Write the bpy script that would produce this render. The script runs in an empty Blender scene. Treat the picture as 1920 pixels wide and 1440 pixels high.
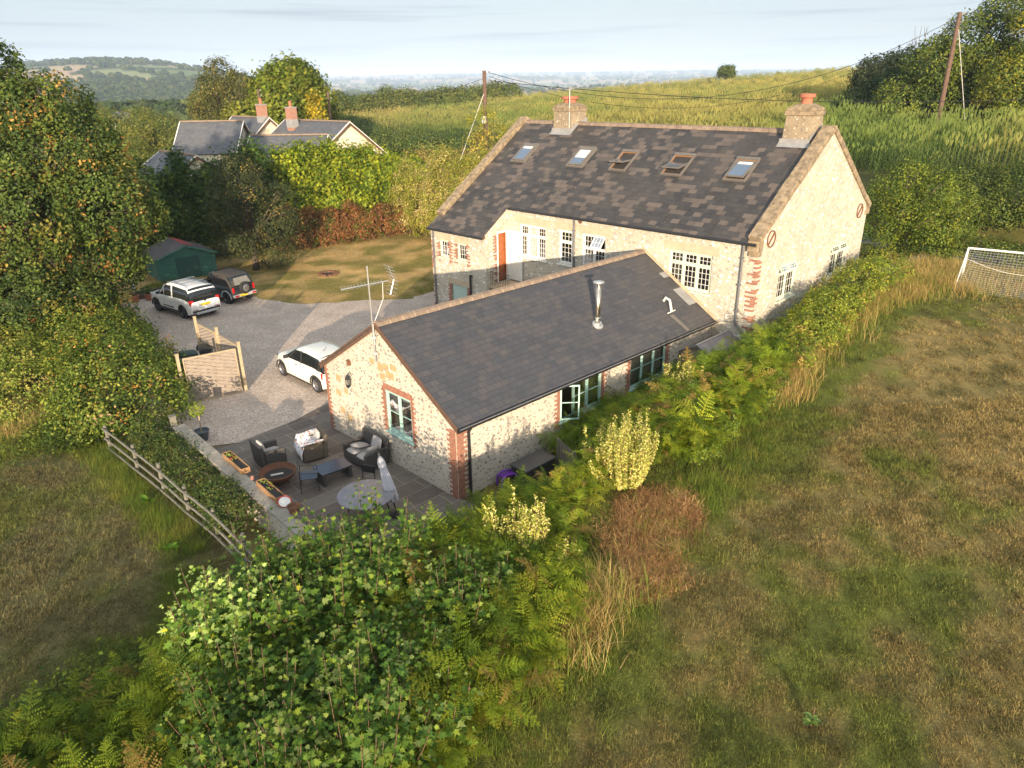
import bpy, math, random
import numpy as np
from mathutils import Vector, Matrix
PI = math.pi
rad = math.radians
scene = bpy.context.scene
C = scene.collection
random.seed(7)

# ------------------------------------------------------------------ camera
CAM_H = 11.0
pt, rl = rad(22.846), rad(0.886)
Fv = Vector((0, math.cos(pt), -math.sin(pt))); R0 = Vector((1, 0, 0)); U0 = R0.cross(Fv)
Rv = math.cos(rl)*R0 - math.sin(rl)*U0
Uv = math.sin(rl)*R0 + math.cos(rl)*U0
cd = bpy.data.cameras.new('camera'); cam = bpy.data.objects.new('camera', cd); C.objects.link(cam)
m = Matrix.Identity(4)
for i in range(3):
    m[i][0], m[i][1], m[i][2] = Rv[i], Uv[i], -Fv[i]
m[2][3] = CAM_H
cam.matrix_world = m
cd.sensor_width = 36; cd.lens = 1347.85/1920*36
cd.clip_start = 0.1; cd.clip_end = 40000
scene.camera = cam

# ------------------------------------------------------------------ light
SUN_EL, SUN_AZ = rad(9.6), rad(91.3)          # azimuth the light travels towards
w = bpy.data.worlds.new("World"); scene.world = w; w.use_nodes = True
wt = w.node_tree; wt.nodes.clear()
out = wt.nodes.new('ShaderNodeOutputWorld'); bg = wt.nodes.new('ShaderNodeBackground')
sky = wt.nodes.new('ShaderNodeTexSky'); sky.sky_type = 'NISHITA'; sky.sun_disc = False
sky.sun_elevation = SUN_EL; sky.sun_rotation = rad(180) - (SUN_AZ-rad(90))
sky.altitude = 100; sky.air_density = 1.0; sky.dust_density = 1.2; sky.ozone_density = 1.6
tc = wt.nodes.new('ShaderNodeTexCoord'); mp = wt.nodes.new('ShaderNodeMapping')
mp.inputs['Scale'].default_value = (1.3, 1.3, 15)
nz = wt.nodes.new('ShaderNodeTexNoise'); nz.inputs['Scale'].default_value = 2.2; nz.inputs['Detail'].default_value = 5; nz.inputs['Roughness'].default_value = .55
cr = wt.nodes.new('ShaderNodeMapRange'); cr.inputs[1].default_value = .38; cr.inputs[2].default_value = .72; cr.inputs[3].default_value = .7; cr.inputs[4].default_value = 1.0
mx = wt.nodes.new('ShaderNodeMix'); mx.data_type = 'RGBA'
mx.inputs[7].default_value = (3.85, 4.35, 4.8, 1)      # thin high cloud lit by the low sun
mp2 = wt.nodes.new('ShaderNodeMapping'); mp2.inputs['Scale'].default_value = (1.6, 1.6, 45); mp2.inputs['Location'].default_value = (3.1, .4, 1.7)
nz2 = wt.nodes.new('ShaderNodeTexNoise'); nz2.inputs['Scale'].default_value = 1.6; nz2.inputs['Detail'].default_value = 3
cr2 = wt.nodes.new('ShaderNodeMapRange'); cr2.inputs[1].default_value = .52; cr2.inputs[2].default_value = .68; cr2.inputs[3].default_value = 0; cr2.inputs[4].default_value = .75
mx2 = wt.nodes.new('ShaderNodeMix'); mx2.data_type = 'RGBA'; mx2.inputs[7].default_value = (2.5, 2.85, 3.3, 1)
L = wt.links.new
L(tc.outputs['Generated'], mp.inputs[0]); L(mp.outputs[0], nz.inputs[0]); L(nz.outputs[0], cr.inputs[0])
L(cr.outputs[0], mx.inputs[0]); L(sky.outputs[0], mx.inputs[6])
L(tc.outputs['Generated'], mp2.inputs[0]); L(mp2.outputs[0], nz2.inputs[0]); L(nz2.outputs[0], cr2.inputs[0])
L(cr2.outputs[0], mx2.inputs[0]); L(mx.outputs[2], mx2.inputs[6])
# cloud layer brightened towards the low sun and overhead, added for more fill light
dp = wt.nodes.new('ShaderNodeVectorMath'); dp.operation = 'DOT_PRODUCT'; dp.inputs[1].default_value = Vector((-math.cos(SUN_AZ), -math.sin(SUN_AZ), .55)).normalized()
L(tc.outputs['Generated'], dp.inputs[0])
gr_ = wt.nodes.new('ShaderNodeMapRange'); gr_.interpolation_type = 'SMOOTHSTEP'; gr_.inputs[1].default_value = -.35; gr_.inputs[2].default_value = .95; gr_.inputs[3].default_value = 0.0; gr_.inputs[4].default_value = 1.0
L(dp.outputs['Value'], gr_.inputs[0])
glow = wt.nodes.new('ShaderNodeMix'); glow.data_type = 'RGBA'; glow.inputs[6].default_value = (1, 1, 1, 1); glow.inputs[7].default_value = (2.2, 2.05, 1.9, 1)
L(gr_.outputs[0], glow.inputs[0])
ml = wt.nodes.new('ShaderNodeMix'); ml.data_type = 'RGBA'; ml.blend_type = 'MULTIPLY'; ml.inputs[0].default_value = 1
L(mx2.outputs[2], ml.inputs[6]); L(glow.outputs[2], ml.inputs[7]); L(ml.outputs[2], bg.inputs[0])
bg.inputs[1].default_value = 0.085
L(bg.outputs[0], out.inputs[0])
ld = bpy.data.lights.new('sun', 'SUN'); ld.energy = 5.0; ld.angle = rad(0.5); ld.color = (1.0, 0.80, 0.575)
so = bpy.data.objects.new('sun', ld); C.objects.link(so)
sd = Vector((math.cos(SUN_AZ)*math.cos(SUN_EL), math.sin(SUN_AZ)*math.cos(SUN_EL), -math.sin(SUN_EL)))
so.rotation_euler = sd.to_track_quat('-Z', 'Y').to_euler(); so.location = (0, -30, 30)
vs = scene.view_settings; vs.view_transform = 'Standard'; vs.look = 'None'; vs.gamma = 1; vs.exposure = 0.92
scene.cycles.max_bounces = 6; scene.cycles.transparent_max_bounces = 8; scene.cycles.transmission_bounces = 4
scene.cycles.caustics_reflective = False; scene.cycles.caustics_refractive = False
scene.cycles.volume_bounces = 0
scene.cycles.use_denoising = True

# ------------------------------------------------------------------ tagging
def tag(o, label=None, cat=None, group=None, kind=None):
    if label: o['label'] = label
    if cat: o['category'] = cat
    if group: o['group'] = group
    if kind: o['kind'] = kind
    return o
def thing(name, label, cat, loc=(0, 0, 0), rz=0.0, group=None):
    o = bpy.data.objects.new(name, None); C.objects.link(o)
    o.location = loc; o.rotation_euler = (0, 0, rz); o.empty_display_size = .3
    return tag(o, label, cat, group)
def copy_tree(o, parent=None):
    c = o.copy(); C.objects.link(c); c.parent = parent
    for ch in list(o.children):
        copy_tree(ch, c)
    return c

# ------------------------------------------------------------------ mesh builder
class MB:
    def __init__(s): s.v = []; s.f = []; s.m = []
    def add(s, vs, fs, mi=0):
        b = len(s.v); s.v += [tuple(v) for v in vs]
        s.f += [tuple(i+b for i in f) for f in fs]; s.m += [mi]*len(fs); return s
    def box(s, c, d, rz=0, M=None, mi=0):
        vs = [Vector((x*d[0]/2, y*d[1]/2, z*d[2]/2)) for x in (-1, 1) for y in (-1, 1) for z in (-1, 1)]
        if M is None: M = Matrix.Rotation(rz, 3, 'Z')
        vs = [M @ v + Vector(c) for v in vs]
        return s.add(vs, [(0, 1, 3, 2), (4, 6, 7, 5), (0, 4, 5, 1), (2, 3, 7, 6), (0, 2, 6, 4), (1, 5, 7, 3)], mi)
    def b2(s, x0, x1, y0, y1, z0, z1, mi=0):
        return s.box(((x0+x1)/2, (y0+y1)/2, (z0+z1)/2), (abs(x1-x0), abs(y1-y0), abs(z1-z0)), mi=mi)
    def pbox(s, P, u0, u1, z0, z1, d0, d1, mi=0):
        o, u, n = P; vs = []
        for a in (u0, u1):
            for b in (d0, d1):
                for z in (z0, z1):
                    vs.append(Vector(o)+Vector(u)*a+Vector(n)*b+Vector((0, 0, z)))
        return s.add(vs, [(0, 1, 3, 2), (4, 6, 7, 5), (0, 4, 5, 1), (2, 3, 7, 6), (0, 2, 6, 4), (1, 5, 7, 3)], mi)
    def beam(s, a, b, w, h, up=(0, 0, 1)):
        a = Vector(a); b = Vector(b); d = (b-a).normalized(); r = d.cross(Vector(up))
        r = r.normalized() if r.length > 1e-4 else Vector((1, 0, 0)); u = r.cross(d)
        vs = [p + r*(x*w/2) + u*(z*h/2) for p in (a, b) for x in (-1, 1) for z in (-1, 1)]
        return s.add(vs, [(0, 1, 3, 2), (4, 6, 7, 5), (0, 4, 5, 1), (2, 3, 7, 6), (0, 2, 6, 4), (1, 5, 7, 3)])
    def tube(s, pts, r, n=8, mi=0, cap=True):
        pts = [Vector(p) for p in pts]; b = len(s.v); k = len(pts)
        prev = None
        for i, p in enumerate(pts):
            d = (pts[min(i+1, k-1)] - pts[max(i-1, 0)]).normalized()
            if prev is None:
                a = d.cross(Vector((0, 0, 1)))
                if a.length < .05: a = d.cross(Vector((1, 0, 0)))
            else: a = prev - d*prev.dot(d)
            a.normalize(); prev = a; c = d.cross(a)
            rr = r[i] if isinstance(r, (list, tuple)) else r
            for j in range(n):
                t = 2*PI*j/n; s.v.append(tuple(p + (a*math.cos(t)+c*math.sin(t))*rr))
        for i in range(k-1):
            for j in range(n):
                s.f.append((b+i*n+j, b+i*n+(j+1) % n, b+(i+1)*n+(j+1) % n, b+(i+1)*n+j)); s.m.append(mi)
        if cap:
            s.f.append(tuple(b+j for j in range(n))[::-1]); s.m.append(mi)
            s.f.append(tuple(b+(k-1)*n+j for j in range(n))); s.m.append(mi)
        return s
    def lathe(s, c, prof, n=20, M=None, mi=0, cap=True):
        b = len(s.v); M = M or Matrix.Identity(3)
        for (r, z) in prof:
            for j in range(n):
                t = 2*PI*j/n; s.v.append(tuple(M @ Vector((r*math.cos(t), r*math.sin(t), z)) + Vector(c)))
        for i in range(len(prof)-1):
            for j in range(n):
                s.f.append((b+i*n+j, b+i*n+(j+1) % n, b+(i+1)*n+(j+1) % n, b+(i+1)*n+j)); s.m.append(mi)
        if cap and prof[0][0] > 1e-4: s.f.append(tuple(b+j for j in range(n))[::-1]); s.m.append(mi)
        if cap and prof[-1][0] > 1e-4: s.f.append(tuple(b+(len(prof)-1)*n+j for j in range(n))); s.m.append(mi)
        return s
    def extr(s, poly, vec, mi=0):
        vec = Vector(vec); k = len(poly)
        vs = [Vector(p) for p in poly] + [Vector(p)+vec for p in poly]
        return s.add(vs, [tuple(range(k))[::-1], tuple(range(k, 2*k))] + [(i, (i+1) % k, k+(i+1) % k, k+i) for i in range(k)], mi)
    def build(s, name, mat, parent=None, smooth=False, bevel=0, label=None, noise=0):
        me = bpy.data.meshes.new(name)
        if noise:
            rr = random.Random(3); s.v = [tuple(c+rr.uniform(-noise, noise) for c in v) for v in s.v]
        me.from_pydata(s.v, [], s.f)
        import bmesh
        bm = bmesh.new(); bm.from_mesh(me); bmesh.ops.recalc_face_normals(bm, faces=bm.faces); bm.to_mesh(me); bm.free()
        mats = mat if isinstance(mat, (list, tuple)) else [mat]
        for q in mats: me.materials.append(q)
        if len(mats) > 1: me.polygons.foreach_set('material_index', s.m)
        if smooth: me.polygons.foreach_set('use_smooth', [True]*len(s.f))
        uv = me.uv_layers.new(name='UVMap').data
        Z = Vector((0, 0, 1))
        for p in me.polygons:
            n = p.normal; t = Z.cross(n)
            t = t.normalized() if t.length > .05 else Vector((1, 0, 0))
            bb = n.cross(t)
            for li in p.loop_indices:
                co = me.vertices[me.loops[li].vertex_index].co
                uv[li].uv = (co.dot(t), co.dot(bb))
        o = bpy.data.objects.new(name, me); C.objects.link(o)
        if parent: o.parent = parent
        if bevel:
            md = o.modifiers.new('bevel', 'BEVEL'); md.width = bevel; md.segments = 2; md.limit_method = 'ANGLE'; md.angle_limit = rad(40)
        if label: o['label'] = label
        return o

def np_mesh(name, V, F, mat, parent=None, col=None, smooth=False):
    V = np.asarray(V, dtype=np.float32); F = np.asarray(F, dtype=np.int32)
    me = bpy.data.meshes.new(name); k = F.shape[1]
    me.vertices.add(len(V)); me.vertices.foreach_set('co', V.ravel())
    me.loops.add(F.size); me.loops.foreach_set('vertex_index', F.ravel())
    me.polygons.add(len(F)); me.polygons.foreach_set('loop_start', np.arange(len(F), dtype=np.int32)*k)
    if smooth: me.polygons.foreach_set('use_smooth', np.ones(len(F), dtype=bool))
    me.update(calc_edges=True)
    if col is not None:
        a = me.color_attributes.new('Col', 'FLOAT_COLOR', 'POINT')
        c = np.ones((len(V), 4), dtype=np.float32); c[:, :3] = col; a.data.foreach_set('color', c.ravel())
    me.materials.append(mat)
    o = bpy.data.objects.new(name, me); C.objects.link(o)
    if parent: o.parent = parent
    return o

# ------------------------------------------------------------------ materials
class NT:
    def __init__(s, name):
        s.m = bpy.data.materials.new(name); s.m.use_nodes = True; s.t = s.m.node_tree
        s.b = s.t.nodes['Principled BSDF']; s.o = s.t.nodes['Material Output']
    def n(s, typ, **kw):
        x = s.t.nodes.new('ShaderNode'+typ)
        for k, v in kw.items():
            if k[0] == 'i' and k[1:].isdigit(): s.set(x.inputs[int(k[1:])], v)
            elif k.startswith('I_'): s.set(x.inputs[k[2:]], v)
            else: setattr(x, k, v)
        return x
    def set(s, inp, v):
        if hasattr(v, 'is_linked') or isinstance(v, bpy.types.NodeSocket): s.t.links.new(v, inp)
        elif hasattr(v, 'outputs'): s.t.links.new(v.outputs[0], inp)
        else:
            if isinstance(v, (tuple, list)) and len(v) == 3 and inp.type == 'RGBA': v = (*v, 1)
            inp.default_value = v
    def math(s, op, a, b=0.0, c=None):
        x = s.n('Math', operation=op, i0=a, i1=b)
        if c is not None: s.set(x.inputs[2], c)
        return x.outputs[0]
    def mix(s, f, a, b, blend='MIX'):
        x = s.n('Mix', data_type='RGBA', blend_type=blend); s.set(x.inputs[0], f); s.set(x.inputs[6], a); s.set(x.inputs[7], b)
        return x.outputs[2]
    def rng(s, v, a, b, c=0.0, d=1.0):
        return s.n('MapRange', i0=v, i1=a, i2=b, i3=c, i4=d).outputs[0]
    def noise(s, vec, scale, detail=3, rough=.5, col=False):
        x = s.n('TexNoise', I_Vector=vec, I_Scale=scale, I_Detail=detail, I_Roughness=rough); return x.outputs[1 if col else 0]
    def base(s, v): s.set(s.b.inputs['Base Color'], v)
    def p(s, **kw):
        for k, v in kw.items(): s.set(s.b.inputs[k.replace('_', ' ')], v)
    def bump(s, h, strength=.3, dist=.02):
        x = s.n('Bump', I_Strength=strength, I_Distance=dist, I_Height=h); s.set(s.b.inputs['Normal'], x.outputs[0])
    def obj(s): return s.n('TexCoord').outputs['Object']
    def uv(s): return s.n('TexCoord').outputs['UV']
    def pos(s): return s.n('NewGeometry').outputs['Position']

def mat(name, col, rough=.7, metal=0.0, col2=None, scale=6, var=.2, bump=.0, bs=40, spec=.5):
    t = NT(name); v = t.obj()
    col2 = col2 or tuple(c*(1-var) for c in col)
    f = t.rng(t.noise(v, scale, 5, .6), .35, .65)
    t.base(t.mix(f, col, col2)); t.p(Roughness=rough, Metallic=metal, Specular_IOR_Level=spec)
    if bump: t.bump(t.noise(v, bs, 4, .6), bump, .02)
    return t.m

def flint_mat(name, mortar, mortar2, stones, scale, cover, asp=1.5, bumpd=.03, soft=.08, smin=.24, smax=.56):
    t = NT(name); uv = t.uv()
    wob = t.n('VectorMath', operation='SCALE', i0=t.noise(uv, 6, 2, .5, True)); wob.inputs[3].default_value = .08
    vec = t.n('VectorMath', operation='ADD', i0=uv, i1=wob.outputs[0]).outputs[0]
    mp_ = t.n('Mapping', I_Vector=vec, I_Scale=(1, asp, 1)).outputs[0]
    vo = t.n('TexVoronoi', I_Vector=mp_, I_Scale=scale, I_Randomness=.95); d = vo.outputs['Distance']; cc = vo.outputs['Color']
    sep = t.n('SeparateColor', i0=cc); r1, r2, r3 = sep.outputs[0], sep.outputs[1], sep.outputs[2]
    size = t.rng(r2, 0, 1, smin, smax)
    on = t.math('LESS_THAN', r1, cover)
    f = t.math('MULTIPLY', t.n('MapRange', i0=t.math('SUBTRACT', size, d), i1=0.0, i2=soft).outputs[0], on)
    ramp = t.n('ValToRGB', i0=r3); e = ramp.color_ramp; e.interpolation = 'CONSTANT'
    while len(e.elements) < len(stones): e.elements.new(.5)
    for i, c in enumerate(stones): e.elements[i].position = i/len(stones); e.elements[i].color = (*c, 1)
    mort = t.mix(t.rng(t.noise(uv, .9, 4, .6), .35, .7), mortar, mortar2)
    mort = t.mix(t.rng(t.noise(uv, 30, 3, .6), .3, .8, 0, .35), mort, tuple(c*.6 for c in mortar))
    st = t.mix(t.rng(t.noise(uv, 60, 2), .3, .7, 0, .4), ramp.outputs[0], (.45, .42, .38))
    t.base(t.mix(f, mort, st)); t.p(Roughness=.85)
    t.bump(t.math('ADD', t.math('MULTIPLY', f, .7), t.math('MULTIPLY', t.noise(uv, 40, 3), .3)), .6, bumpd)
    return t.m

def slate_mat(name, dark, dark2, lights, bw, rh, thr, lichen=.0, patch=.28, patchmul=1.0, joint=.35, gloss=.55):
    t = NT(name); uv = t.uv(); s = t.n('SeparateXYZ', i0=uv); u, v = s.outputs[0], s.outputs[1]
    vv = t.math('DIVIDE', v, rh); row = t.math('FLOOR', vv)
    uu = t.math('ADD', t.math('DIVIDE', u, bw), t.math('MULTIPLY', t.math('MODULO', t.math('ADD', row, 200.0), 2.0), .5))
    cell = t.n('CombineXYZ', i0=t.math('FLOOR', uu), i1=row)
    wn = t.n('TexWhiteNoise', noise_dimensions='2D', I_Vector=cell.outputs[0])
    pn = t.noise(t.n('VectorMath', operation='MULTIPLY', i0=cell.outputs[0], i1=(patch, patch*1.3, 1)).outputs[0], 1.0, 2, .6)
    wn2 = t.n('TexWhiteNoise', noise_dimensions='3D', I_Vector=t.n('VectorMath', operation='ADD', i0=cell.outputs[0], i1=(7.3, 3.1, 5.0)).outputs[0])
    big = t.noise(uv, .35, 3, .6)
    c = t.mix(wn.outputs[0], dark, dark2)
    score = t.math('ADD', t.math('MULTIPLY', pn, patchmul), t.math('MULTIPLY', wn2.outputs[0], .30))
    on = t.math('GREATER_THAN', score, thr)
    lt = t.mix(wn.outputs[0], lights[0], lights[1])
    c = t.mix(on, c, lt)
    c = t.mix(t.rng(big, .35, .75, 0, .5), c, t.mix(.5, c, lights[1]))
    c = t.mix(t.rng(t.noise(uv, 9, 5, .7), .45, .8, 0, .3), c, tuple(q_*.5+.05 for q_ in lights[1]))
    if lichen:
        lv = t.n('TexVoronoi', I_Vector=uv, I_Scale=5.3).outputs['Distance']
        ln = t.math('MULTIPLY', t.math('LESS_THAN', lv, t.rng(t.noise(uv, 2.0, 2), .45, .75, 0, .14)), lichen)
        c = t.mix(ln, c, (.42, .40, .34))
    fu = t.math('FRACT', uu); fv = t.math('FRACT', vv)
    st = t.noise(t.n('VectorMath', operation='MULTIPLY', i0=uv, i1=(5.0, .45, 1)).outputs[0], 1.0, 4, .65)
    c = t.mix(t.rng(st, .5, .75, 0, .45), c, t.mix(1, c, (.5, .5, .52), 'MULTIPLY'))
    c = t.mix(t.rng(t.noise(uv, 1.1, 5, .7), .55, .75, 0, .35), c, (.115, .11, .075))
    j = t.math('MAXIMUM', t.math('LESS_THAN', fu, .03), t.math('LESS_THAN', fv, .07))
    c = t.mix(t.math('MULTIPLY', j, joint), c, (.012, .012, .014))
    t.base(c); t.p(Roughness=t.rng(wn2.outputs[0], 0, 1, gloss-.1, gloss+.2))
    t.bump(t.math('SUBTRACT', t.math('ADD', t.math('MULTIPLY', t.math('SUBTRACT', 1.0, fv), .9), t.math('ADD', t.math('MULTIPLY', wn.outputs[0], .5), t.math('MULTIPLY', t.noise(uv, 25, 3), .3))), t.math('MULTIPLY', j, .8)), .8, .016)
    return t.m

def leaf_mat(name, trans=.35, rough=.55, tint=(1.25, 1.2, .5), spec=.25):
    t = NT(name); a = t.n('VertexColor', layer_name='Col')
    t.base(a.outputs[0]); t.p(Roughness=rough, Specular_IOR_Level=spec)
    tr = t.n('BsdfTranslucent', I_Color=t.mix(1.0, a.outputs[0], tint, 'MULTIPLY'))
    ms = t.n('MixShader', i0=trans, i1=t.b.outputs[0], i2=tr.outputs[0]); t.t.links.new(ms.outputs[0], t.o.inputs[0])
    return t.m

def plaster(name, col, rough=.85): return mat(name, col, rough, var=.12, scale=1.2, bump=.25, bs=30)

M_leaf = leaf_mat('foliage')
M_leafg = leaf_mat('glossy_foliage', .32, .55, spec=.22)
M_bark = mat('bark', (.12, .085, .06), .9, col2=(.06, .045, .035), scale=9, bump=.6, bs=25)
M_annexwall = flint_mat('flint_wall', (.60, .535, .435), (.48, .43, .36), [(.08, .08, .085), (.27, .19, .14), (.66, .62, .56), (.17, .155, .15), (.54, .48, .41), (.26, .22, .19), (.40, .35, .30), (.70, .67, .62), (.34, .32, .30)], 9.6, .92, 1.6)
M_mainwall = flint_mat('rubble_wall', (.54, .485, .39), (.42, .375, .30), [(.72, .68, .61), (.50, .44, .34), (.60, .57, .52), (.36, .33, .28), (.84, .82, .78), (.56, .49, .38), (.27, .25, .22), (.66, .62, .55), (.48, .47, .45)], 5.6, .97, 1.5, .06, .07, .30, .58)
M_chimney = flint_mat('chimney_stone', (.34, .27, .18), (.22, .175, .12), [(.52, .46, .35), (.20, .15, .10), (.40, .32, .20), (.12, .10, .075), (.60, .55, .45)], 7.5, .95, 1.6, .05, .10)
M_mainslate = slate_mat('main_slates', (.026, .025, .026), (.048, .044, .043), ((.080, .066, .057), (.125, .10, .085)), .36, .245, .70, lichen=.8, patch=.30)
M_annexslate = slate_mat('annex_slates', (.045, .047, .056), (.060, .060, .069), ((.064, .061, .066), (.072, .067, .070)), .30, .2, .70, lichen=0, patch=.2, joint=.5)
M_nslate = slate_mat('neighbour_slates', (.075, .08, .095), (.10, .105, .12), ((.09, .095, .10), (.12, .12, .125)), .3, .25, .74, joint=.25)
def brick_mat(name, c1, c2, mort=(.45, .38, .30)):
    t = NT(name); uv = t.uv()
    b = t.n('TexBrick', I_Vector=uv, I_Color1=c1, I_Color2=c2, I_Mortar=mort, I_Scale=1.0)
    b.inputs['Brick Width'].default_value = .225; b.inputs['Row Height'].default_value = .075; b.inputs['Mortar Size'].default_value = .006
    t.base(t.mix(t.rng(t.noise(uv, 12, 4), .4, .7, 0, .5), b.outputs[0], tuple(c*.55 for c in c1))); t.p(Roughness=.85)
    t.bump(t.math('SUBTRACT', t.noise(uv, 40, 3), b.outputs['Fac']), .5, .008)
    return t.m
M_brick = brick_mat('red_brick', (.30, .125, .08), (.38, .18, .12))
M_quoin = mat('quoin_brick', (.36, .165, .105), .85, col2=(.23, .105, .07), scale=9, bump=.4, bs=50)
M_ridge = mat('ridge_tile', (.27, .20, .145), .85, col2=(.17, .125, .095), scale=4, bump=.4)
M_coping = mat('coping_stone', (.34, .26, .165), .9, col2=(.15, .115, .075), scale=5, bump=.6, bs=18)
M_dress = mat('dressed_stone', (.50, .40, .27), .85, col2=(.40, .31, .20), scale=4, bump=.3)
M_sand = mat('sandstone_blocks', (.46, .33, .17), .85, col2=(.36, .25, .13), scale=6, bump=.3)
M_white = mat('white_paint', (.74, .73, .68), .45, var=.08)
M_sage = mat('sage_paint', (.62, .66, .53), .5, var=.12)
M_teal = mat('turquoise_paint', (.38, .58, .52), .5, var=.12)
M_black = mat('black_gutter', (.022, .022, .024), .4, var=.3)
M_grey = mat('grey_lead', (.30, .30, .30), .55, var=.25, scale=4)
M_steel = mat('stainless_steel', (.62, .56, .46), .28, 1.0, var=.1)
M_alu = mat('aluminium', (.68, .68, .67), .38, .8, var=.1)
M_wood = mat('weathered_wood', (.34, .27, .20), .85, col2=(.22, .18, .135), scale=7, bump=.5)
M_fresh = mat('pale_timber', (.42, .33, .21), .8, col2=(.32, .25, .155), scale=8, bump=.4)
M_greywood = mat('silvered_wood', (.19, .18, .145), .85, col2=(.125, .118, .095), scale=9, bump=.5)
M_pole = mat('creosoted_pole', (.15, .09, .06), .85, col2=(.09, .055, .04), scale=5, bump=.4)
M_door = mat('brown_timber_door', (.34, .11, .035), .45, col2=(.25, .075, .025), scale=5)
M_pvc = mat('white_plastic', (.66, .64, .60), .5, var=.1)
M_iron = mat('rusty_iron', (.20, .085, .04), .8, col2=(.11, .05, .03), scale=14, bump=.4)
M_terra = mat('terracotta', (.42, .15, .085), .8, col2=(.30, .11, .07), scale=8, bump=.2)
M_dark = mat('dark_interior', (.035, .03, .028), .9)
M_floor = mat('interior_floor', (.12, .09, .07), .8)
M_cream = plaster('cream_render', (.72, .66, .50))
M_barge = mat('brown_bargeboard', (.14, .075, .045), .7, var=.3)
M_rope = mat('black_cable', (.015, .015, .015), .6)
M_blind = mat('pale_blind', (.62, .56, .45), .9, var=.15, scale=10)
def glass_mat(name, tint, op=.35):
    t = NT(name); gl = t.n('BsdfGlossy', I_Roughness=.03, I_Color=(.9, .9, .9)); tr = t.n('BsdfTransparent', I_Color=tint)
    fr = t.n('LayerWeight', I_Blend=.35)
    ms = t.n('MixShader', i0=t.rng(fr.outputs['Fresnel'], 0, 1, .07, .9), i1=tr.outputs[0], i2=gl.outputs[0])
    t.t.links.new(ms.outputs[0], t.o.inputs[0]); return t.m
M_glass = glass_mat('window_glass', (.75, .78, .76, 1))
M_carglass = mat('car_glass', (.012, .016, .018), .06, var=.3, spec=.7)
# ------------------------------------------------------------------ terrain functions
def sm(t):
    t = np.clip(t, 0, 1); return t*t*(3-2*t)
def _h(ix, iy, s):
    n = (ix.astype(np.int64)*374761393 + iy.astype(np.int64)*668265263 + s*974634777) & 0xffffffff
    n = ((n ^ (n >> 13))*1274126177) & 0xffffffff
    return ((n ^ (n >> 16)) & 0xffff)/65535.0
def vn(x, y, s=0):
    x = np.asarray(x, float); y = np.asarray(y, float)
    ix = np.floor(x); iy = np.floor(y); fx = x-ix; fy = y-iy; fx = fx*fx*(3-2*fx); fy = fy*fy*(3-2*fy)
    a = _h(ix, iy, s); b = _h(ix+1, iy, s); c = _h(ix, iy+1, s); d = _h(ix+1, iy+1, s)
    return (a*(1-fx)+b*fx)*(1-fy)+(c*(1-fx)+d*fx)*fy
def fbm(x, y, s=0, o=4):
    r = 0; a = .5; t = 0
    for i in range(o):
        r = r+a*vn(x*2**i+i*17.3, y*2**i+i*9.1, s+i); t += a; a *= .5
    return r/t
def D1(x, y): return (x+.73)*.695-(y-16.74)*.719           # right of the foot of the bank
def D3(x, y): return -(x+10.8)*.734-(y-20.98)*.679        # paddock side of the patio wall
def D2(x, y): return (x-22.7)*.837+(y-41)*.547             # beyond the lane
def far_h(x, y):
    r = np.hypot(x, y)+1e-6; th = np.degrees(np.arctan2(x, y))
    base = -2 - 20*sm((r-250)/600) + 62*sm((r-2500)/4500) + 62*sm((r-6800)/2600)
    und = (fbm(x/900+5, y/900, 11, 4)-.5)*2
    base = base + und*26*sm((r-500)/1500)*(1-.4*sm((r-6000)/3000)) + 22*sm((r-7500)/2000)*(vn(th/5.0, th*0, 5)-.3)
    sg = np.where(th < -28, 11.0, 8.0)
    hill = 97*np.exp(-((th+28)/sg)**2)*sm((r-520)/1750)*(1-.5*sm((r-2500)/1500))
    hill = hill*(1+.05*(fbm(th/2.2, r/500, 4, 3)-.5))
    hill2 = 34*np.exp(-((th+20)/6.0)**2)*sm((r-700)/900)*(1-sm((r-1800)/900))
    return base + hill + hill2
def ground(x, y):
    x = np.asarray(x, float); y = np.asarray(y, float)
    d1 = D1(x, y); d2 = D2(x, y)
    low = -.35*sm((y-30)/16) - 1.2*sm((y-58)/25) + .12*(fbm(x/3, y/3, 2, 3)-.5)*sm((-x-7+ -1.1*(y-20))/4)
    low = low - .6*sm((-x-14)/14)*sm((22-y)/10)
    zr = np.clip(.35+.07*(y-9)+.05*x, .1, 2.35) + .12*(fbm(x/2.5, y/2.5, 3, 3)-.5)
    hb = np.maximum(sm(d1/1.9), sm((d2+12.0)/4.5))
    z = low*(1-hb)+zr*hb
    lane = 2.0 + 0*x - 1.0*sm((y-70)/60)
    k = sm((d2+7)/4); z = z*(1-k)+lane*k
    corn = 2.6+.055*x+.01*y + .25*(fbm(x/20, y/20, 8, 2)-.5)
    k = sm((d2-2.6)/4.5); z = z*(1-k)+corn*k
    r = np.hypot(x, y)
    lim = 205+.55*np.clip(x, -60, 160)
    k = sm((r-lim)/130); z = z*(1-k)+far_h(x, y)*k
    return z
def gz(x, y): return float(ground(np.array([float(x)]), np.array([float(y)]))[0])
def inpoly(x, y, P):
    c = np.zeros(np.shape(x), bool); n = len(P)
    for i in range(n):
        x1, y1 = P[i]; x2, y2 = P[(i+1) % n]
        k = ((y1 > y) != (y2 > y)) & (x < (x2-x1)*(y-y1)/((y2-y1) or 1e-9)+x1); c ^= k
    return c
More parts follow.
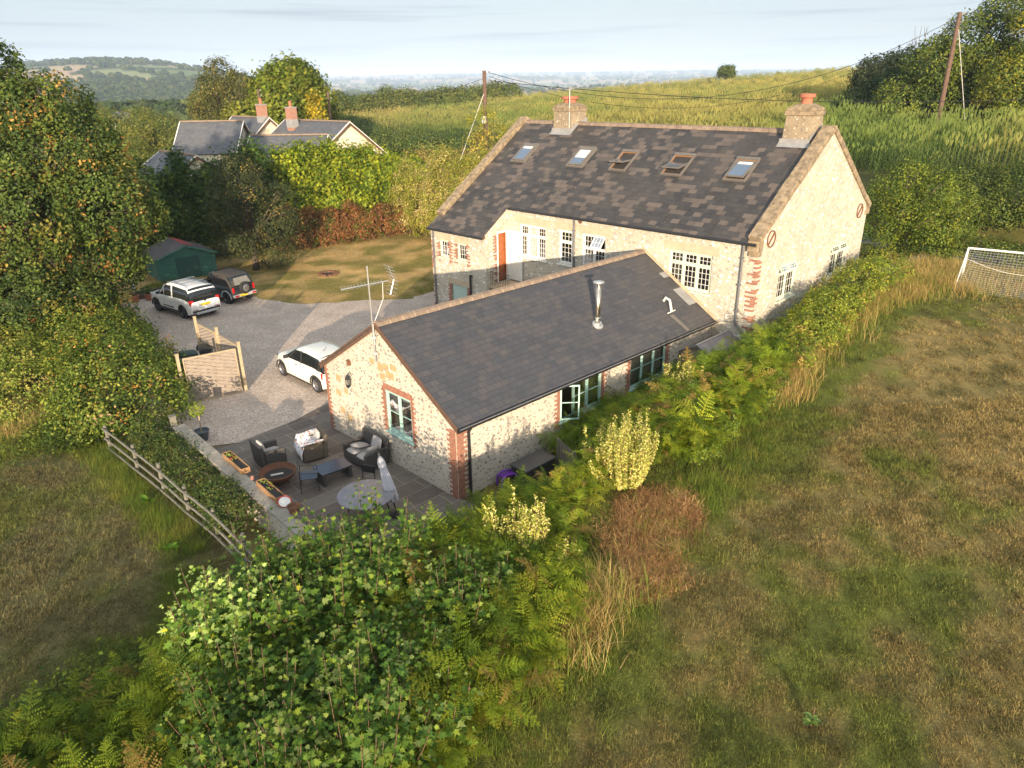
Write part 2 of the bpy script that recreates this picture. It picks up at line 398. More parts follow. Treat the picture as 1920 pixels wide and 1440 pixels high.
GRAVEL = [(-21.2, 36.5), (-22.0, 39.2), (-20.2, 41.0), (-16.6, 42.4), (-14.2, 39.7), (-12.6, 38.8), (-11.0, 38.3), (-8.0, 38.9), (-5.6, 39.0), (-4.0, 41.6), (-2.6, 41.0), (.6, 33.2), (-4.6, 24.0), (-6.5, 24.35), (-7.7, 23.1), (-9.2, 21.3), (-10.4, 21.0), (-11.4, 21.7), (-13.5, 24.5), (-15.2, 28.4), (-17.6, 32.0)]
PATIO = [(-6.9, 24.5), (-5.2, 24.0), (-6.29, 22.45), (-1.5, 17.65), (-.6, 17.0), (-.1, 15.9), (-3.2, 12.6), (-5.0, 14.9), (-10.55, 20.75), (-9.2, 21.3), (-7.7, 23.05)]
def fieldcol(x, y):
    g = fbm(x*.22+3, y*.13+1, 21, 4); f = fbm(x*1.1, y*1.1, 31, 3); q = fbm(x*.07, y*.07, 41, 3)
    d = D1(x, y)
    edge = np.exp(-((d-3.2)/2.0)**2)
    k = sm((g*.62+f*.38+.24*edge-.50)/.15)
    brown = np.array([.168, .132, .055]); straw = np.array([.29, .22, .108]); green = np.array([.105, .135, .026]); dk = np.array([.055, .062, .022])
    c = brown[None]*(1-f[:, None])+straw[None]*f[:, None]
    c = c*(1-k[:, None]*.85)+green*k[:, None]*.85
    k2 = sm((fbm(x*1.9+9, y*1.9, 51, 3)-.54)/.12)*.5; c = c*(1-k2[:, None])+dk*k2[:, None]
    lf = sm((-d+.5)/1.2)[:, None]*sm((26-y)/4)[:, None]*sm((D3(x, y)-.6)/1)[:, None]      # left paddock: greyer, thinner grass
    c2 = np.array([.165, .145, .075])*(.75+.5*f[:, None]); c2 = c2*(1-k[:, None]*.7)+np.array([.11, .13, .03])*k[:, None]*.7
    c = c*(1-lf)+c2*lf
    return c*(.8+.4*q[:, None])*np.array([.98, 1.0, .90])
def lawncol(x, y):
    f = fbm(x*.7, y*.8, 61, 4)[:, None]; s = fbm((x+y)*.4, (y-x)*.2, 63, 2)[:, None]
    f = sm((f-.32)/.36); c = np.array([.24, .21, .065])*(1-f)+np.array([.52, .37, .17])*f
    return c*(.8+.4*s)
def basecol(x, y):
    d1 = D1(x, y); d2 = D2(x, y)
    c = fieldcol(x, y)
    lawn = (sm((y-37)/2)*sm((-d2-13.5)/2)*sm((-d1)/1)*sm((x+26)/4)*(1-sm((y-64)/3)))[:, None]
    c = c*(1-lawn)+lawncol(x, y)*lawn
    f = fbm(x*.8, y*.8, 71, 3)[:, None]
    rough = np.array([.09, .11, .028])*(1-f)+np.array([.22, .17, .07])*f
    bank = np.maximum(sm(d1/.6)*(1-sm((d1-2.2)/1.2)), sm((d2+13)/3))[:, None]
    c = c*(1-bank)+rough*bank
    soil = (sm((d2-5)/2))[:, None]; c = c*(1-soil)+np.array([.09, .095, .035])*soil
    return c

# near ground
def spaced(a, b, lo, hi, fine, g):
    xs = [lo]
    while xs[-1] < hi: xs.append(xs[-1]+fine)
    s = fine
    while xs[-1] < b: s *= g; xs.append(xs[-1]+s)
    s = fine
    while xs[0] > a: s *= g; xs.insert(0, xs[0]-s)
    return np.array(xs)
gx = spaced(-170, 260, -24, 26, .4, 1.09); gy = spaced(-70, 330, 6, 46, .4, 1.07)
GX, GY = np.meshgrid(gx, gy); fx_, fy_ = GX.ravel(), GY.ravel()
V = np.stack([fx_, fy_, ground(fx_, fy_)], 1)
nx, ny = len(gx), len(gy); I = np.arange(nx*ny).reshape(ny, nx)
F = np.stack([I[:-1, :-1].ravel(), I[:-1, 1:].ravel(), I[1:, 1:].ravel(), I[1:, :-1].ravel()], 1)
t = NT('field_ground'); a = t.n('VertexColor', layer_name='Col'); P = t.pos()
n1 = t.noise(P, 4, 5, .65); n2 = t.noise(P, 22, 4, .7)
c = t.mix(t.rng(n1, .3, .7, 0, .6), a.outputs[0], t.mix(1, a.outputs[0], (.55, .6, .5), 'MULTIPLY'))
c = t.mix(t.rng(n2, .4, .7, 0, .6), c, t.mix(1, a.outputs[0], (1.5, 1.4, 1.2), 'MULTIPLY'))
t.base(c); t.p(Roughness=.95, Specular_IOR_Level=.1); t.bump(t.math('ADD', n1, n2), .9, .06)
M_ground = t.m
tag(np_mesh('ground', V, F, M_ground, col=basecol(fx_, fy_), smooth=True), kind='structure')

def sheet(name, poly, mat_, dz=.02, sub=5, maxlen=.9):
    import bmesh
    bm = bmesh.new(); f = bm.faces.new([bm.verts.new((x, y, 0)) for x, y in poly])
    bmesh.ops.triangulate(bm, faces=bm.faces[:])
    for _ in range(sub):
        es = [e for e in bm.edges if e.calc_length() > maxlen]
        if not es: break
        bmesh.ops.subdivide_edges(bm, edges=es, cuts=1); bmesh.ops.triangulate(bm, faces=bm.faces[:])
    co = np.array([v.co[:] for v in bm.verts]); z = ground(co[:, 0], co[:, 1])
    for v, q in zip(bm.verts, z): v.co.z = q+dz
    bmesh.ops.recalc_face_normals(bm, faces=bm.faces)
    for f in bm.faces:
        if f.normal.z < 0: f.normal_flip()
        f.smooth = True
    me = bpy.data.meshes.new(name); bm.to_mesh(me); bm.free(); me.materials.append(mat_)
    uv = me.uv_layers.new(name='UVMap').data
    for l in me.loops: uv[l.index].uv = me.vertices[l.vertex_index].co[:2]
    o = bpy.data.objects.new(name, me); C.objects.link(o); return tag(o, kind='structure')
def rough_poly(P, amp=.18, step=.5, s=5):
    r = random.Random(s); o = []
    for i in range(len(P)):
        a, b = Vector(P[i]), Vector(P[(i+1) % len(P)]); n = max(1, int((b-a).length/step))
        for k in range(n):
            p = a.lerp(b, k/n); o.append((p.x+r.uniform(-amp, amp), p.y+r.uniform(-amp, amp)))
    return o
t = NT('gravel'); P = t.pos()
vo = t.n('TexVoronoi', I_Vector=P, I_Scale=26.0); vb = t.n('TexVoronoi', I_Vector=P, I_Scale=11.0)
ramp = t.n('ValToRGB', i0=t.n('SeparateColor', i0=vo.outputs['Color']).outputs[0])
e = ramp.color_ramp
for i, (p_, c_) in enumerate([(0, (.33, .24, .185)), (.35, (.54, .425, .345)), (.7, (.70, .575, .475)), (1, (.80, .69, .59))]):
    if i > 1: e.elements.new(p_)
for i, (p_, c_) in enumerate([(0, (.33, .24, .185)), (.35, (.54, .425, .345)), (.7, (.70, .575, .475)), (1, (.80, .69, .59))]):
    e.elements[i].position = p_; e.elements[i].color = (*c_, 1)
c = t.mix(t.rng(t.n('SeparateColor', i0=vb.outputs['Color']).outputs[1], 0, 1, 0, .5), ramp.outputs[0], (.36, .30, .26))
c = t.mix(t.rng(t.noise(P, .7, 4, .6), .42, .72, 0, .5), c, (.30, .24, .19))
t.base(c); t.p(Roughness=.9); t.bump(vo.outputs['Distance'], .9, .03); M_gravel = t.m
sheet('gravel_drive', rough_poly(GRAVEL), M_gravel, .022)
t = NT('patio_slabs'); P = t.pos()
mpn = t.n('Mapping', I_Vector=P, I_Rotation=(0, 0, rad(-43.5)), I_Location=(.3, .2, 0)).outputs[0]
b = t.n('TexBrick', I_Vector=mpn, I_Color1=(.115, .085, .072), I_Color2=(.19, .165, .14), I_Mortar=(.33, .27, .20), I_Scale=1.0)
b.inputs['Brick Width'].default_value = .92; b.inputs['Row Height'].default_value = .61; b.inputs['Mortar Size'].default_value = .013; b.inputs['Bias'].default_value = -.1; b.squash = 1.45; b.squash_frequency = 3; b.offset = .37
c = t.mix(t.rng(t.noise(P, 1.6, 5, .65), .35, .7, 0, .6), b.outputs[0], (.10, .095, .085))
c = t.mix(t.rng(t.noise(P, 9, 5, .7), .5, .8, 0, .35), c, (.26, .22, .17))
t.base(c); t.p(Roughness=t.rng(t.noise(P, 3, 3), .3, .7, .6, .9)); t.bump(t.math('SUBTRACT', t.math('MULTIPLY', t.noise(P, 14, 4), .4), b.outputs['Fac']), .5, .015); M_patio = t.m
sheet('patio', PATIO, M_patio, .034)
def lanep(s, o): return (22.7-.547*s+.837*o, 41+.837*s+.547*o)
lane_poly = [lanep(s, -1.7) for s in range(-26, 100, 3)]+[lanep(s, 1.7) for s in range(97, -27, -3)]
M_lane = mat('lane_tarmac', (.11, .105, .11), .9, col2=(.16, .15, .145), scale=1.5, bump=.4, bs=60)
sheet('lane', lane_poly, M_lane, .04, maxlen=1.6)
sheet('neighbour_drive', [(-9.5, 84), (-14, 86), (-17, 82), (-13, 76), (-8.8, 80)], M_lane, .035)

# far countryside: polar sheet, rows spaced evenly as seen from the hill
th = np.radians(np.arange(-64, 64.01, .11)); rr = 1/np.linspace(1/175.0, 1/15000.0, 230)
rr = np.concatenate([rr, [18000., 24000.]])
TH, RR = np.meshgrid(th, rr); X = (RR*np.sin(TH)).ravel(); Y = (RR*np.cos(TH)).ravel()
Z = ground(X, Y) - np.where((X > -165) & (X < 250) & (Y > -60) & (Y < 320), .9, 0)
def parcels(X, Y):
    size = 135.0
    u = X/size; v = Y/size; iu = np.floor(u); iv = np.floor(v)
    b1 = np.full(X.shape, 9.0); b2 = b1.copy(); idd = np.zeros(X.shape)
    for di in (-1, 0, 1):
        for dj in (-1, 0, 1):
            cx = iu+di; cy = iv+dj; px = cx+_h(cx, cy, 1); py = cy+_h(cx, cy, 2)
            dd = np.hypot((u-px)*.75, v-py); hid = _h(cx, cy, 3)
            n = dd < b1; b2 = np.where(n, b1, np.minimum(b2, dd)); idd = np.where(n, hid, idd); b1 = np.where(n, dd, b1)
    return idd, b2-b1
def woods(X, Y):
    r = np.hypot(X, Y); th_ = np.degrees(np.arctan2(X, Y)); h = far_h(X, Y)
    wn = fbm(X/260, Y/260, 77, 3)
    topw = sm((h-44)/14)*(th_ < -17)*(r < 4200)*(r > 900)
    return np.maximum(topw, sm((wn-.62+.04*sm((r-3000)/3000)+.12*sm((900-r)/500))/.03)*(r > 260))
pid, pe = parcels(X, Y); wd = woods(X, Y)
pal = np.array([[.46, .35, .21], [.18, .22, .09], [.40, .30, .19], [.26, .28, .13], [.52, .41, .27], [.16, .20, .08], [.34, .29, .16], [.44, .31, .21]])
cc = pal[np.clip((pid*8).astype(int), 0, 7)]*(.9+.2*fbm(X/40, Y/40, 9, 2))[:, None]
R_ = np.hypot(X, Y)
hd = sm((.085+.00001*R_-pe)/.03)[:, None]
cc = cc*(1-hd)+np.array([.035, .055, .02])*hd
cc = cc*(1-wd[:, None])+np.array([.028, .05, .016])*wd[:, None]
nr, nt = TH.shape; I = np.arange(nr*nt).reshape(nr, nt)
F = np.stack([I[:-1, :-1].ravel(), I[:-1, 1:].ravel(), I[1:, 1:].ravel(), I[1:, :-1].ravel()], 1)
t = NT('distant_fields'); a = t.n('VertexColor', layer_name='Col'); P = t.pos()
t.base(t.mix(t.rng(t.noise(P, .03, 5, .7), .35, .7, 0, .35), a.outputs[0], t.mix(1, a.outputs[0], (.6, .65, .55), 'MULTIPLY'))); t.p(Roughness=1, Specular_IOR_Level=0)
tag(np_mesh('hills', np.stack([X, Y, Z], 1), F[:, ::-1], t.m, col=cc, smooth=True), kind='structure')

# ------------------------------------------------------------------ scatter of uncountable stuff
def inst_mat(name, trans=.3, var=.25, spec=.15):
    t = NT(name); a = t.n('Attribute', attribute_name='gcol'); a.attribute_type = 'INSTANCER'
    v = t.n('VertexColor', layer_name='Col')
    c = t.mix(1, a.outputs[0], v.outputs[0], 'MULTIPLY')
    t.base(c); t.p(Roughness=.7, Specular_IOR_Level=spec)
    tr = t.n('BsdfTranslucent', I_Color=t.mix(1, c, (1.3, 1.2, .5), 'MULTIPLY'))
    ms = t.n('MixShader', i0=trans, i1=t.b.outputs[0], i2=tr.outputs[0]); t.t.links.new(ms.outputs[0], t.o.inputs[0]); return t.m
def proto(name, V, F, mat_, col):
    o = np_mesh(name, V, F, mat_, col=col); C.objects.unlink(o); return o
def scatter(name, P, rot, scl, cols, protos, label=None, cat=None, seed=0):
    n = len(P); me = bpy.data.meshes.new(name); me.vertices.add(n); me.vertices.foreach_set('co', np.asarray(P, np.float32).ravel())
    def at_(nm, ty, arr, key='value'):
        a = me.attributes.new(nm, ty, 'POINT'); a.data.foreach_set(key, np.asarray(arr).ravel())
    at_('rotv', 'FLOAT_VECTOR', np.asarray(rot, np.float32), 'vector'); at_('scl', 'FLOAT_VECTOR', np.asarray(scl, np.float32), 'vector')
    c4 = np.ones((n, 4), np.float32); c4[:, :3] = cols; at_('gcol', 'FLOAT_COLOR', c4, 'color')
    at_('pick', 'INT', np.random.RandomState(seed).randint(0, len(protos), n).astype(np.int32))
    g = bpy.data.node_groups.new(name, 'GeometryNodeTree')
    g.interface.new_socket('Geometry', in_out='INPUT', socket_type='NodeSocketGeometry'); g.interface.new_socket('Geometry', in_out='OUTPUT', socket_type='NodeSocketGeometry')
    gi = g.nodes.new('NodeGroupInput'); go = g.nodes.new('NodeGroupOutput'); k = g.links.new
    ip = g.nodes.new('GeometryNodeInstanceOnPoints'); jn = g.nodes.new('GeometryNodeJoinGeometry')
    for p in reversed(protos):
        oi = g.nodes.new('GeometryNodeObjectInfo'); oi.inputs['Object'].default_value = p; oi.inputs['As Instance'].default_value = True
        k(oi.outputs['Geometry'], jn.inputs[0])
    def na(nm, ty):
        x = g.nodes.new('GeometryNodeInputNamedAttribute'); x.data_type = ty; x.inputs[0].default_value = nm; return x.outputs[0]
    k(gi.outputs[0], ip.inputs['Points']); k(jn.outputs[0], ip.inputs['Instance'])
    ip.inputs['Pick Instance'].default_value = True; k(na('pick', 'INT'), ip.inputs['Instance Index'])
    er = g.nodes.new('FunctionNodeEulerToRotation'); k(na('rotv', 'FLOAT_VECTOR'), er.inputs[0]); k(er.outputs[0], ip.inputs['Rotation'])
    k(na('scl', 'FLOAT_VECTOR'), ip.inputs['Scale']); k(ip.outputs[0], go.inputs[0])
    o = bpy.data.objects.new(name, me); C.objects.link(o)
    md = o.modifiers.new('scatter', 'NODES'); md.node_group = g
    tag(o, label, cat, kind='stuff'); return o
def strips(rs, n, w0, h, lean, seg=1, curl=.4, r0=.05, c0=(1, 1, 1), c1=(1, 1, 1), var=.2):
    """n blades as bent strips -> V,F(quads),col"""
    V = []; F = []; K = []
    for i in range(n):
        a = rs.uniform(0, 2*PI); d = np.array([math.cos(a), math.sin(a)]); p0 = rs.uniform(-1, 1, 2)*r0
        hh = h*rs.uniform(.55, 1.15); ll = lean*rs.uniform(.2, 1.3)*hh; ww = w0*rs.uniform(.7, 1.3); s = np.array([-d[1], d[0]])
        tone = rs.uniform(1-var, 1+var)
        b = len(V)
        for j in range(seg+1):
            t_ = j/seg; c = p0+d*ll*(t_**(1.6)); z = hh*(t_ - curl*t_*t_*.5*rs.uniform(.6, 1.2)); wj = ww*(1-t_*.85)
            for q in (-1, 1):
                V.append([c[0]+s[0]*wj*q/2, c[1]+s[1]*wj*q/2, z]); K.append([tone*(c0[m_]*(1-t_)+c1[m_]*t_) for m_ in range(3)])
        for j in range(seg): F.append([b+2*j, b+2*j+1, b+2*j+3, b+2*j+2])
    return np.array(V), np.array(F), np.array(K)
# ------------------------------------------------------------------ building helpers
def wall_panel(mb, P, tops, zb, holes=(), reveal=.16, mi=0):
    o, u, n = Vector(P[0]), Vector(P[1]), Vector(P[2])
    def pt_(a, z, d=0): return o+u*a+n*d+Vector((0, 0, z))
    def top(a):
        for (a0, z0), (a1, z1) in zip(tops, tops[1:]):
            if a0-1e-6 <= a <= a1+1e-6: return z0+(z1-z0)*(a-a0)/((a1-a0) or 1)
        return tops[-1][1]
    us = sorted(set([t_[0] for t_ in tops]+[h[0] for h in holes]+[h[1] for h in holes]))
    us = [a for a in us if tops[0][0]-1e-6 <= a <= tops[-1][0]+1e-6]
    for a, b in zip(us, us[1:]):
        if b-a < 1e-4: continue
        hs = sorted([(h[2], h[3]) for h in holes if h[0] <= a+1e-6 and h[1] >= b-1e-6]); z = zb
        for (h0, h1) in hs:
            if h0 > z: mb.add([pt_(a, z), pt_(b, z), pt_(b, h0), pt_(a, h0)], [(0, 1, 2, 3)], mi)
            z = h1
        mb.add([pt_(a, z), pt_(b, z), pt_(b, top(b)), pt_(a, top(a))], [(0, 1, 2, 3)], mi)
    for (a, b, z0, z1) in [h[:4] for h in holes]:
        r = -reveal
        for q in ([pt_(a, z0), pt_(a, z1), pt_(a, z1, r), pt_(a, z0, r)], [pt_(b, z0), pt_(b, z1), pt_(b, z1, r), pt_(b, z0, r)],
                  [pt_(a, z0), pt_(b, z0), pt_(b, z0, r), pt_(a, z0, r)], [pt_(a, z1), pt_(b, z1), pt_(b, z1, r), pt_(a, z1, r)]):
            mb.add(q, [(0, 1, 2, 3)], mi)
    return mb
def roof_slab(mb, pts, th_=.09):
    a, b, c = Vector(pts[0]), Vector(pts[1]), Vector(pts[2]); n = (b-a).cross(c-a).normalized()
    if n.z < 0: n = -n
    mb.extr([Vector(p)-n*th_ for p in pts], n*th_)
def window(parent, P, u0, u1, z0, z1, cols, tr=None, grid=None, fm=None, d=-.09, ft=.055, sill=True, openlights=(), fill=None, midbar=False, name='window', gm=None, sillm=None):
    f = MB(); g = MB(); bars = MB(); e = .0
    f.pbox(P, u0, u1, z0, z0+ft, d-.05, d+.03); f.pbox(P, u0, u1, z1-ft, z1, d-.05, d+.03)
    f.pbox(P, u0, u0+ft, z0+ft, z1-ft, d-.05, d+.03); f.pbox(P, u1-ft, u1, z0+ft, z1-ft, d-.05, d+.03)
    wv = (u1-u0-2*ft-(cols-1)*ft)/cols; rows = [(z0+ft, z1-ft)]
    if tr: rows = [(z0+ft, tr), (tr+ft, z1-ft)]; f.pbox(P, u0+ft, u1-ft, tr, tr+ft, d-.048, d+.034)
    for ci in range(cols):
        a = u0+ft+ci*(wv+ft)
        if ci:
            for (za, zb_) in rows: f.pbox(P, a-ft, a, za, zb_, d-.046, d+.028)
        for ri, (za, zb_) in enumerate(rows):
            if (ci, ri) in openlights: continue
            s_ = .032
            f.pbox(P, a, a+s_, za, zb_, d-.03, d+.012); f.pbox(P, a+wv-s_, a+wv, za, zb_, d-.03, d+.012)
            f.pbox(P, a+s_, a+wv-s_, za, za+s_, d-.03, d+.012); f.pbox(P, a+s_, a+wv-s_, zb_-s_, zb_, d-.03, d+.012)
            o_p, u_p, n_p = [Vector(q_) for q_ in P]; g.add([o_p+u_p*x_+n_p*(d-.012)+Vector((0, 0, z_)) for x_, z_ in ((a+s_, za+s_), (a+wv-s_, za+s_), (a+wv-s_, zb_-s_), (a+s_, zb_-s_))], [(0, 1, 2, 3)])
            if midbar: f.pbox(P, a+s_, a+wv-s_, (za+zb_)/2-.012, (za+zb_)/2+.012, d-.02, d+.008)
            if grid:
                gc, gr = grid; gr = gr if (not tr or ri == 0) else max(2, int(round(gr*(zb_-za)/(rows[0][1]-rows[0][0]))))
                for k in range(1, gc): x = a+wv*k/gc; bars.pbox(P, x-.0085, x+.0085, za+s_, zb_-s_, d-.012, d-.002)
                for k in range(1, gr): z = za+(zb_-za)*k/gr; bars.pbox(P, a+s_, a+wv-s_, z-.0085, z+.0085, d-.012, d-.003)
    fo = f.build(name, fm, parent, bevel=.006)
    if g.f: g.build('pane', M_glass, fo)
    if bars.f: bars.build('glazing_bars', M_white if grid else fm, fo)
    if sill:
        s = MB(); s.pbox(P, u0-.07, u1+.07, z0-.07, z0-.001, d-.02, .07); s.build('sill', sillm or fm, fo, bevel=.01)
    if fill:
        b = MB(); b.pbox(P, u0+ft, u1-ft, z0+(z1-z0)*fill[0], z1-.02, d-.12, d-.10); b.build('blind', fill[1], fo)
    return fo
def open_light(parent, P, u0, u1, z0, z1, hinge, ang, fm, grid=None, mid=False, top=False, d=-.06):
    """an open casement hinged at u0 (hinge=0), u1 (hinge=1) or at its head (top=True)"""
    o, u, n = Vector(P[0]), Vector(P[1]), Vector(P[2])
    wdt, h = u1-u0, z1-z0
    if top:
        uu = u; org = o+u*u0+Vector((0, 0, z1))+n*(d+.03); down = Matrix.Rotation(ang, 3, u) @ Vector((0, 0, -1))
        if down.dot(n) < 0: down = Matrix.Rotation(-ang, 3, u) @ Vector((0, 0, -1))
        zz = -down; org = org+down*h
    else:
        zz = Vector((0, 0, 1)); s = 1 if hinge == 0 else -1
        uu = u*s; org = o+u*(u0 if hinge == 0 else u1)+Vector((0, 0, z0))+n*(d+.03)
        v1 = Matrix.Rotation(ang, 3, 'Z') @ uu; v2 = Matrix.Rotation(-ang, 3, 'Z') @ uu
        uu = v1 if v1.dot(n) > v2.dot(n) else v2
    nn = uu.cross(zz).normalized()
    def bx(mb, a, b, c, e, t0, t1):
        vs = [org+uu*x+zz*z+nn*y for x in (a, b) for y in (t0, t1) for z in (c, e)]
        mb.add(vs, [(0, 1, 3, 2), (4, 6, 7, 5), (0, 4, 5, 1), (2, 3, 7, 6), (0, 2, 6, 4), (1, 5, 7, 3)])
    f = MB(); s_ = .045
    bx(f, 0, wdt, 0, s_, -.02, .02); bx(f, 0, wdt, h-s_, h, -.02, .02); bx(f, 0, s_, s_, h-s_, -.02, .02); bx(f, wdt-s_, wdt, s_, h-s_, -.02, .02)
    if mid: bx(f, s_, wdt-s_, h/2-.014, h/2+.014, -.014, .014)
    if grid:
        for k in range(1, grid[0]): bx(f, wdt*k/grid[0]-.008, wdt*k/grid[0]+.008, s_, h-s_, -.006, .006)
        for k in range(1, grid[1]): bx(f, s_, wdt-s_, h*k/grid[1]-.008, h*k/grid[1]+.008, -.007, .007)
    fo = f.build('open_casement', fm, parent); g = MB(); g.add([org+uu*x+zz*z for x, z in ((s_, s_), (wdt-s_, s_), (wdt-s_, h-s_), (s_, h-s_))], [(0, 1, 2, 3)]); g.build('pane', M_glass, fo); return fo
def courses(mb, P, u_edge, sgn, z0, z1, l1=.34, l2=.22, h=.075, proud=.012, prob=1.0, rs=None, gap=.012, wrap=None):
    z = z0; k = 0; rs = rs or random.Random(2)
    while z < z1-.02:
        if rs.random() < prob:
            l = (l1 if k % 2 else l2)+rs.uniform(-.02, .02)
            a, b = (u_edge, u_edge+sgn*l) if sgn > 0 else (u_edge-l, u_edge)
            mb.pbox(P, a, b, z+gap/2, min(z+h, z1)-gap/2, -.05, proud+rs.uniform(0, .004))
        z += h; k += 1
    return mb

# ================================================================== MAIN HOUSE
HO = Vector((8.944, 25.568, 0)); HRZ = rad(134.813-180)
HW, HL, HL5, ZE, ZR, CC = 9.953, 16.577, 12.587, 5.628, 9.036, 1.705
sl = (ZR-ZE)/(HW/2); ZC = ZE-sl*CC
house = thing('stone_house', 'long rubble stone house with five skylights and two stone chimneys', 'house', HO, HRZ)
X1 = Vector((1, 0, 0)); Y1 = Vector((0, 1, 0))
PF = (Vector((0, 0, 0)), X1, -Y1)                 # front wall
PC = (Vector((0, -CC, 0)), X1, -Y1)               # catslide front
PG = (Vector((0, 0, 0)), Y1, X1)                  # right gable
PS = (Vector((-HL5, 0, 0)), Y1, X1)               # side wall of the catslide wing
W1 = (-12.03, -10.33, 3.29, 4.83); W2 = (-9.56, -8.75, 3.33, 4.86); W3 = (-8.21, -6.90, 3.22, 4.86); W4 = (-3.75, -1.82, 3.30, 4.80)
CW = [(-15.92, -15.22, 2.98, 3.84), (-14.60, -13.93, 2.98, 3.84)]; CD = (-15.15, -13.98, .0, 1.72)
GW = [(1.87, 3.42, 2.95, 4.41), (6.62, 8.35, 2.98, 4.38)]; DR = (-.98, -.10, 2.05, 4.50)
wm = MB()
wall_panel(wm, PF, [(-HL5, ZE), (0, ZE)], -.8, [W1, W2, W3, W4])
wall_panel(wm, PC, [(-HL, ZC), (-HL5, ZC)], -1.2, CW+[CD])
wall_panel(wm, PS, [(-CC, ZC), (0, ZE)], -.8, [DR])
wall_panel(wm, PG, [(0, ZE+.12), (HW/2, ZR+.12), (HW, ZE+.12)], -.8, GW)
wall_panel(wm, (Vector((-.36, 0, 0)), Y1, -X1), [(0, ZE+.12), (HW/2, ZR+.12), (HW, ZE+.12)], 4.9)
wall_panel(wm, (Vector((-HL, 0, 0)), Y1, -X1), [(-CC, ZC), (HW/2, ZR+.1), (HW, ZE+.1)], -1.2)
wall_panel(wm, (Vector((0, HW, 0)), X1, Y1), [(-HL, ZE), (0, ZE)], -.8)
wm.build('wall', M_mainwall, house)
fl = MB(); fl.b2(-HL+.02, -.02, .02, HW-.02, 2.2, 2.3); fl.b2(-HL+.02, -HL5-.02, -CC+.17, .02, 2.0, 2.04); fl.b2(-HL+.4, -.4, .3, HW-.3, 5.3, 5.38); fl.b2(-HL+.02, -.3, 4.2, 4.3, 2.3, 5.3); fl.build('interior_floor', M_floor, house)
# roof
ov = .14; yl = -ov; zl = ZE-sl*ov; yc = -CC-ov; zc_ = ZC-sl*ov; ym = HW/2
rf = MB()
roof_slab(rf, [(-HL+.30, ym, ZR), (-HL5-.06, ym, ZR), (-HL5-.06, yc, zc_), (-HL-.06, yc, zc_), (-HL-.06, -.6, ZE-sl*.6), (-HL+.30, -.6, ZE-sl*.6)])
roof_slab(rf, [(-HL5-.06, ym, ZR), (-.36, ym, ZR), (-.36, 0, ZE), (-.02, 0, ZE), (-.02, yl, zl), (-HL5-.06, yl, zl)])
roof_slab(rf, [(-HL+.30, ym, ZR), (-.36, ym, ZR), (-.36, HW+ov, zl), (-HL+.30, HW+ov, zl)])
roof = rf.build('roof', M_mainslate, house)
vb_ = MB(); vb_.beam((-HL5-.03, yc+.02, zc_-.07), (-HL5-.03, yl, zl-.07), .05, .10); vb_.build('verge', M_barge, roof)
rd = MB(); x = -HL+.36
while x < -.5:
    if not (-14.0 < x < -12.7):
        ln = .44; rd.extr([(x, ym-.17, ZR-.10), (x, ym-.10, ZR+.035), (x, ym, ZR+.075), (x, ym+.10, ZR+.035), (x, ym+.17, ZR-.10)], (ln-.012, 0, 0))
    x += .44
rd.build('ridge_tiles', M_ridge, roof, noise=.006)
# copings
def coping(xc, wdt, segs, name='coping', lift=.17):
    c = MB(); rs = random.Random(5)
    for (ya, za, yb, zb_) in segs:
        a = Vector((xc, ya, za)); b = Vector((xc, yb, zb_)); L_ = (b-a).length; n = max(1, int(L_/.75)); d = (b-a)/n
        for i in range(n):
            p, q = a+d*i, a+d*(i+1)-d.normalized()*.012
            j = Vector((rs.uniform(-.012, .012), 0, rs.uniform(-.012, .012)))
            c.beam(p+j, q+j, wdt, lift)
    return c.build(name, M_coping, house, bevel=.02)
cz = .10
coping(-.165, .50, [(-.12, ZE-sl*.12+cz+.02, ym, ZR+cz+.05), (ym, ZR+cz+.05, HW+.15, ZE-sl*.15+cz)], lift=.22)
coping(-HL+.10, .46, [(-1.15, ZE-sl*1.15+cz, ym, ZR+cz+.04), (ym, ZR+cz+.04, HW+.15, ZE-sl*.15+cz)], lift=.22)
kn = MB(); kn.b2(-.40, .02, -.16, .26, ZE-.42, ZE-.02); kn.b2(-.36, .015, -.10, .2, ZE-.6, ZE-.42); kn.build('kneeler', M_coping, house, bevel=.02)
kn = MB(); kn.b2(-.40, .05, HW-.2, HW+.2, ZE-.35, ZE+.05); kn.build('kneeler', M_coping, house, bevel=.02)
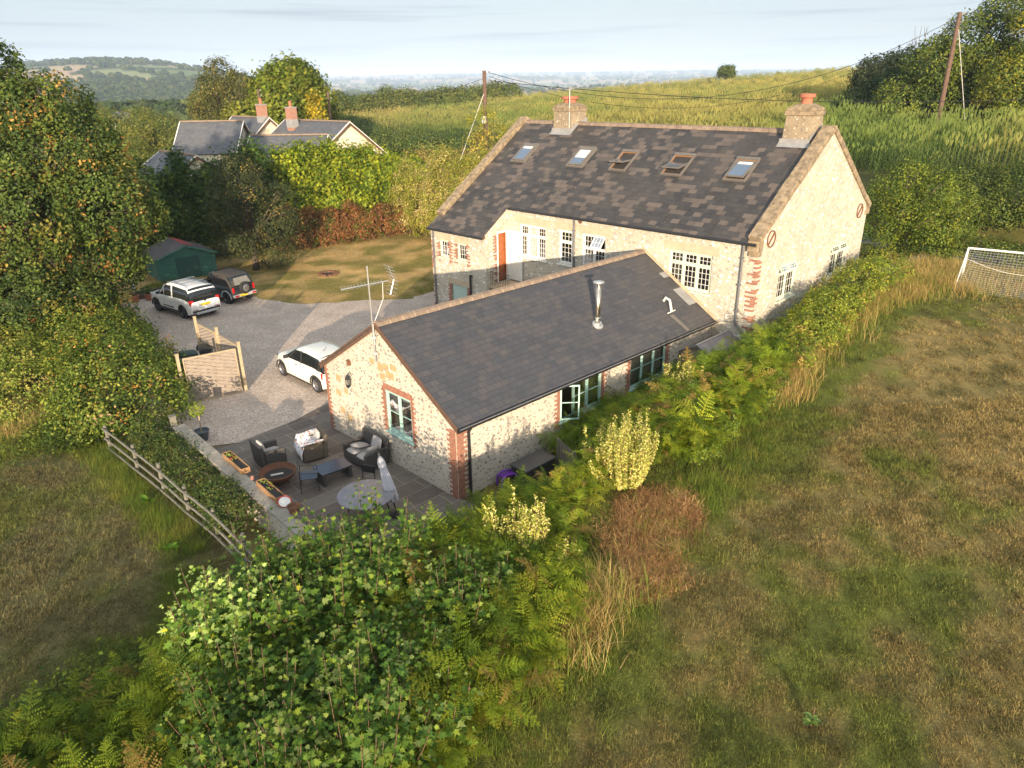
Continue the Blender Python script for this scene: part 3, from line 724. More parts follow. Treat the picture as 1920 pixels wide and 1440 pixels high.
# chimneys
def chimney(x0, x1, y0, y1, zt, pot, mast=False, lean=0.0):
    c = MB(); t_ = .05; k = lean
    zb_ = 7.9
    vs = [(x0-t_, y0-t_, zb_), (x1+t_, y0-t_, zb_), (x1+t_, y1+t_, zb_), (x0-t_, y1+t_, zb_), (x0+k, y0, zt-.35), (x1+k, y0, zt-.35), (x1+k, y1, zt-.35), (x0+k, y1, zt-.35)]
    c.add(vs, [(0, 1, 5, 4), (1, 2, 6, 5), (2, 3, 7, 6), (3, 0, 4, 7), (4, 5, 6, 7)])
    q = c.build('chimney', M_chimney, roof, noise=.015)
    c = MB(); c.b2(x0+k-.06, x1+k+.06, y0-.06, y1+.06, zt-.36, zt-.20); c.b2(x0+k-.02, x1+k+.02, y0-.02, y1+.02, zt-.20, zt-.10)
    a = [(x0+k, y0, zt-.10), (x1+k, y0, zt-.10), (x1+k, y1, zt-.10), (x0+k, y1, zt-.10)]; cx, cy = (x0+x1)/2+k, (y0+y1)/2
    b = [(cx-.25, cy-.25, zt+.06), (cx+.25, cy-.25, zt+.06), (cx+.25, cy+.25, zt+.06), (cx-.25, cy+.25, zt+.06)]
    c.add(a+b, [(0, 1, 5, 4), (1, 2, 6, 5), (2, 3, 7, 6), (3, 0, 4, 7), (4, 5, 6, 7)])
    c.build('chimney_cap', M_coping, q, bevel=.02)
    p_ = MB()
    if pot == 'wide':
        p_.lathe((cx, cy, zt+.03), [(.30, 0), (.30, .16), (.42, .18), (.43, .29), (.36, .31), (.34, .16), (0, .15)], 20)
        for t_ in (0,): pass
    else: p_.lathe((cx, cy, zt+.03), [(.22, 0), (.21, .22), (.30, .25), (.31, .37), (.22, .39), (.19, .2), (0, .18)], 20)
    p_.build('chimney_pot', M_terra, q, smooth=False)
    f_ = MB(); fl_ = -.02
    def zr_(y): return ZE+sl*y
    f_.add([(x0-.12, y0-.24, zr_(y0-.24)+.02), (x1+.12, y0-.24, zr_(y0-.24)+.02), (x1+.12, y0-.06, zr_(y0-.06)+.03), (x0-.12, y0-.06, zr_(y0-.06)+.03), (x0-.07, y0-.07, zr_(y0)+.16), (x1+.07, y0-.07, zr_(y0)+.16)],
            [(0, 1, 2, 3), (3, 2, 5, 4)])
    f_.add([(x1+.065, y0-.06, zr_(y0-.06)), (x1+.065, y1+.06, zr_(min(y1, ym))+.0), (x1+.065, y1+.06, zr_(min(y1, ym))+.25), (x1+.065, y0-.06, zr_(y0-.06)+.3)], [(0, 1, 2, 3)])
    f_.build('lead_flashing', M_grey, q)
    if mast:
        p_ = MB(); p_.tube([(x1-.1, y0-.04, zt-1.1), (x1-.1, y0-.04, zt+.75)], .022, 6); p_.tube([(x1-.42, y0-.04, zt+.68), (x1+.2, y0-.04, zt+.70)], .012, 5); p_.lathe((x1-.1, y0-.04, zt+.70), [(.06, 0), (.10, .06), (.03, .1)], 8)
        p_.build('aerial_mast', M_alu, q)
chimney(-13.83, -12.68, 4.40, 5.50, 9.93, 'wide', True)
chimney(-1.72, -.68, 4.35, 5.35, 9.98, 'tall', False, .05)
# skylights
def roofpt(x, y, h=0.0):
    n = Vector((0, -sl, 1)).normalized(); return Vector((x, y, ZE+sl*y))+n*h
def slopebox(mb, x0, x1, y0, y1, h0, h1):
    vs = [roofpt(x, y, h) for x in (x0, x1) for y in (y0, y1) for h in (h0, h1)]
    mb.add(vs, [(0, 1, 3, 2), (4, 6, 7, 5), (0, 4, 5, 1), (2, 3, 7, 6), (0, 2, 6, 4), (1, 5, 7, 3)])
M_skyfr = mat('skylight_flashing', (.16, .145, .13), .5, var=.2)
M_pine = mat('pine_frame', (.36, .18, .08), .5, var=.2)
for (x0, x1, op) in [(-14.86, -14.02, 0), (-11.18, -10.32, 0), (-8.66, -7.90, .55), (-5.90, -5.04, .42), (-2.98, -2.14, .13)]:
    y0, y1 = 2.42, 3.36; f = MB(); e = .07
    slopebox(f, x0-e, x1+e, y0-e, y0, .0, .07); slopebox(f, x0-e, x1+e, y1, y1+e*1.6, .0, .11)
    slopebox(f, x0-e, x0, y0, y1, .0, .08); slopebox(f, x1, x1+e, y0, y1, .0, .08)
    fo = f.build('skylight', M_skyfr, roof)
    wb = MB(); slopebox(wb, x0, x1, y0, y1, .012, .02); wb.build('opening', M_dark, fo)
    wl = MB(); slopebox(wl, x0+.002, x0+.02, y0, y1, .02, .06); slopebox(wl, x1-.02, x1-.002, y0, y1, .02, .06); slopebox(wl, x0+.02, x1-.02, y0, y0+.018, .02, .06); slopebox(wl, x0+.02, x1-.02, y1-.02, y1, .02, .06); wl.build('inner_frame', M_pine, fo)
    # sash pivots half way up
    yc2 = (y0+y1)/2; pc = roofpt((x0+x1)/2, yc2, .09); nn = Vector((0, -sl, 1)).normalized(); tt = Vector((0, 1, sl)).normalized(); hl = (y1-y0)*math.sqrt(1+sl*sl)/2-.01; hw = (x1-x0)/2-.015
    Rm = Matrix.Rotation(-op, 3, 'X'); t2, n2 = Rm @ tt, Rm @ nn
    def sb(mb, a, b, c, d_, h0, h1):
        mb.add([pc+Vector((x, 0, 0))+t2*y+n2*h for x in (a, b) for y in (c, d_) for h in (h0, h1)], [(0, 1, 3, 2), (4, 6, 7, 5), (0, 4, 5, 1), (2, 3, 7, 6), (0, 2, 6, 4), (1, 5, 7, 3)])
    s_ = MB(); q = .075
    sb(s_, -hw, hw, -hl, -hl+q, -.02, .03); sb(s_, -hw, hw, hl-q, hl, -.02, .03); sb(s_, -hw, -hw+q, -hl+q, hl-q, -.02, .03); sb(s_, hw-q, hw, -hl+q, hl-q, -.02, .03)
    so_ = s_.build('sash', M_skyfr, fo)
    if op: s2 = MB(); sb(s2, -hw, hw, -hl, hl, -.055, -.021); s2.f = s2.f; 
    g_ = MB(); sb(g_, -hw+q, hw-q, -hl+q, hl-q, .0, .012)
    tg = NT('skylight_glass'); tg.base((.30, .38, .48)); tg.p(Roughness=.05, Specular_IOR_Level=1.0, Metallic=.75); g_.build('pane', tg.m, so_)
    if x0 in (-14.86, -11.18, -2.98):
        b_ = MB(); sb(b_, -hw+q+.03, hw-q-.03, (hl*.55 if x0 != -11.18 else -hl*.1), hl-q-.02, .0125, .018); b_.build('blind', M_white, so_)
# gutters, pipes
g_ = MB(); g_.tube([(-HL5, yl-.05, zl-.06), (-.05, yl-.05, zl-.06)], .06, 8); gt = g_.build('gutter', M_black, house)
g_ = MB(); g_.tube([(-HL-.06, yc-.05, zc_-.06), (-HL5-.02, yc-.05, zc_-.06)], .06, 8); g_.build('gutter', M_black, house)
M_grpipe = mat('grey_downpipe', (.16, .16, .17), .5, var=.3)
for pts in ([(-.58, -.07, zl-.1), (-.58, -.07, 2.37), (-.2, -.09, 2.05), (.02, -.1, 1.85)], [(-8.62, -.07, zl-.1), (-8.62, -.07, 1.0)], [(-16.33, -CC-.07, zc_-.1), (-16.33, -CC-.07, .0)]):
    p_ = MB(); p_.tube(pts, .045, 8)
    for z in (4.9, 3.9, 2.9): p_.b2(pts[0][0]-.06, pts[0][0]+.06, pts[0][1]-.055, pts[0][1]+.05, min(z, zc_-.3) if pts[0][0] < -16 else z, (min(z, zc_-.3) if pts[0][0] < -16 else z)+.05)
    p_.build('downpipe', M_grpipe, house)
p_ = MB(); p_.tube([(-13.55, -CC-.02, 2.35), (-13.62, -CC-.1, 2.42), (-13.62, -CC-.1, 1.9), (-13.62, -CC-.1, .2)], .055, 8); p_.tube([(-13.62, -CC-.1, 1.35), (-13.35, -CC-.06, 1.36)], .02, 6); p_.build('soil_pipe', M_black, house)
p_ = MB(); p_.tube([(-8.62, -.09, 3.25), (-8.62, -.09, 2.3)], .09, 8); p_.build('rainwater_hopper', M_black, house)
M_pine2 = mat('pine_shutter', (.34, .16, .06), .6, var=.4, scale=9)
M_lint = mat('lintel_render', (.50, .42, .30), .85, col2=(.42, .34, .24), scale=3, bump=.3)
# windows
window(house, PF, *W1, 3, tr=4.28, grid=(3, 4), fm=M_white, ft=.085, fill=(.5, M_pine2))
window(house, PF, *W2, 1, tr=4.28, grid=(3, 4), fm=M_white, ft=.085)
w3 = window(house, PF, *W3, 2, tr=4.20, grid=(3, 4), fm=M_white, ft=.085, openlights=((1, 1),))
open_light(w3, PF, -7.53, -6.96, 4.255, 4.80, 0, rad(38), M_white, grid=(3, 2), top=True)
w4 = window(house, PF, *W4, 3, tr=4.27, grid=(3, 4), fm=M_sage, ft=.09)
f = MB(); f.pbox(PF, W4[0]+.1, W4[0]+.42, W4[2]+.1, W4[3]-.1, -.30, -.27); f.build('curtain', M_blind, w4)
for c_ in CW: window(house, PC, *c_, 1, grid=(3, 3), fm=M_sage, ft=.07, fill=(.3, M_blind))
for gwi in GW:
    wo = window(house, PG, *gwi, 2, tr=3.95, grid=(3, 3), fm=M_sage, openlights=((0, 1), (1, 1)), d=-.09, ft=.10)
    f = MB(); f.pbox(PG, gwi[0]+.75, gwi[1]-.1, gwi[2]+.1, gwi[3]-.1, -.32, -.29); f.build('curtain', M_blind, wo)
    for k in (0, 1):
        wv = (gwi[1]-gwi[0]-3*.10)/2; a = gwi[0]+.10+k*(wv+.10)
        open_light(wo, PG, a, a+wv, 4.05, gwi[3]-.10, 0, rad(24), M_sage, grid=(3, 2), top=True, d=-.08)
d_ = MB(); d_.pbox(PC, CD[0]+.03, CD[1]-.03, .02, CD[3]-.02, -.10, -.06)
for k in range(1, 7): x = CD[0]+.03+(CD[1]-CD[0]-.06)*k/7; d_.pbox(PC, x-.006, x+.006, .05, CD[3]-.05, -.061, -.052)
M_pteal = mat('pale_turquoise_door', (.42, .55, .50), .5, var=.1); d_.build('lower_door', M_pteal, house)
# lintel bands
for (a, b, z0, z1) in (W1, W2, W3, W4): lt = MB(); lt.pbox(PF, a-.25, b+.25, z1, z1+.34, -.05, .006); lt.build('lintel', M_lint, house)
for (a, b, z0, z1) in CW+[CD]: lt = MB(); lt.pbox(PC, a-.2, b+.2, z1, z1+.30, -.05, .006); lt.build('lintel', M_lint, house)
# brickwork
rs = random.Random(9); q = MB()
def surround(par, P_, u, sgn, za, zb, l1, l2, prob):
    q = MB(); courses(q, P_, u, sgn, za, zb, l1, l2, prob=prob, rs=rs); q.build('brick_surround', M_quoin, par)
for (a, b, z0, z1) in CW: surround(house, PC, a, -1, z0-.25, z1, .26, .13, .75); surround(house, PC, b, 1, z0-.25, z1, .26, .13, .75)
surround(house, PC, CD[0], -1, .1, CD[3], .26, .15, .9); surround(house, PC, CD[1], 1, .1, CD[3], .26, .15, .9)
surround(house, PS, DR[0], -1, 2.1, DR[3], .24, .12, .75); surround(house, PC, -HL, 1, .2, ZC-.7, .18, .10, .5)
q = MB(); courses(q, PF, 0, -1, 2.2, ZE-.65, .34, .14, h=.085, prob=.62, rs=random.Random(1), proud=.010); courses(q, PG, 0, 1, 2.2, ZE-.65, .14, .30, h=.085, prob=.55, rs=random.Random(1), proud=.010)
q.build('quoin', M_quoin, house)
# door on the side wall, its open leaf, the landing
f = MB(); f.pbox(PS, DR[0], DR[0]+.09, DR[2], DR[3], -.12, .02); f.pbox(PS, DR[1]-.16, DR[1], DR[2], DR[3], -.12, .02); f.pbox(PS, DR[0]+.09, DR[1]-.16, DR[3]-.09, DR[3], -.12, .02); fr = f.build('door_frame', M_white, house)
f = MB(); f.b2(-HL5-.25, -HL5-.20, DR[0]-.02, DR[1]+.02, DR[2]+.02, DR[3]-.06)
for k in range(4): y = DR[0]+.1+k*.22; f.b2(-HL5-.199, -HL5-.192, y, y+.012, DR[2]+.1, DR[3]-.15)
f.build('inner_door', M_door, house)
f = MB(); f.b2(-HL5+.02, -HL5+.80, -.10, -.055, DR[2]+.03, DR[3]-.03)
f.b2(-HL5+.10, -HL5+.72, -.11, -.101, DR[2]+.15, DR[3]-.9); lf = f.build('open_door', M_white, house, bevel=.006)
f = MB(); f.tube([(-HL5+.70, -.14, 3.15), (-HL5+.70, -.14, 3.27)], .014, 6); f.build('handle', M_black, lf)
f = MB(); f.b2(-HL5+.005, -HL5+1.3, -CC+.2, -.12, 1.93, 2.03); f.b2(-HL5+.005, -HL5+1.2, -CC+.3, -.12, .2, 1.93); ld_ = f.build('door_landing', M_dress, house)
f = MB()
for k in range(12): f.tube([(-HL5+.05+k*.11, -CC+.25, 2.03), (-HL5+.05+k*.11, -CC+.25, 2.72)], .009, 5)
f.tube([(-HL5+.02, -CC+.25, 2.72), (-HL5+1.3, -CC+.25, 2.72)], .014, 6); f.build('railing', M_black, ld_)
# wall tie plates
for (P_, u, z) in ((PG, .80, 5.57), (PG, 9.05, 5.54)):
    f = MB(); o_, uu, nn = P_
    ctr = Vector(o_)+Vector(uu)*u+Vector(nn)*.03+Vector((0, 0, z))
    f.tube([ctr+Vector(uu)*.30*math.cos(t_)+Vector((0, 0, .30*math.sin(t_))) for t_ in [2*PI*i/20 for i in range(21)]], .022, 6, cap=False)
    f.tube([ctr-Vector(uu)*.2-Vector((0, 0, .2)), ctr+Vector(uu)*.2+Vector((0, 0, .2))], .028, 6); f.build('tie_plate', M_iron, house)
f = MB(); f.lathe((-9.3+.98, -.0, 5.35), [(.10, 0), (.10, .03), (.03, .05)], 12, M=Matrix.Rotation(rad(90), 3, 'X')); f.build('tie_boss', M_iron, house)

# ================================================================== ANNEX
AO = Vector((-1.559, 17.603, 0)); ARZ = rad(44.024)
AW, AZ, AR, AL = 6.811, 2.413, 4.516, 13.03
annex = thing('flint_annex', 'low flint and brick annex with smooth dark slate roof, metal flue and turquoise windows', 'annex', AO, ARZ)
PA = (Vector((0, 0, 0)), X1, -Y1); PB = (Vector((0, 0, 0)), Y1, -X1)
asl = (AR-AZ)/(AW/2)
LW = [(4.24, 6.30, 1.0, 2.29), (7.86, 9.98, 1.0, 2.31)]; GWN = (2.0, 3.28, 1.13, 2.49)
wm = MB(); wall_panel(wm, PA, [(0, AZ-.02), (AL, AZ-.02)], -.4, LW, reveal=.12)
wall_panel(wm, PB, [(0, AZ-.04), (AW/2, AR-.06), (AW, AZ-.04)], -.4, [GWN], reveal=.12)
wall_panel(wm, (Vector((0, AW, 0)), X1, Y1), [(0, AZ-.02), (AL-.05, AZ-.02)], -.4)
wm.build('wall', M_annexwall, annex)
fl = MB(); fl.b2(.1, AL-.1, .1, AW-.1, .05, .1); fl.b2(.1, AL-.1, .1, AW-.1, 2.38, 2.40); fl.b2(.1, AL-.1, 3.3, 3.36, .1, 2.38); fl.build('interior_floor', M_floor, annex)
ov = .16; rf = MB(); ze = AZ-asl*ov
roof_slab(rf, [(-.07, AW/2, AR+.04), (AL+.0, AW/2, AR+.04), (AL+.0, -ov, ze+.04), (-.07, -ov, ze+.04)], .07)
roof_slab(rf, [(-.07, AW/2, AR+.04), (AL-.04, AW/2, AR+.04), (AL-.04, AW+ov, ze+.04), (-.07, AW+ov, ze+.04)], .07)
ar = rf.build('roof', M_annexslate, annex)
b_ = MB()
for sgn, y0 in ((1, -ov), (-1, AW+ov)):
    b_.beam((-.05, y0, ze-.065), (-.05, AW/2, AR-.065), .035, .13); b_.beam((-.075, y0, ze+.03), (-.075, AW/2, AR+.03), .03, .05)
b_.build('bargeboard', M_barge, ar)
rd = MB(); x = -.06; k = 0
while x < AL-.1:
    ln = min(.46, AL-.02-x); h = .004*(k % 2)
    rd.extr([(x, AW/2-.17, AR-.035+h), (x, AW/2-.11, AR+.065+h), (x, AW/2, AR+.105+h), (x, AW/2+.11, AR+.065+h), (x, AW/2+.17, AR-.035+h)], (ln-.02, 0, 0)); x += .46; k += 1
rd.build('ridge_tiles', M_ridge, ar)
jm = MB(); x = -.06+.44
while x < AL-.3:
    jm.extr([(x, AW/2-.168, AR-.03), (x, AW/2-.108, AR+.062), (x, AW/2, AR+.10), (x, AW/2+.108, AR+.062), (x, AW/2+.168, AR-.03)], (.03, 0, 0)); x += .46
jm.build('ridge_mortar', M_dress, ar)
f = MB(); f.beam((AL-.03, -.22, ze+.08), (AL-.03, AW/2, AR+.13), .10, .06, up=(1, 0, 0)); f.beam((AL-.03, AW/2, AR+.13), (AL-.03, AW+.1, ze+.1), .10, .06, up=(1, 0, 0)); f.build('mortar_fillet', M_dress, ar)
def apt(s, d, h=0.0):
    n = Vector((0, -asl, 1)).normalized(); return Vector((s, d, AZ+.04+asl*d))+n*h
f = MB(); f.add([apt(10.9, 1.75, .012), apt(12.95, 1.35, .012), apt(12.95, .75, .012), apt(12.2, .80, .012)], [(0, 1, 2, 3)])
f = MB(); f.add([apt(12.45, 1.5, .012), apt(13.0, 1.5, .012), apt(13.0, .72, .012), apt(12.45, .72, .012)], [(0, 1, 2, 3)]); f.add([apt(12.6, 2.3, .012), apt(13.0, 2.3, .012), apt(13.0, 2.05, .012), apt(12.6, 2.05, .012)], [(0, 1, 2, 3)]); f.build('lead_patch', M_grey, ar)
g_ = MB(); g_.tube([(-.08, -ov-.05, ze-.01), (AL-.05, -ov-.05, ze-.01)], .055, 8); g_.b2(-.06, AL-.05, -ov+.0, -ov+.03, ze-.12, ze-.0); g_.build('gutter', M_black, annex)
g_ = MB(); g_.tube([(-.05, -ov-.11, ze+.035), (AL-.05, -ov-.11, ze+.035)], .008, 5); g_.build('gutter_lip', M_grey, annex)
p_ = MB(); p_.tube([(.40, -ov-.05, ze-.03), (.40, -.07, ze-.25), (.40, -.07, .0)], .045, 8); p_.build('downpipe', M_black, annex)
# flue
s0, d0 = 7.46, 1.19; b0 = apt(s0, d0); f = MB(); f.tube([b0-Vector((0, 0, .1)), b0+Vector((0, 0, 1.42))], .095, 20); fo = f.build('flue', M_steel, annex, smooth=True)
f = MB(); f.lathe(b0+Vector((0, 0, 1.50)), [(.05, -.08), (.05, 0), (.20, .01), (.19, .05), (.0, .085)], 20); f.build('cowl', M_alu, fo, smooth=True)
f = MB(); f.lathe(b0+Vector((0, 0, .27)), [(.105, 0), (.105, .03)], 20); nn_ = Vector((0, -asl, 1)).normalized()
f.build('flue_band', M_alu, fo); f = MB(); f.lathe(b0-Vector((0, 0, .0))+nn_*.03, [(.21, -.02), (.20, .02), (.12, .05), (.1, .12)], 20, M=nn_.to_track_quat('Z', 'Y').to_matrix()); f.build('flashing_collar', M_alu, fo)
f = MB(); f.tube([apt(11.45, 1.22, .0), apt(11.45, 1.22, .16), apt(11.42, 1.05, .22), apt(11.25, .84, .16), apt(11.18, .72, .10)], .05, 8); f.tube([apt(10.95, .70, .06), apt(11.45, .72, .06)], .025, 6); f.build('vent_pipe', M_pvc, annex)
f = MB(); f.add([apt(11.0, .62, .009), apt(11.25, .62, .009), apt(11.3, -.12, .009), apt(11.1, -.12, .009)], [(0, 1, 2, 3)]); f.build('lime_stain', mat('lime_stain', (.15, .135, .115), .8), ar)
# windows
w_ = window(annex, PB, *GWN, 2, fm=M_teal, midbar=True, d=-.05)
c1 = window(annex, PA, *LW[0], 3, fm=M_teal, midbar=True, openlights=((0, 0),), d=-.05)
wv = (LW[0][1]-LW[0][0]-4*.055)/3
open_light(c1, PA, LW[0][0]+.055, LW[0][0]+.055+wv, LW[0][2]+.055, LW[0][3]-.055, 0, rad(40), M_teal, mid=True)
window(annex, PA, *LW[1], 3, fm=M_teal, midbar=True, d=-.05, fill=(.04, M_blind))
f = MB(); f.pbox(PA, LW[0][0]+2*.055+wv*2+.05, LW[0][1]-.06, LW[0][2]+.1, LW[0][3]-.03, -.24, -.21); f.build('curtain', M_blind, c1)
f = MB(); f.pbox(PB, 2.62, 3.22, 1.2, 2.44, -.26, -.23); f.pbox(PB, 2.05, 2.55, 2.0, 2.44, -.25, -.22); f.build('curtain', M_blind, w_)
# brickwork
rs = random.Random(4); q = MB(); courses(q, PA, 0.012, 1, .0, AZ-.2, .36, .25, rs=rs, proud=.012); courses(q, PB, 0.012, 1, .0, AZ-.2, .25, .36, rs=rs, proud=.012); q.build('quoin', M_quoin, annex)
q = MB(); courses(q, PB, AW-.012, -1, .0, AZ-.1, .25, .14, rs=rs); q.build('quoin', M_quoin, annex)
q = MB()
for (a, b, z0, z1) in LW: surround(annex, PA, a, -1, z0-.2, z1+.02, .25, .14, 1); surround(annex, PA, b, 1, z0-.2, z1+.02, .25, .14, 1)
a, b, z0, z1 = GWN; surround(annex, PB, a, -1, z0-.15, z1+.1, .20, .11, 1); surround(annex, PB, b, 1, z0-.15, z1+.1, .20, .11, 1); q = MB()
x = a-.1
while x < b+.05: q.pbox(PB, x, x+.065, z1+.01, z1+.20, -.05, .012); x += .077
q.build('brick_surround', M_quoin, annex)
q = MB()
for (u, z, w_, h_) in [(2.75, 3.32, .30, .2), (3.12, 3.25, .28, .17), (2.95, 3.02, .42, .22), (3.42, 3.16, .3, .26), (3.35, 2.88, .28, .2), (3.85, 3.25, .26, .17), (5.95, 2.1, .3, .22), (6.05, 1.55, .3, .2), (5.55, 1.75, .22, .2), (5.9, .95, .26, .24), (5.5, .8, .28, .22)]:
    q = MB(); q.pbox(PB, u-w_/2, u+w_/2, z-h_/2, z+h_/2, -.03, .010); q.build('stone_block', M_sand, annex, bevel=.012)
# lantern and bracket
f = MB(); ctr = Vector((-.16, 5.12, 2.22))
f.lathe(ctr, [(.02, -.2), (.075, -.13), (.075, -.12)], 6); f.lathe(ctr, [(.10, .12), (.06, .2), (.02, .26), (0, .27)], 6)
for k in range(6): t_ = k*PI/3; f.tube([ctr+Vector((.07*math.cos(t_), .07*math.sin(t_), -.13)), ctr+Vector((.095*math.cos(t_), .095*math.sin(t_), .12))], .007, 4)
f.tube([ctr+Vector((0, 0, .27)), ctr+Vector((.08, 0, .33)), ctr+Vector((.16, 0, .2))], .012, 5); lo = f.build('wall_lantern', M_black, annex)
f = MB(); f.lathe(ctr, [(.06, -.12), (.082, .11)], 6); f.build('lantern_glass', M_glass, lo)
f = MB(); f.b2(-.10, -.015, 5.06, 5.16, 2.78, 2.92); f.b2(-.14, -.03, 5.08, 5.14, 2.92, 2.97); f.build('bell_box', M_iron, annex, bevel=.01)
# television aerial on the gable
am = thing('television_aerial', 'silver television aerial on a tall thin mast at the annex gable top', 'aerial', annex.matrix_basis @ Vector((0, 0, 0)) if False else Vector((AO.x+math.cos(ARZ)*-.12-math.sin(ARZ)*3.45, AO.y+math.sin(ARZ)*-.12+math.cos(ARZ)*3.45, 0)), 0)
f = MB(); f.tube([(0, 0, 3.35), (0, 0, 6.25)], .022, 8); f.b2(-.05, .08, -.05, .05, 3.6, 3.66); f.b2(-.05, .08, -.05, .05, 4.1, 4.16); f.build('mast', M_alu, am)
f = MB(); bd = Vector((math.cos(rad(38)), math.sin(rad(38)), .0)); sd_ = Vector((-bd.y, bd.x, 0)); zc0 = 5.72
a0 = Vector((0, 0, zc0)); f.tube([a0-bd*.85, a0+bd*.62], .014, 6)
for k in range(13): p = a0-bd*.82+bd*k*.105; f.tube([p-sd_*.10+Vector((0, 0, .05)), p, p+sd_*.10+Vector((0, 0, .05))], .006, 4); f.tube([p-sd_*.10-Vector((0, 0, .03)), p+sd_*.10-Vector((0, 0, .03))], .005, 4)
f.build('boom', M_alu, am)
f = MB(); e0 = a0+bd*.62
for k in range(9): z = -.42+k*.105; off = bd*(.20-abs(z)*.35); f.tube([e0+off-sd_*.28+Vector((0, 0, z)), e0+off+sd_*.28+Vector((0, 0, z))], .007, 4)
f.tube([e0+bd*.05+Vector((0, 0, -.42)), e0+bd*.20, e0+bd*.05+Vector((0, 0, .42))], .010, 5); f.build('reflector', M_alu, am)
f = MB(); f.tube([a0+bd*.45, a0+bd*.42-Vector((0, 0, .5)), a0+bd*.18-Vector((0, 0, .95)), Vector((.02, 0, 4.5)), Vector((.03, -.02, 3.9))], .010, 5); f.build('cable', M_pvc, am)

# ================================================================== NEIGHBOUR HOUSES
def block(root, ox, oy, rz, L_, hw1, hw2, ze1, ze2, zr, zb_=-2, wallm=None, name='', chim=None, wins=()):
    """gabled block: ridge from (ox,oy) along rz for L_; eaves hw1 to the left, hw2 to the right of the ridge"""
    c_, s_ = math.cos(rz), math.sin(rz); o = Vector((ox, oy, 0)); u = Vector((c_, s_, 0)); n = Vector((-s_, c_, 0))
    def q(a, d, z): return o+u*a+n*d+Vector((0, 0, z))
    wb = MB()
    for a in (0.0, L_): wb.add([q(a, hw1, zb_), q(a, -hw2, zb_), q(a, -hw2, ze2-.05), q(a, 0, zr-.08), q(a, hw1, ze1-.05)], [(0, 1, 2, 3, 4)])
    wb.add([q(0, hw1, zb_), q(L_, hw1, zb_), q(L_, hw1, ze1-.05), q(0, hw1, ze1-.05)], [(0, 1, 2, 3)]); wb.add([q(0, -hw2, zb_), q(L_, -hw2, zb_), q(L_, -hw2, ze2-.05), q(0, -hw2, ze2-.05)], [(0, 1, 2, 3)])
    wo = wb.build('wall', wallm or M_cream, root)
    rb = MB(); e = .25
    s1 = (zr-ze1)/hw1; s2 = (zr-ze2)/hw2
    roof_slab(rb, [q(-e, 0, zr), q(L_+e, 0, zr), q(L_+e, hw1+.25, ze1-s1*.25), q(-e, hw1+.25, ze1-s1*.25)], .1)
    roof_slab(rb, [q(-e, 0, zr), q(L_+e, 0, zr), q(L_+e, -hw2-.25, ze2-s2*.25), q(-e, -hw2-.25, ze2-s2*.25)], .1)
    ro = rb.build('roof', M_nslate, root)
    for a, a2 in ((-e-.02, -e-.03), (L_+e+.02, L_+e+.03)):
        for dd_, zz_ in ((hw1+.25, ze1-s1*.25), (-hw2-.25, ze2-s2*.25)):
            MB().beam(q(a, 0, zr-.16), q(a, dd_, zz_-.16), .05, .22).build('bargeboard', M_barge, ro); MB().beam(q(a2, 0, zr-.01), q(a2, dd_, zz_-.01), .08, .07).build('verge_trim', M_white, ro)
    rt = MB(); rt.beam(q(-e, 0, zr+.03), q(L_+e, 0, zr+.03), .28, .12); rt.build('ridge_tiles', M_ridge, ro)
    if chim is not None:
        for (a, d, zt) in chim:
            k = MB(); p = q(a, d, 0); k.box((p.x, p.y, (zt+zr-1.2)/2), (.92, .66, zt-zr+1.2), rz); ko = k.build('chimney', M_brick, ro)
            k = MB(); k.box((p.x, p.y, zt+.04), (1.0, .74, .10), rz); k.box((p.x, p.y, zr-.25), (.97, .71, .75), rz); k.build('chimney_collar', M_grey, ko)
            k = MB(); k.lathe((p.x, p.y, zt+.08), [(.16, 0), (.13, .42), (.17, .45), (.17, .52), (.12, .53)], 12); k.build('chimney_pot', M_terra, ko)
    for (side, a, z0, w_, h_) in wins:
        P_ = {'g': (q(0, 0, 0), n, -u), 'l': (q(0, hw1, 0), u, n)}[side]
        window(root, (P_[0], P_[1], P_[2]), a, a+w_, z0, z0+h_, 2, fm=M_white, d=.03, name='window')
    return wo
hr = thing('neighbour_house', 'cream rendered neighbour house nearest the lane, slate roof with brick chimney beside golden conifer', 'house')
block(hr, -14.65, 70.0, rad(140), 9.6, 3.8, 4.3, 5.2, 4.6, 7.8, chim=[(7.2, 1.0, 8.95)])
block(hr, -16.3, 67.8, rad(176), 6.6, 2.6, 3.2, 5.0, 4.8, 6.85)
block(hr, -12.4, 73.4, rad(140), 2.6, 1.4, 1.6, 3.0, 2.4, 4.3, wallm=M_dress)
hl = thing('neighbour_house', 'cream rendered neighbour house in an angle, slate roofs, brick chimney on its right gable', 'house')
block(hl, -23.6, 75.4, rad(138), 6.6, 4.6, 3.4, 4.1, 5.0, 8.05, chim=[(.6, .2, 9.2)], wins=[('l', 1.2, 3.4, .8, 1.0)])
block(hl, -25.8, 74.0, rad(180), 5.6, 3.0, 3.4, 5.3, 5.0, 7.85)
block(hl, -25.8, 62.0, rad(136), 6.8, 2.9, 2.7, 3.9, 4.1, 5.75)
wh = thing('white_cottage', 'small white cottage with grey roof far off among trees on the left', 'cottage')
block(wh, -116, 242, rad(150), 11, 4.5, 4.5, .5, .5, 3.7, zb_=-6, wallm=M_white)
wh2 = thing('white_cottage', 'tiny white cottage half hidden behind trees right of the farther cottage', 'cottage')
block(wh2, -128, 330, rad(120), 8, 3.5, 3.5, -1.0, -1.0, 1.6, zb_=-7, wallm=M_white)
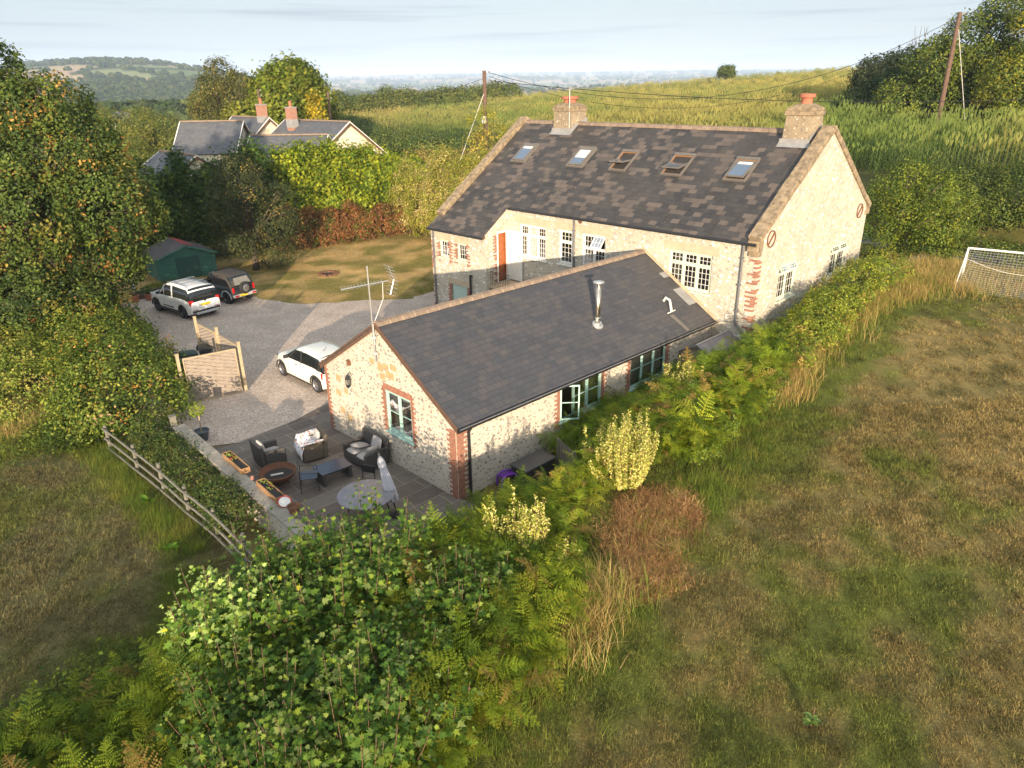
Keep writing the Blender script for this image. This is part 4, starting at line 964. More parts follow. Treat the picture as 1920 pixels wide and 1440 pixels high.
# ------------------------------------------------------------------ foliage
FB = np.array([1.25, 1.22, 1.05])              # overall foliage albedo
def basis(N, rs, spin=None):
    N = N/np.linalg.norm(N, axis=1, keepdims=True)
    a = rs.normal(size=N.shape); a -= (a*N).sum(1)[:, None]*N; a /= np.linalg.norm(a, axis=1, keepdims=True)
    return a, np.cross(N, a), N
T_DIA = (np.array([[0, -.5, 0], [.30, .02, .06], [0, .5, -.05], [-.30, .02, .06]]), np.array([[0, 1, 2, 3]]))
T_OV = (np.array([[0, -.5, 0], [.28, -.18, .05], [.27, .2, .04], [0, .5, -.08], [-.27, .2, .04], [-.28, -.18, .05]]), np.array([[0, 1, 2, 3], [0, 3, 4, 5]]))
_mo = [(0, -.42), (.20, -.40), (.46, -.20), (.22, -.08), (.50, .18), (.20, .14), (0, .56), (-.20, .14), (-.50, .18), (-.22, -.08), (-.46, -.20), (-.20, -.40)]
T_MAP = (np.array([[0, -.1, -.03]]+[[x, y, .07*abs(x)*2+(.0 if abs(x) < .3 else -.10)] for x, y in _mo]), np.array([[0, i+1, (i+1) % 12+1] for i in range(12)]))
def _spray():
    V = []; F = []
    for (ax, ay, bx, by, w) in [(0, -.5, 0, .5, .13), (0, -.25, .33, .25, .11), (0, -.25, -.33, .25, .11), (0, 0, .22, .42, .09), (0, 0, -.22, .42, .09)]:
        d = np.array([bx-ax, by-ay]); d = d/np.linalg.norm(d); s = np.array([-d[1], d[0]])*w/2; b = len(V)
        m = np.array([ax*.5+bx*.5, ay*.5+by*.5])
        V += [[ax, ay, 0], [m[0]+s[0]*1.5, m[1]+s[1]*1.5, .03], [bx, by, -.10], [m[0]-s[0]*1.5, m[1]-s[1]*1.5, .03]]; F.append([b, b+1, b+2, b+3])
    return np.array(V, float), np.array(F)
T_SPR = _spray()
def leaves(name, P, N, size, col, parent, mat_=None, tmpl=T_DIA, seed=0, dirs=None):
    rs = np.random.RandomState(seed); P = np.asarray(P); n = len(P)
    a, b, c = basis(np.asarray(N, float), rs)
    if dirs is not None:
        b = dirs/np.linalg.norm(dirs, axis=1, keepdims=True); a = np.cross(b, c); a /= np.linalg.norm(a, axis=1, keepdims=True); c = np.cross(a, b)
    tv, tf = tmpl; k = len(tv); s = (np.asarray(size)*np.ones(n))[:, None, None]
    V = P[:, None, :]+s*(tv[None, :, 0:1]*a[:, None, :]+tv[None, :, 1:2]*b[:, None, :]+tv[None, :, 2:3]*c[:, None, :])
    F = (tf[None]+(np.arange(n)*k)[:, None, None]).reshape(-1, tf.shape[1])
    return np_mesh(name, V.reshape(-1, 3), F, mat_ or M_leaf, parent, col=np.repeat(col, k, axis=0))
def pick(rs, n, pal, wts=None, var=.18):
    pal = np.array(pal)*FB; i = rs.choice(len(pal), n, p=wts)
    return pal[i]*rs.uniform(1-var, 1+var, (n, 1))
def blobs_to_clumps(blobs, dens, rs, zmin=-.75, shell=(.72, 1.04)):
    out_, nor = [], []
    for (x, y, z, rx, ry, rz_) in blobs:
        area = 4*PI*((rx*ry)**1.6/3+(rx*rz_)**1.6/3+(ry*rz_)**1.6/3)**(1/1.6); n = max(5, int(area*dens))
        d = rs.normal(size=(n, 3)); d /= np.linalg.norm(d, axis=1, keepdims=True); d = d[d[:, 2] > zmin]
        f = rs.uniform(shell[0], shell[1], (len(d), 1)); p = d*f*np.array([rx, ry, rz_])
        out_.append(p+np.array([x, y, z])); nor.append(d)
    P, N = np.concatenate(out_), np.concatenate(nor)
    keep = np.ones(len(P), bool)                      # drop clumps buried inside a neighbouring lobe
    for (x, y, z, rx, ry, rz_) in blobs:
        q = (((P-np.array([x, y, z]))/np.array([rx, ry, rz_]))**2).sum(1); keep &= (q > .36)
    return P[keep], N[keep]
def foliage(name, parent, blobs, dens, per, lsz, cr_, pal, wts=None, seed=0, tmpl=T_DIA, mat_=None, up=.5, rnd=.8, flat=.6, var=.2, tip=None, tipw=.0, zmin=-.75, shell=(.72, 1.04), hang=0):
    rs = np.random.RandomState(seed); P, N = blobs_to_clumps(blobs, dens, rs, zmin, shell)
    m = len(P); cc = pick(rs, m, pal, wts, var); cr = cr_*rs.uniform(.6, 1.35, m)
    if tip is not None:
        k = rs.rand(m) < tipw; cc[k] = pick(rs, k.sum(), tip)
    k = np.repeat(np.arange(m), per); n = len(k)
    off = rs.normal(size=(n, 3))*.5; off /= np.maximum(1, np.linalg.norm(off, axis=1, keepdims=True)/1.3)
    rad_ = (off*N[k]).sum(1)[:, None]*N[k]; off = off-rad_*(1-flat)
    off[:, 2] -= hang*np.abs(off[:, 0]+off[:, 1])
    LP = P[k]+off*cr[k][:, None]
    LN = N[k]*.7+np.array([0, 0, up])+rs.normal(size=(n, 3))*rnd*.6
    col = cc[k]*rs.uniform(.75, 1.25, (n, 1))
    return leaves(name, LP, LN, lsz*rs.uniform(.65, 1.3, n), col, parent, mat_, tmpl, seed)
def trunk(parent, base, blobs, r, name='trunk', seed=0, mat_=None, lean=(0, 0), top=.55):
    rs = random.Random(seed); mb = MB(); zt = max(b[2] for b in blobs); cx = sum(b[0] for b in blobs)/len(blobs); cy = sum(b[1] for b in blobs)/len(blobs)
    b0 = Vector(base); hub = Vector((b0.x+(cx-b0.x)*.5, b0.y+(cy-b0.y)*.5, b0.z+(zt-b0.z)*top*.6))
    mb.tube([b0-Vector((0, 0, .4)), b0+(hub-b0)*.5+Vector((rs.uniform(-.1, .1), rs.uniform(-.1, .1), 0)), hub], [r*1.2, r*.85, r*.7], 9)
    for b in blobs:
        e = Vector((b[0], b[1], b[2]+b[5]*.45)); mid = hub.lerp(e, .5)+Vector((rs.uniform(-.3, .3), rs.uniform(-.3, .3), rs.uniform(0, .3)))*min(1, b[5])
        mb.tube([hub-Vector((0, 0, .1)), mid, e], [r*.45, r*.28, r*.05], 6)
        for _ in range(3):
            d = Vector((rs.uniform(-1, 1), rs.uniform(-1, 1), rs.uniform(-.2, .8))); d.normalize()
            mb.tube([mid, mid.lerp(e, .5)+Vector((d.x*b[3], d.y*b[4], d.z*b[5]))*.4, Vector((b[0]+d.x*b[3]*.85, b[1]+d.y*b[4]*.85, b[2]+d.z*b[5]*.85))], [r*.16, r*.09, r*.02], 5)
    return mb.build(name, mat_ or M_bark, parent, smooth=True)
def lobes(rs, cx, cy, z0, z1, R, n, rmin=.35, rmax=.55, top=1.0):
    """blobs filling an upright rounded crown"""
    o = []
    for i in range(n):
        t_ = (i+.5)/n; z = z0+(z1-z0)*t_; env = R*math.sqrt(max(.05, 1-((t_-.42)/.62)**2)); a = i*2.4+rs.uniform(-.4, .4); r = R*rs.uniform(rmin, rmax)*(1-.25*t_)
        q = max(0, env-r*.8)*rs.uniform(.75, 1.05); o.append((cx+q*math.cos(a), cy+q*math.sin(a), z, r, r, r*rs.uniform(.7, .95)))
    return o
def tree(name, label, cat, x, y, z0, z1, R, n=12, dens=3.0, per=26, lsz=.13, cr=.55, pal=None, wts=None, seed=0, group=None, tr=.25, cl=.22, part='crown', blobs=None, **kw):
    zb = gz(x, y); t = thing(name, label, cat, (x, y, zb), 0, group); rs = random.Random(seed)
    B = blobs or lobes(rs, 0, 0, z0-zb, z1-zb, R, n)
    trunk(t, (0, 0, 0), B, tr, seed=seed); foliage(part, t, B, dens, per, lsz, cr, pal, wts, seed, **kw); return t

G_DK = (.030, .055, .016); G_MD = (.055, .090, .020); G_LT = (.10, .14, .028); G_YL = (.19, .20, .03)
OR1 = (.38, .20, .045); OR2 = (.30, .12, .03); GOLD = (.48, .42, .06)

# ------------------------------------------------------------------ vehicles
M_tyre = mat('tyre_rubber', (.018, .018, .019), .8, var=.2)
M_rim = mat('alloy_rim', (.50, .50, .52), .3, .9, var=.1)
M_rimdk = mat('dark_alloy_rim', (.10, .10, .11), .35, .8, var=.2)
M_redl = mat('red_lamp', (.45, .012, .012), .2, var=.1)
M_chrome = mat('chrome', (.7, .7, .7), .15, 1.0, var=.05)
M_plate = mat('yellow_number_plate', (.80, .58, .03), .45, var=.05)
M_plastic = mat('black_plastic', (.03, .03, .032), .6, var=.2)
def paint(name, col):
    t = NT(name); t.base(t.mix(t.rng(t.noise(t.obj(), 3, 4), .3, .7, 0, .12), col, (.45, .42, .38))); t.p(Roughness=.28, Coat_Weight=.6, Coat_Roughness=.06); return t.m
M_whitecar = paint('white_car_paint', (.86, .86, .85)); M_creamcar = paint('cream_white_car_paint', (.74, .73, .66)); M_blackcar = paint('black_car_paint', (.012, .014, .02)); M_silver = paint('silver_trim', (.42, .43, .44))
def lerp_tab(tab, x):
    xs = [a for a, b in tab]; return float(np.interp(x, xs, [b for a, b in tab]))
def loftcar(mb, xs, sec):
    """sec(x) -> list of (y,z) from the lower edge of one side up to the centre line; mirrored"""
    rows = [sec(x) for x in xs]; k = len(rows[0]); b0 = len(mb.v); W_ = 2*k-1
    for x, r in zip(xs, rows):
        for (y, z) in r: mb.v.append((x, y, z))
        for (y, z) in r[-2::-1]: mb.v.append((x, -y, z))
    for i in range(len(xs)-1):
        for j in range(W_-1): mb.f.append((b0+i*W_+j, b0+(i+1)*W_+j, b0+(i+1)*W_+j+1, b0+i*W_+j+1)); mb.m.append(0)
    for i in (0, len(xs)-1): mb.f.append(tuple(b0+i*W_+j for j in range(W_))); mb.m.append(0)
def wheel(root, x, y, r, wd, rimm, spokes=8, rr=.66, car_w=1):
    s = 1 if y > 0 else -1; Mx = Matrix.Rotation(rad(-90)*s, 3, 'X'); m = MB(); c = (x, y, r)
    m.lathe(c, [(r*rr, -wd/2), (r*.93, -wd/2), (r, -wd*.36), (r, wd*.36), (r*.93, wd/2), (r*rr, wd/2), (r*rr, -wd/2)], 28, M=Mx, cap=False)
    w_ = m.build('wheel', M_tyre, root, smooth=False, bevel=.0); m = MB()
    m.lathe(c, [(0, wd*.10), (r*rr*.96, wd*.04)], 20, M=Mx)
    for k in range(spokes):
        a = 2*PI*k/spokes; d = Mx @ Vector((math.cos(a), math.sin(a), 0)); q = Mx @ Vector((0, 0, wd*.36)); cc = Vector(c)
        m.beam(cc+d*r*.08+q, cc+d*r*rr*.98+q, r*.13, .02, up=q)
    m.lathe(c, [(r*rr*.90, wd*.30), (r*rr, wd*.48), (r*rr*1.02, wd*.46)], 24, M=Mx, cap=False); m.lathe(c, [(0, wd*.42), (r*.12, wd*.40), (r*.12, wd*.2)], 10, M=Mx)
    m.build('rim', rimm, w_); return w_
def carthing(name, label, cx, cy, rz, Lc, Wc, sill, arches, belt, wtab, topx, glass_tab, wb, wr, body, rim, z=None, ra=.36, wr_=.31, roofm=None, rooflim=None, pillars=(), rimspokes=8, scale=1.0, rimr=.66, cls='car'):
    t = thing(name, label, cls, (cx, cy, gz(cx, cy)+.02 if z is None else z), rz); t.scale = (scale,)*3
    xs = sorted(set(list(np.linspace(-Lc/2, Lc/2, 34))+[a+s*ra*f for a in arches for s in (-1, 1) for f in (1.0, .9, .7, .4)]+[a for a in arches]))
    def zb_(x):
        z = sill+(.10*max(0, abs(x)/(Lc/2)-.86)/.14)
        for a in arches:
            if abs(x-a) < ra+1e-6: z = max(z, wr_+math.sqrt(max(0, ra*ra-(x-a)**2)))
        return z
    def sec(x):
        W2 = Wc/2*lerp_tab(wtab, x); z0 = zb_(x); z1 = lerp_tab(belt, x); o = []
        z0 = min(z0, z1-.08)
        for f, g_ in ((0, .965), (.2, .995), (.5, 1.0), (.8, .975), (1.0, .93)): o.append((W2*g_, z0+(z1-z0)*f))
        cr_ = lerp_tab(topx, x); o += [(W2*.86, z1+cr_*.55), (W2*.5, z1+cr_), (0, z1+cr_*1.08)]; return o
    m = MB(); loftcar(m, xs, sec); bo = m.build('body', body, t, smooth=True)
    md = bo.modifiers.new('edge', 'EDGE_SPLIT'); md.split_angle = rad(38)
    m = MB(); m.b2(-Lc/2+.25, Lc/2-.3, -Wc/2+.10, Wc/2-.10, sill+.02, .62); m.build('underbody', M_plastic, t)
    gx_ = [a for a, b in glass_tab]; xg = sorted(set(list(np.linspace(gx_[0], gx_[-1], 22))+gx_))
    def gsec(x, e=0.0):
        zt = lerp_tab(glass_tab, x); z0 = lerp_tab(belt, x)-.03; zz = max(zt, z0+.02); f = min(1, max(0, (zz-z0)/(max(b for a, b in glass_tab)-z0))); w0 = Wc/2*wb*min(1, lerp_tab(wtab, x)*1.04); w1 = w0+(Wc/2*wr-w0)*f
        return [(w0+e, z0), ((w0+w1)/2+.012+e, (z0+zz)/2), (w1+.004+e, zz-.06*f+e*.3), (w1-.05*f+e, zz-.008+e), (w1*.5, zz+.025*f+e), (0, zz+.035*f+e)]
    m = MB(); loftcar(m, xg, gsec); go = m.build('glasshouse', M_carglass, t, smooth=True); md = go.modifiers.new('edge', 'EDGE_SPLIT'); md.split_angle = rad(40)
    if roofm:
        xr = np.linspace(rooflim[0], rooflim[1], 14); m = MB(); loftcar(m, xr, lambda x: gsec(x, .014)[2:]); m.build('roof_panel', roofm, t, smooth=True)
    for (x0, x1, side_m, th_) in pillars:
        m = MB()
        for s in (1, -1):
            a = gsec(x0); b = gsec(x1)
            m.beam((x0, s*(a[0][0]+.006), a[0][1]), ((x0+x1)/2, s*((a[1][0]+b[1][0])/2+.008), (a[1][1]+b[1][1])/2), th_, .02, up=(0, s, 0)); m.beam(((x0+x1)/2, s*((a[1][0]+b[1][0])/2+.008), (a[1][1]+b[1][1])/2), (x1, s*(b[2][0]+.010), b[2][1]+.02), th_, .02, up=(0, s, 0))
        m.build('pillar', side_m, t)
    for a in arches:
        for s in (1, -1): wheel(t, a, s*(Wc/2-.115), wr_, .21, rim, rimspokes, rimr)
    return t
def mirror(t, x, y, z, m_): 
    for s in (1, -1):
        m = MB(); m.box((x, s*(y+.10), z), (.10, .18, .13)); m.box((x, s*y, z-.04), (.05, .12, .04)); m.build('door_mirror', m_, t, bevel=.03)
# small cream-white hatchback
car = carthing('parked_car', 'small cream-white hatchback with rounded roof parked beside the annex', -7.86, 27.02, rad(135.3), 3.66, 1.68, .20, (1.20, -1.25),
    [(-1.83, .72), (-1.70, .90), (-1.2, .93), (0, .91), (.80, .90), (1.45, .84), (1.72, .70), (1.83, .56)], [(-1.83, .80), (-1.70, .92), (-1.3, .985), (-.5, 1.0), (1.1, 1.0), (1.5, .95), (1.74, .83), (1.83, .70)],
    [(-1.83, .02), (-1.6, .0), (.6, .02), (.95, .07), (1.5, .06), (1.83, .02)], [(-1.74, .92), (-1.60, 1.22), (-1.44, 1.345), (-.6, 1.385), (.12, 1.36), (.42, 1.22), (.86, .94)], .93, .76, M_creamcar, M_rim, roofm=M_creamcar, rooflim=(-1.50, .20), pillars=((-.28, -.20, M_plastic, .07), (.80, .20, M_plastic, .06)), scale=1.045, ra=.35, wr_=.30, rimspokes=8, cls='car')
mirror(car, .62, .80, .98, M_plastic)
for s in (1, -1):
    m = MB(); m.lathe((-1.66, s*.70, .72), [(0, .04), (.07, .035), (.10, 0)], 14, M=Matrix.Rotation(rad(-90), 3, 'Y') @ Matrix.Rotation(rad(-25*s), 3, 'X')); m.box((-1.63, s*.745, .72), (.10, .07, .24)); m.build('tail_light', M_redl, car, bevel=.02)
    m = MB(); m.box((1.62, s*.60, .72), (.22, .22, .20)); m.build('headlight', M_chrome, car, bevel=.06)
    m = MB(); m.box((.0, s*.845, .80), (.15, .03, .03)); m.build('door_handle', M_chrome, car, bevel=.008)
    m = MB()
    for a in (1.20, -1.25): m.tube([(a+.365*math.cos(q), s*.838, .30+.365*math.sin(q)) for q in np.linspace(0, PI, 14)], .028, 6)
    m.tube([(.84, s*.825, .23), (-.90, s*.825, .23)], .03, 6); m.build('wheel_arch_trim', M_plastic, car)
m = MB(); m.tube([(-.95, .15, 1.40), (-1.15, .15, 1.62)], .007, 5); m.lathe((-.95, .15, 1.39), [(.03, 0), (.02, .03), (0, .035)], 8); m.build('roof_aerial', M_plastic, car)
m = MB(); m.box((-1.815, 0, .55), (.02, .5, .11)); m.build('number_plate', M_plate, car)
# white crossover with roof bars
car = carthing('parked_car', 'white estate-like crossover with silver roof rails and yellow rear plate by the shed', -17.42, 37.20, rad(142.6), 4.20, 1.79, .28, (1.27, -1.31),
    [(-2.1, .90), (-2.0, 1.03), (-1.2, 1.07), (.9, 1.02), (1.6, .98), (1.95, .86), (2.1, .66)], [(-2.1, .90), (-1.96, .97), (-1.5, 1.0), (1.3, 1.0), (1.75, .95), (2.0, .84), (2.1, .72)],
    [(-2.1, .02), (.8, .02), (1.1, .07), (1.8, .06), (2.1, .02)], [(-2.06, 1.04), (-1.94, 1.45), (-1.80, 1.62), (-.6, 1.68), (.25, 1.64), (.55, 1.50), (1.12, 1.05)], .93, .77, M_whitecar, M_rimdk, roofm=M_whitecar, rooflim=(-1.93, .34), pillars=((-.40, -.34, M_whitecar, .08), (1.02, .34, M_whitecar, .07), (.42, .40, M_whitecar, .06)), ra=.40, wr_=.34, rimspokes=5)
mirror(car, .78, .86, 1.12, M_plastic)
for s in (1, -1):
    m = MB(); m.box((-1.99, s*.72, 1.0), (.16, .22, .13)); m.box((-2.02, s*.755, .88), (.12, .16, .22)); m.build('tail_light', M_redl, car, bevel=.03)
    m = MB(); m.box((-2.085, s*.62, .55), (.03, .30, .05)); m.build('rear_reflector', M_redl, car)
    m = MB(); m.tube([(-1.6, s*.60, 1.66), (-1.5, s*.60, 1.73), (.1, s*.60, 1.75), (.22, s*.60, 1.68)], .018, 6); m.build('roof_rail', M_chrome, car)
    m = MB(); m.box((0, s*.895, .52), (1.0, .025, .06)); m.build('side_moulding', M_plastic, car)
    m = MB(); m.box((.0, s*.86, .36), (1.75, .06, .12)); m.tube([(1.27+.42*math.cos(q), s*.885, .34+.42*math.sin(q)) for q in np.linspace(0, PI, 14)], .03, 6); m.tube([(-1.31+.42*math.cos(q), s*.885, .34+.42*math.sin(q)) for q in np.linspace(0, PI, 14)], .03, 6); m.build('lower_cladding', M_plastic, car)
    m = MB(); m.box((1.92, s*.62, .84), (.22, .28, .16)); m.build('headlight', M_chrome, car, bevel=.05)
for x in (-1.15, -.25):
    m = MB(); m.box((x, 0, 1.80), (.07, 1.34, .035)); m.build('roof_bar', M_chrome, car, bevel=.01)
m = MB(); m.box((-2.105, 0, .78), (.02, .52, .12)); m.build('number_plate', M_plate, car)
m = MB(); m.box((-2.07, 0, .46), (.10, 1.56, .12)); m.build('rear_bumper', M_plastic, car, bevel=.03)
m = MB(); m.box((-2.09, 0, .36), (.12, 1.16, .13)); m.build('skid_plate', M_silver, car, bevel=.03)
m = MB(); m.lathe((-2.10, 0, .97), [(.055, 0), (.05, .012), (0, .014)], 14, M=Matrix.Rotation(rad(-90), 3, 'Y')); m.build('badge', M_plastic, car)
# small black soft-top off-roader
car = carthing('parked_car', 'small black soft-top off-roader with spare wheel on its back door', -16.22, 39.86, rad(147), 3.30, 1.55, .36, (1.05, -1.10),
    [(-1.65, 1.0), (.55, 1.0), (1.4, .96), (1.6, .88), (1.65, .62)], [(-1.65, .97), (-1.5, 1.0), (.8, 1.0), (1.5, .93), (1.65, .88)], [(-1.65, .01), (.6, .01), (.8, .05), (1.5, .05), (1.65, .01)],
    [(-1.62, 1.0), (-1.42, 1.50), (-1.2, 1.62), (-.3, 1.66), (.22, 1.64), (.62, 1.02)], .93, .84, M_blackcar, M_rimdk, ra=.40, wr_=.34, rimspokes=6)
M_canvas = mat('black_canvas', (.055, .045, .04), .85, col2=(.03, .027, .025), scale=6, bump=.3)
m = MB(); xs_ = np.linspace(-1.60, -.02, 14)
def cs(x):
    z = lerp_tab([(-1.60, 1.12), (-1.40, 1.50), (-1.2, 1.63), (-.6, 1.67), (0, 1.66)], x); w0 = .735; w1 = .66
    return [(w0+.01, 1.0), (w0-.02, 1.25 if z > 1.3 else 1.06), (w1, z-.06), (w1-.06, z), (.3, z+.03), (0, z+.035)]
loftcar(m, xs_, cs); m.build('soft_top', M_canvas, car, smooth=True)
M_clear = mat('clouded_rear_screen', (.22, .21, .19), .25, var=.3)
m = MB(); m.add([(-1.635, -.52, 1.08), (-1.635, .52, 1.08), (-1.46, .46, 1.45), (-1.46, -.46, 1.45)], [(0, 1, 2, 3)]); m.v = [(a-.012, b, c) for a, b, c in m.v]; m.build('rear_screen', M_clear, car)
m = MB(); Mr = Matrix.Rotation(rad(-90), 3, 'Y'); m.lathe((-1.69, .0, .88), [(.30, -.02), (.335, .02), (.335, .14), (.30, .19), (.20, .20), (.20, .02), (.30, -.02)], 28, M=Mr); sw = m.build('spare_wheel', M_tyre, car)
m = MB(); m.lathe((-1.88, 0, .88), [(.20, -.02), (.20, .02), (.14, .045), (0, .05)], 24, M=Mr); m.build('wheel_cover', M_rim, sw)
m = MB(); m.box((-1.70, 0, .50), (.16, 1.50, .16)); m.build('rear_bumper', M_silver, car, bevel=.04)
m = MB(); m.box((-1.79, .12, .52), (.02, .50, .12)); m.build('number_plate', M_plate, car)
for s in (1, -1):
    m = MB(); m.box((-1.66, s*.67, .84), (.06, .12, .30)); m.build('tail_light', M_redl, car, bevel=.02)
    m = MB(); m.box((-1.79, s*.56, .51), (.03, .22, .09)); m.build('rear_reflector', M_redl, car)
    m = MB()
    for a in (1.05, -1.10): m.tube([(a+.43*math.cos(q), s*.775, .34+.43*math.sin(q)) for q in np.linspace(.05, PI-.05, 14)], .045, 6)
    m.build('wheel_arch_trim', M_silver, car)
    m = MB(); m.tube([(.62, s*.70, 1.0), (.24, s*.64, 1.62)], .03, 6); m.build('pillar', M_blackcar, car)
mirror(car, .55, .74, 1.10, M_plastic)

# ------------------------------------------------------------------ garden buildings, fences, walls
M_shed = mat('green_shed_boards', (.035, .13, .10), .7, col2=(.05, .17, .13), scale=3); M_sheddoor = mat('dark_green_doors', (.022, .085, .068), .7, var=.2)
M_felt = mat('grey_roofing_felt', (.11, .10, .10), .9, col2=(.07, .065, .065), scale=5, bump=.3); M_felt2 = mat('red_roofing_felt', (.38, .075, .06), .9, var=.2)
sh = thing('garden_shed', 'green painted wooden shed with double doors and patched grey and red felt roof', 'shed', (-21.86, 44.16, gz(-21, 45)-.05), math.atan2(2.22, 2.70)); SW, SH, SR, SL = 3.5, 1.50, 2.12, 3.4
m = MB(); m.add([(0, 0, 0), (SW, 0, 0), (SW, 0, SH), (SW/2, 0, SR), (0, 0, SH), (0, SL, 0), (SW, SL, 0), (SW, SL, SH), (SW/2, SL, SR), (0, SL, SH)], [(0, 1, 2, 3, 4), (9, 8, 7, 6, 5), (0, 4, 9, 5), (1, 6, 7, 2)])
k = .12
while k < SR-.1:
    w_ = (SW/2)*(1 if k < SH else (SR-k)/(SR-SH)); m.b2(SW/2-w_+.02, SW/2+w_-.02, -.018, -.001, k, k+.012); m.b2(-.018, -.001, .02, SL, min(k, SH-.05), min(k, SH-.05)+.012); k += .13
m.build('wall', M_shed, sh)
for s in (0, 1): m = MB(); m.b2(SW/2-.72+s*.73, SW/2-.01+s*.73, -.05, -.02, .05, 1.42); m.build('door', M_sheddoor, sh, bevel=.01)
m = MB(); roof_slab(m, [(-.15, -.15, SH-.03), (SW/2, -.15, SR+.04), (SW/2, SL+.1, SR+.04), (-.15, SL+.1, SH-.03)], .04); roof_slab(m, [(SW+.15, -.15, SH-.03), (SW/2, -.15, SR+.04), (SW/2, SL+.1, SR+.04), (SW+.15, SL+.1, SH-.03)], .04); ro = m.build('roof', M_felt, sh)
m = MB(); roof_slab(m, [(SW/2+.02, .6, SR+.06), (SW/2+.75, .6, SR-.20), (SW/2+.75, SL+.1, SR-.20), (SW/2+.02, SL+.1, SR+.06)], .012); m.build('felt_patch', M_felt2, ro)
m = MB(); m.beam((-.17, -.16, SH-.07), (SW/2, -.16, SR), .03, .11); m.beam((SW+.17, -.16, SH-.07), (SW/2, -.16, SR), .03, .11); m.build('bargeboard', M_shed, ro)
m = MB(); m.tube([(-.25, .05, 0), (-.28, .05, SH)], .03, 6); m.build('corner_post', M_greywood, sh)
# woven screen round the bins
M_weave = mat('silvery_woven_slats', (.33, .275, .225), .85, col2=(.24, .20, .165), scale=5, bump=.4)
def fence_panel(label, p, q, h, back=False, mw=M_weave):
    p = Vector(p); q = Vector(q); L_ = (q-p).length; a = math.atan2(q.y-p.y, q.x-p.x); t = thing('woven_fence', label, 'fence', (p.x, p.y, gz(p.x, p.y)), a); n = 24
    m = MB()
    for i in range(n):
        z = .06+(h-.12)*i/n; hh = (h-.12)/n-.006; ph = i % 2
        for j in range(8):
            x0, x1 = .06+(L_-.12)*j/8, .06+(L_-.12)*(j+1)/8; s = 1 if (j+ph) % 2 else -1; y0 = .012*(1 if ph else -1)
            ym_ = s*.013
            m.add([(x0, -.002, z), (x0, -.002, z+hh), ((x0+x1)/2, ym_, z+hh), ((x0+x1)/2, ym_, z), (x1, -.002, z+hh), (x1, -.002, z)], [(0, 1, 2, 3), (3, 2, 4, 5)])
    m.build('woven_slats', mw, t); m = MB(); m.b2(.04, L_-.04, -.03, .03, h-.07, h-.02); m.b2(.04, L_-.04, -.03, .03, .02, .07); m.b2(.04, .08, -.028, .028, .07, h-.07); m.b2(L_-.08, L_-.04, -.028, .028, .07, h-.07)
    m.build('frame', M_fresh, t)
    if back:
        m = MB()
        for j in range(1, 6): x = L_*j/6; m.b2(x-.03, x+.03, -.075, -.028, .05, h-.02)
        m.build('batten', M_fresh, t)
    return t
def post(label, x, y, h, w_=.11, cap=True, m_=None):
    t = thing('fence_post', label, 'post', (x, y, gz(x, y))); m = MB(); m.box((0, 0, h/2-.15), (w_, w_, h+.3), rad(-60)); m.box((0, 0, h+.02), (w_+.03, w_+.03, .04), rad(-60)); m.build('post', m_ or M_fresh, t, bevel=.008)
    return t
fence_panel('silvery woven fence panel facing the patio in front of the bins', (-12.08, 24.62, 0), (-10.44, 25.72, 0), 1.84)
fence_panel('woven fence panel with vertical battens behind the bins, half beside the white car', (-10.42, 25.98, 0), (-11.80, 27.50, 0), 1.80, True)
fence_panel('woven fence panel with vertical battens farthest up the drive', (-12.02, 27.78, 0), (-13.28, 29.05, 0), 1.80, True)
post('pale square post at the corner where the woven panels meet', -10.38, 25.83, 2.0); post('pale square post at the left end of the front woven panel', -12.17, 24.55, 2.0); post('pale square post between the two battened panels', -11.90, 27.65, 2.0); post('pale square post at the far end of the woven screen', -13.37, 29.15, 2.0)
post('thick weathered gate post at the end of the low stone wall', -11.14, 21.34, 1.02, .20, m_=M_greywood)
# wheelie bins
def bin_(label, x, y, rz, m_):
    t = thing('wheelie_bin', label, 'bin', (x, y, gz(x, y)), rz, 'wheelie bins behind the woven screen'); m = MB(); a, b, h = .25, .30, .95
    m.add([(-a*.8, -b*.8, .08), (a*.8, -b*.8, .08), (a*.8, b*.8, .08), (-a*.8, b*.8, .08), (-a, -b, h), (a, -b, h), (a, b, h), (-a, b, h)], [(3, 2, 1, 0), (0, 1, 5, 4), (1, 2, 6, 5), (2, 3, 7, 6), (3, 0, 4, 7), (4, 5, 6, 7)]); m.build('body', m_, t, bevel=.02)
    m = MB(); m.add([(-a-.03, -b-.03, h), (a+.03, -b-.03, h), (a+.03, b+.06, h+.02), (-a-.03, b+.06, h+.02), (-a+.02, -b+.04, h+.07), (a-.02, -b+.04, h+.07), (a-.02, b, h+.12), (-a+.02, b, h+.12)], [(0, 1, 5, 4), (1, 2, 6, 5), (2, 3, 7, 6), (3, 0, 4, 7), (4, 5, 6, 7), (3, 2, 1, 0)]); m.build('lid', m_, t, bevel=.015)
    m = MB(); m.tube([(-a+.02, b+.06, h-.02), (a-.02, b+.06, h-.02)], .018, 6); m.build('handle', M_plastic, t)
    for s in (-1, 1): m = MB(); m.lathe((s*.22, b*.8, .10), [(0, -.02), (.10, -.02), (.10, .02), (0, .02)], 14, M=Matrix.Rotation(rad(90), 3, 'Y')); m.build('wheel', M_tyre, t)
M_bin1 = mat('dark_green_bin_plastic', (.02, .05, .045), .55, var=.2); M_bin2 = mat('black_bin_plastic', (.025, .027, .03), .5, var=.2)
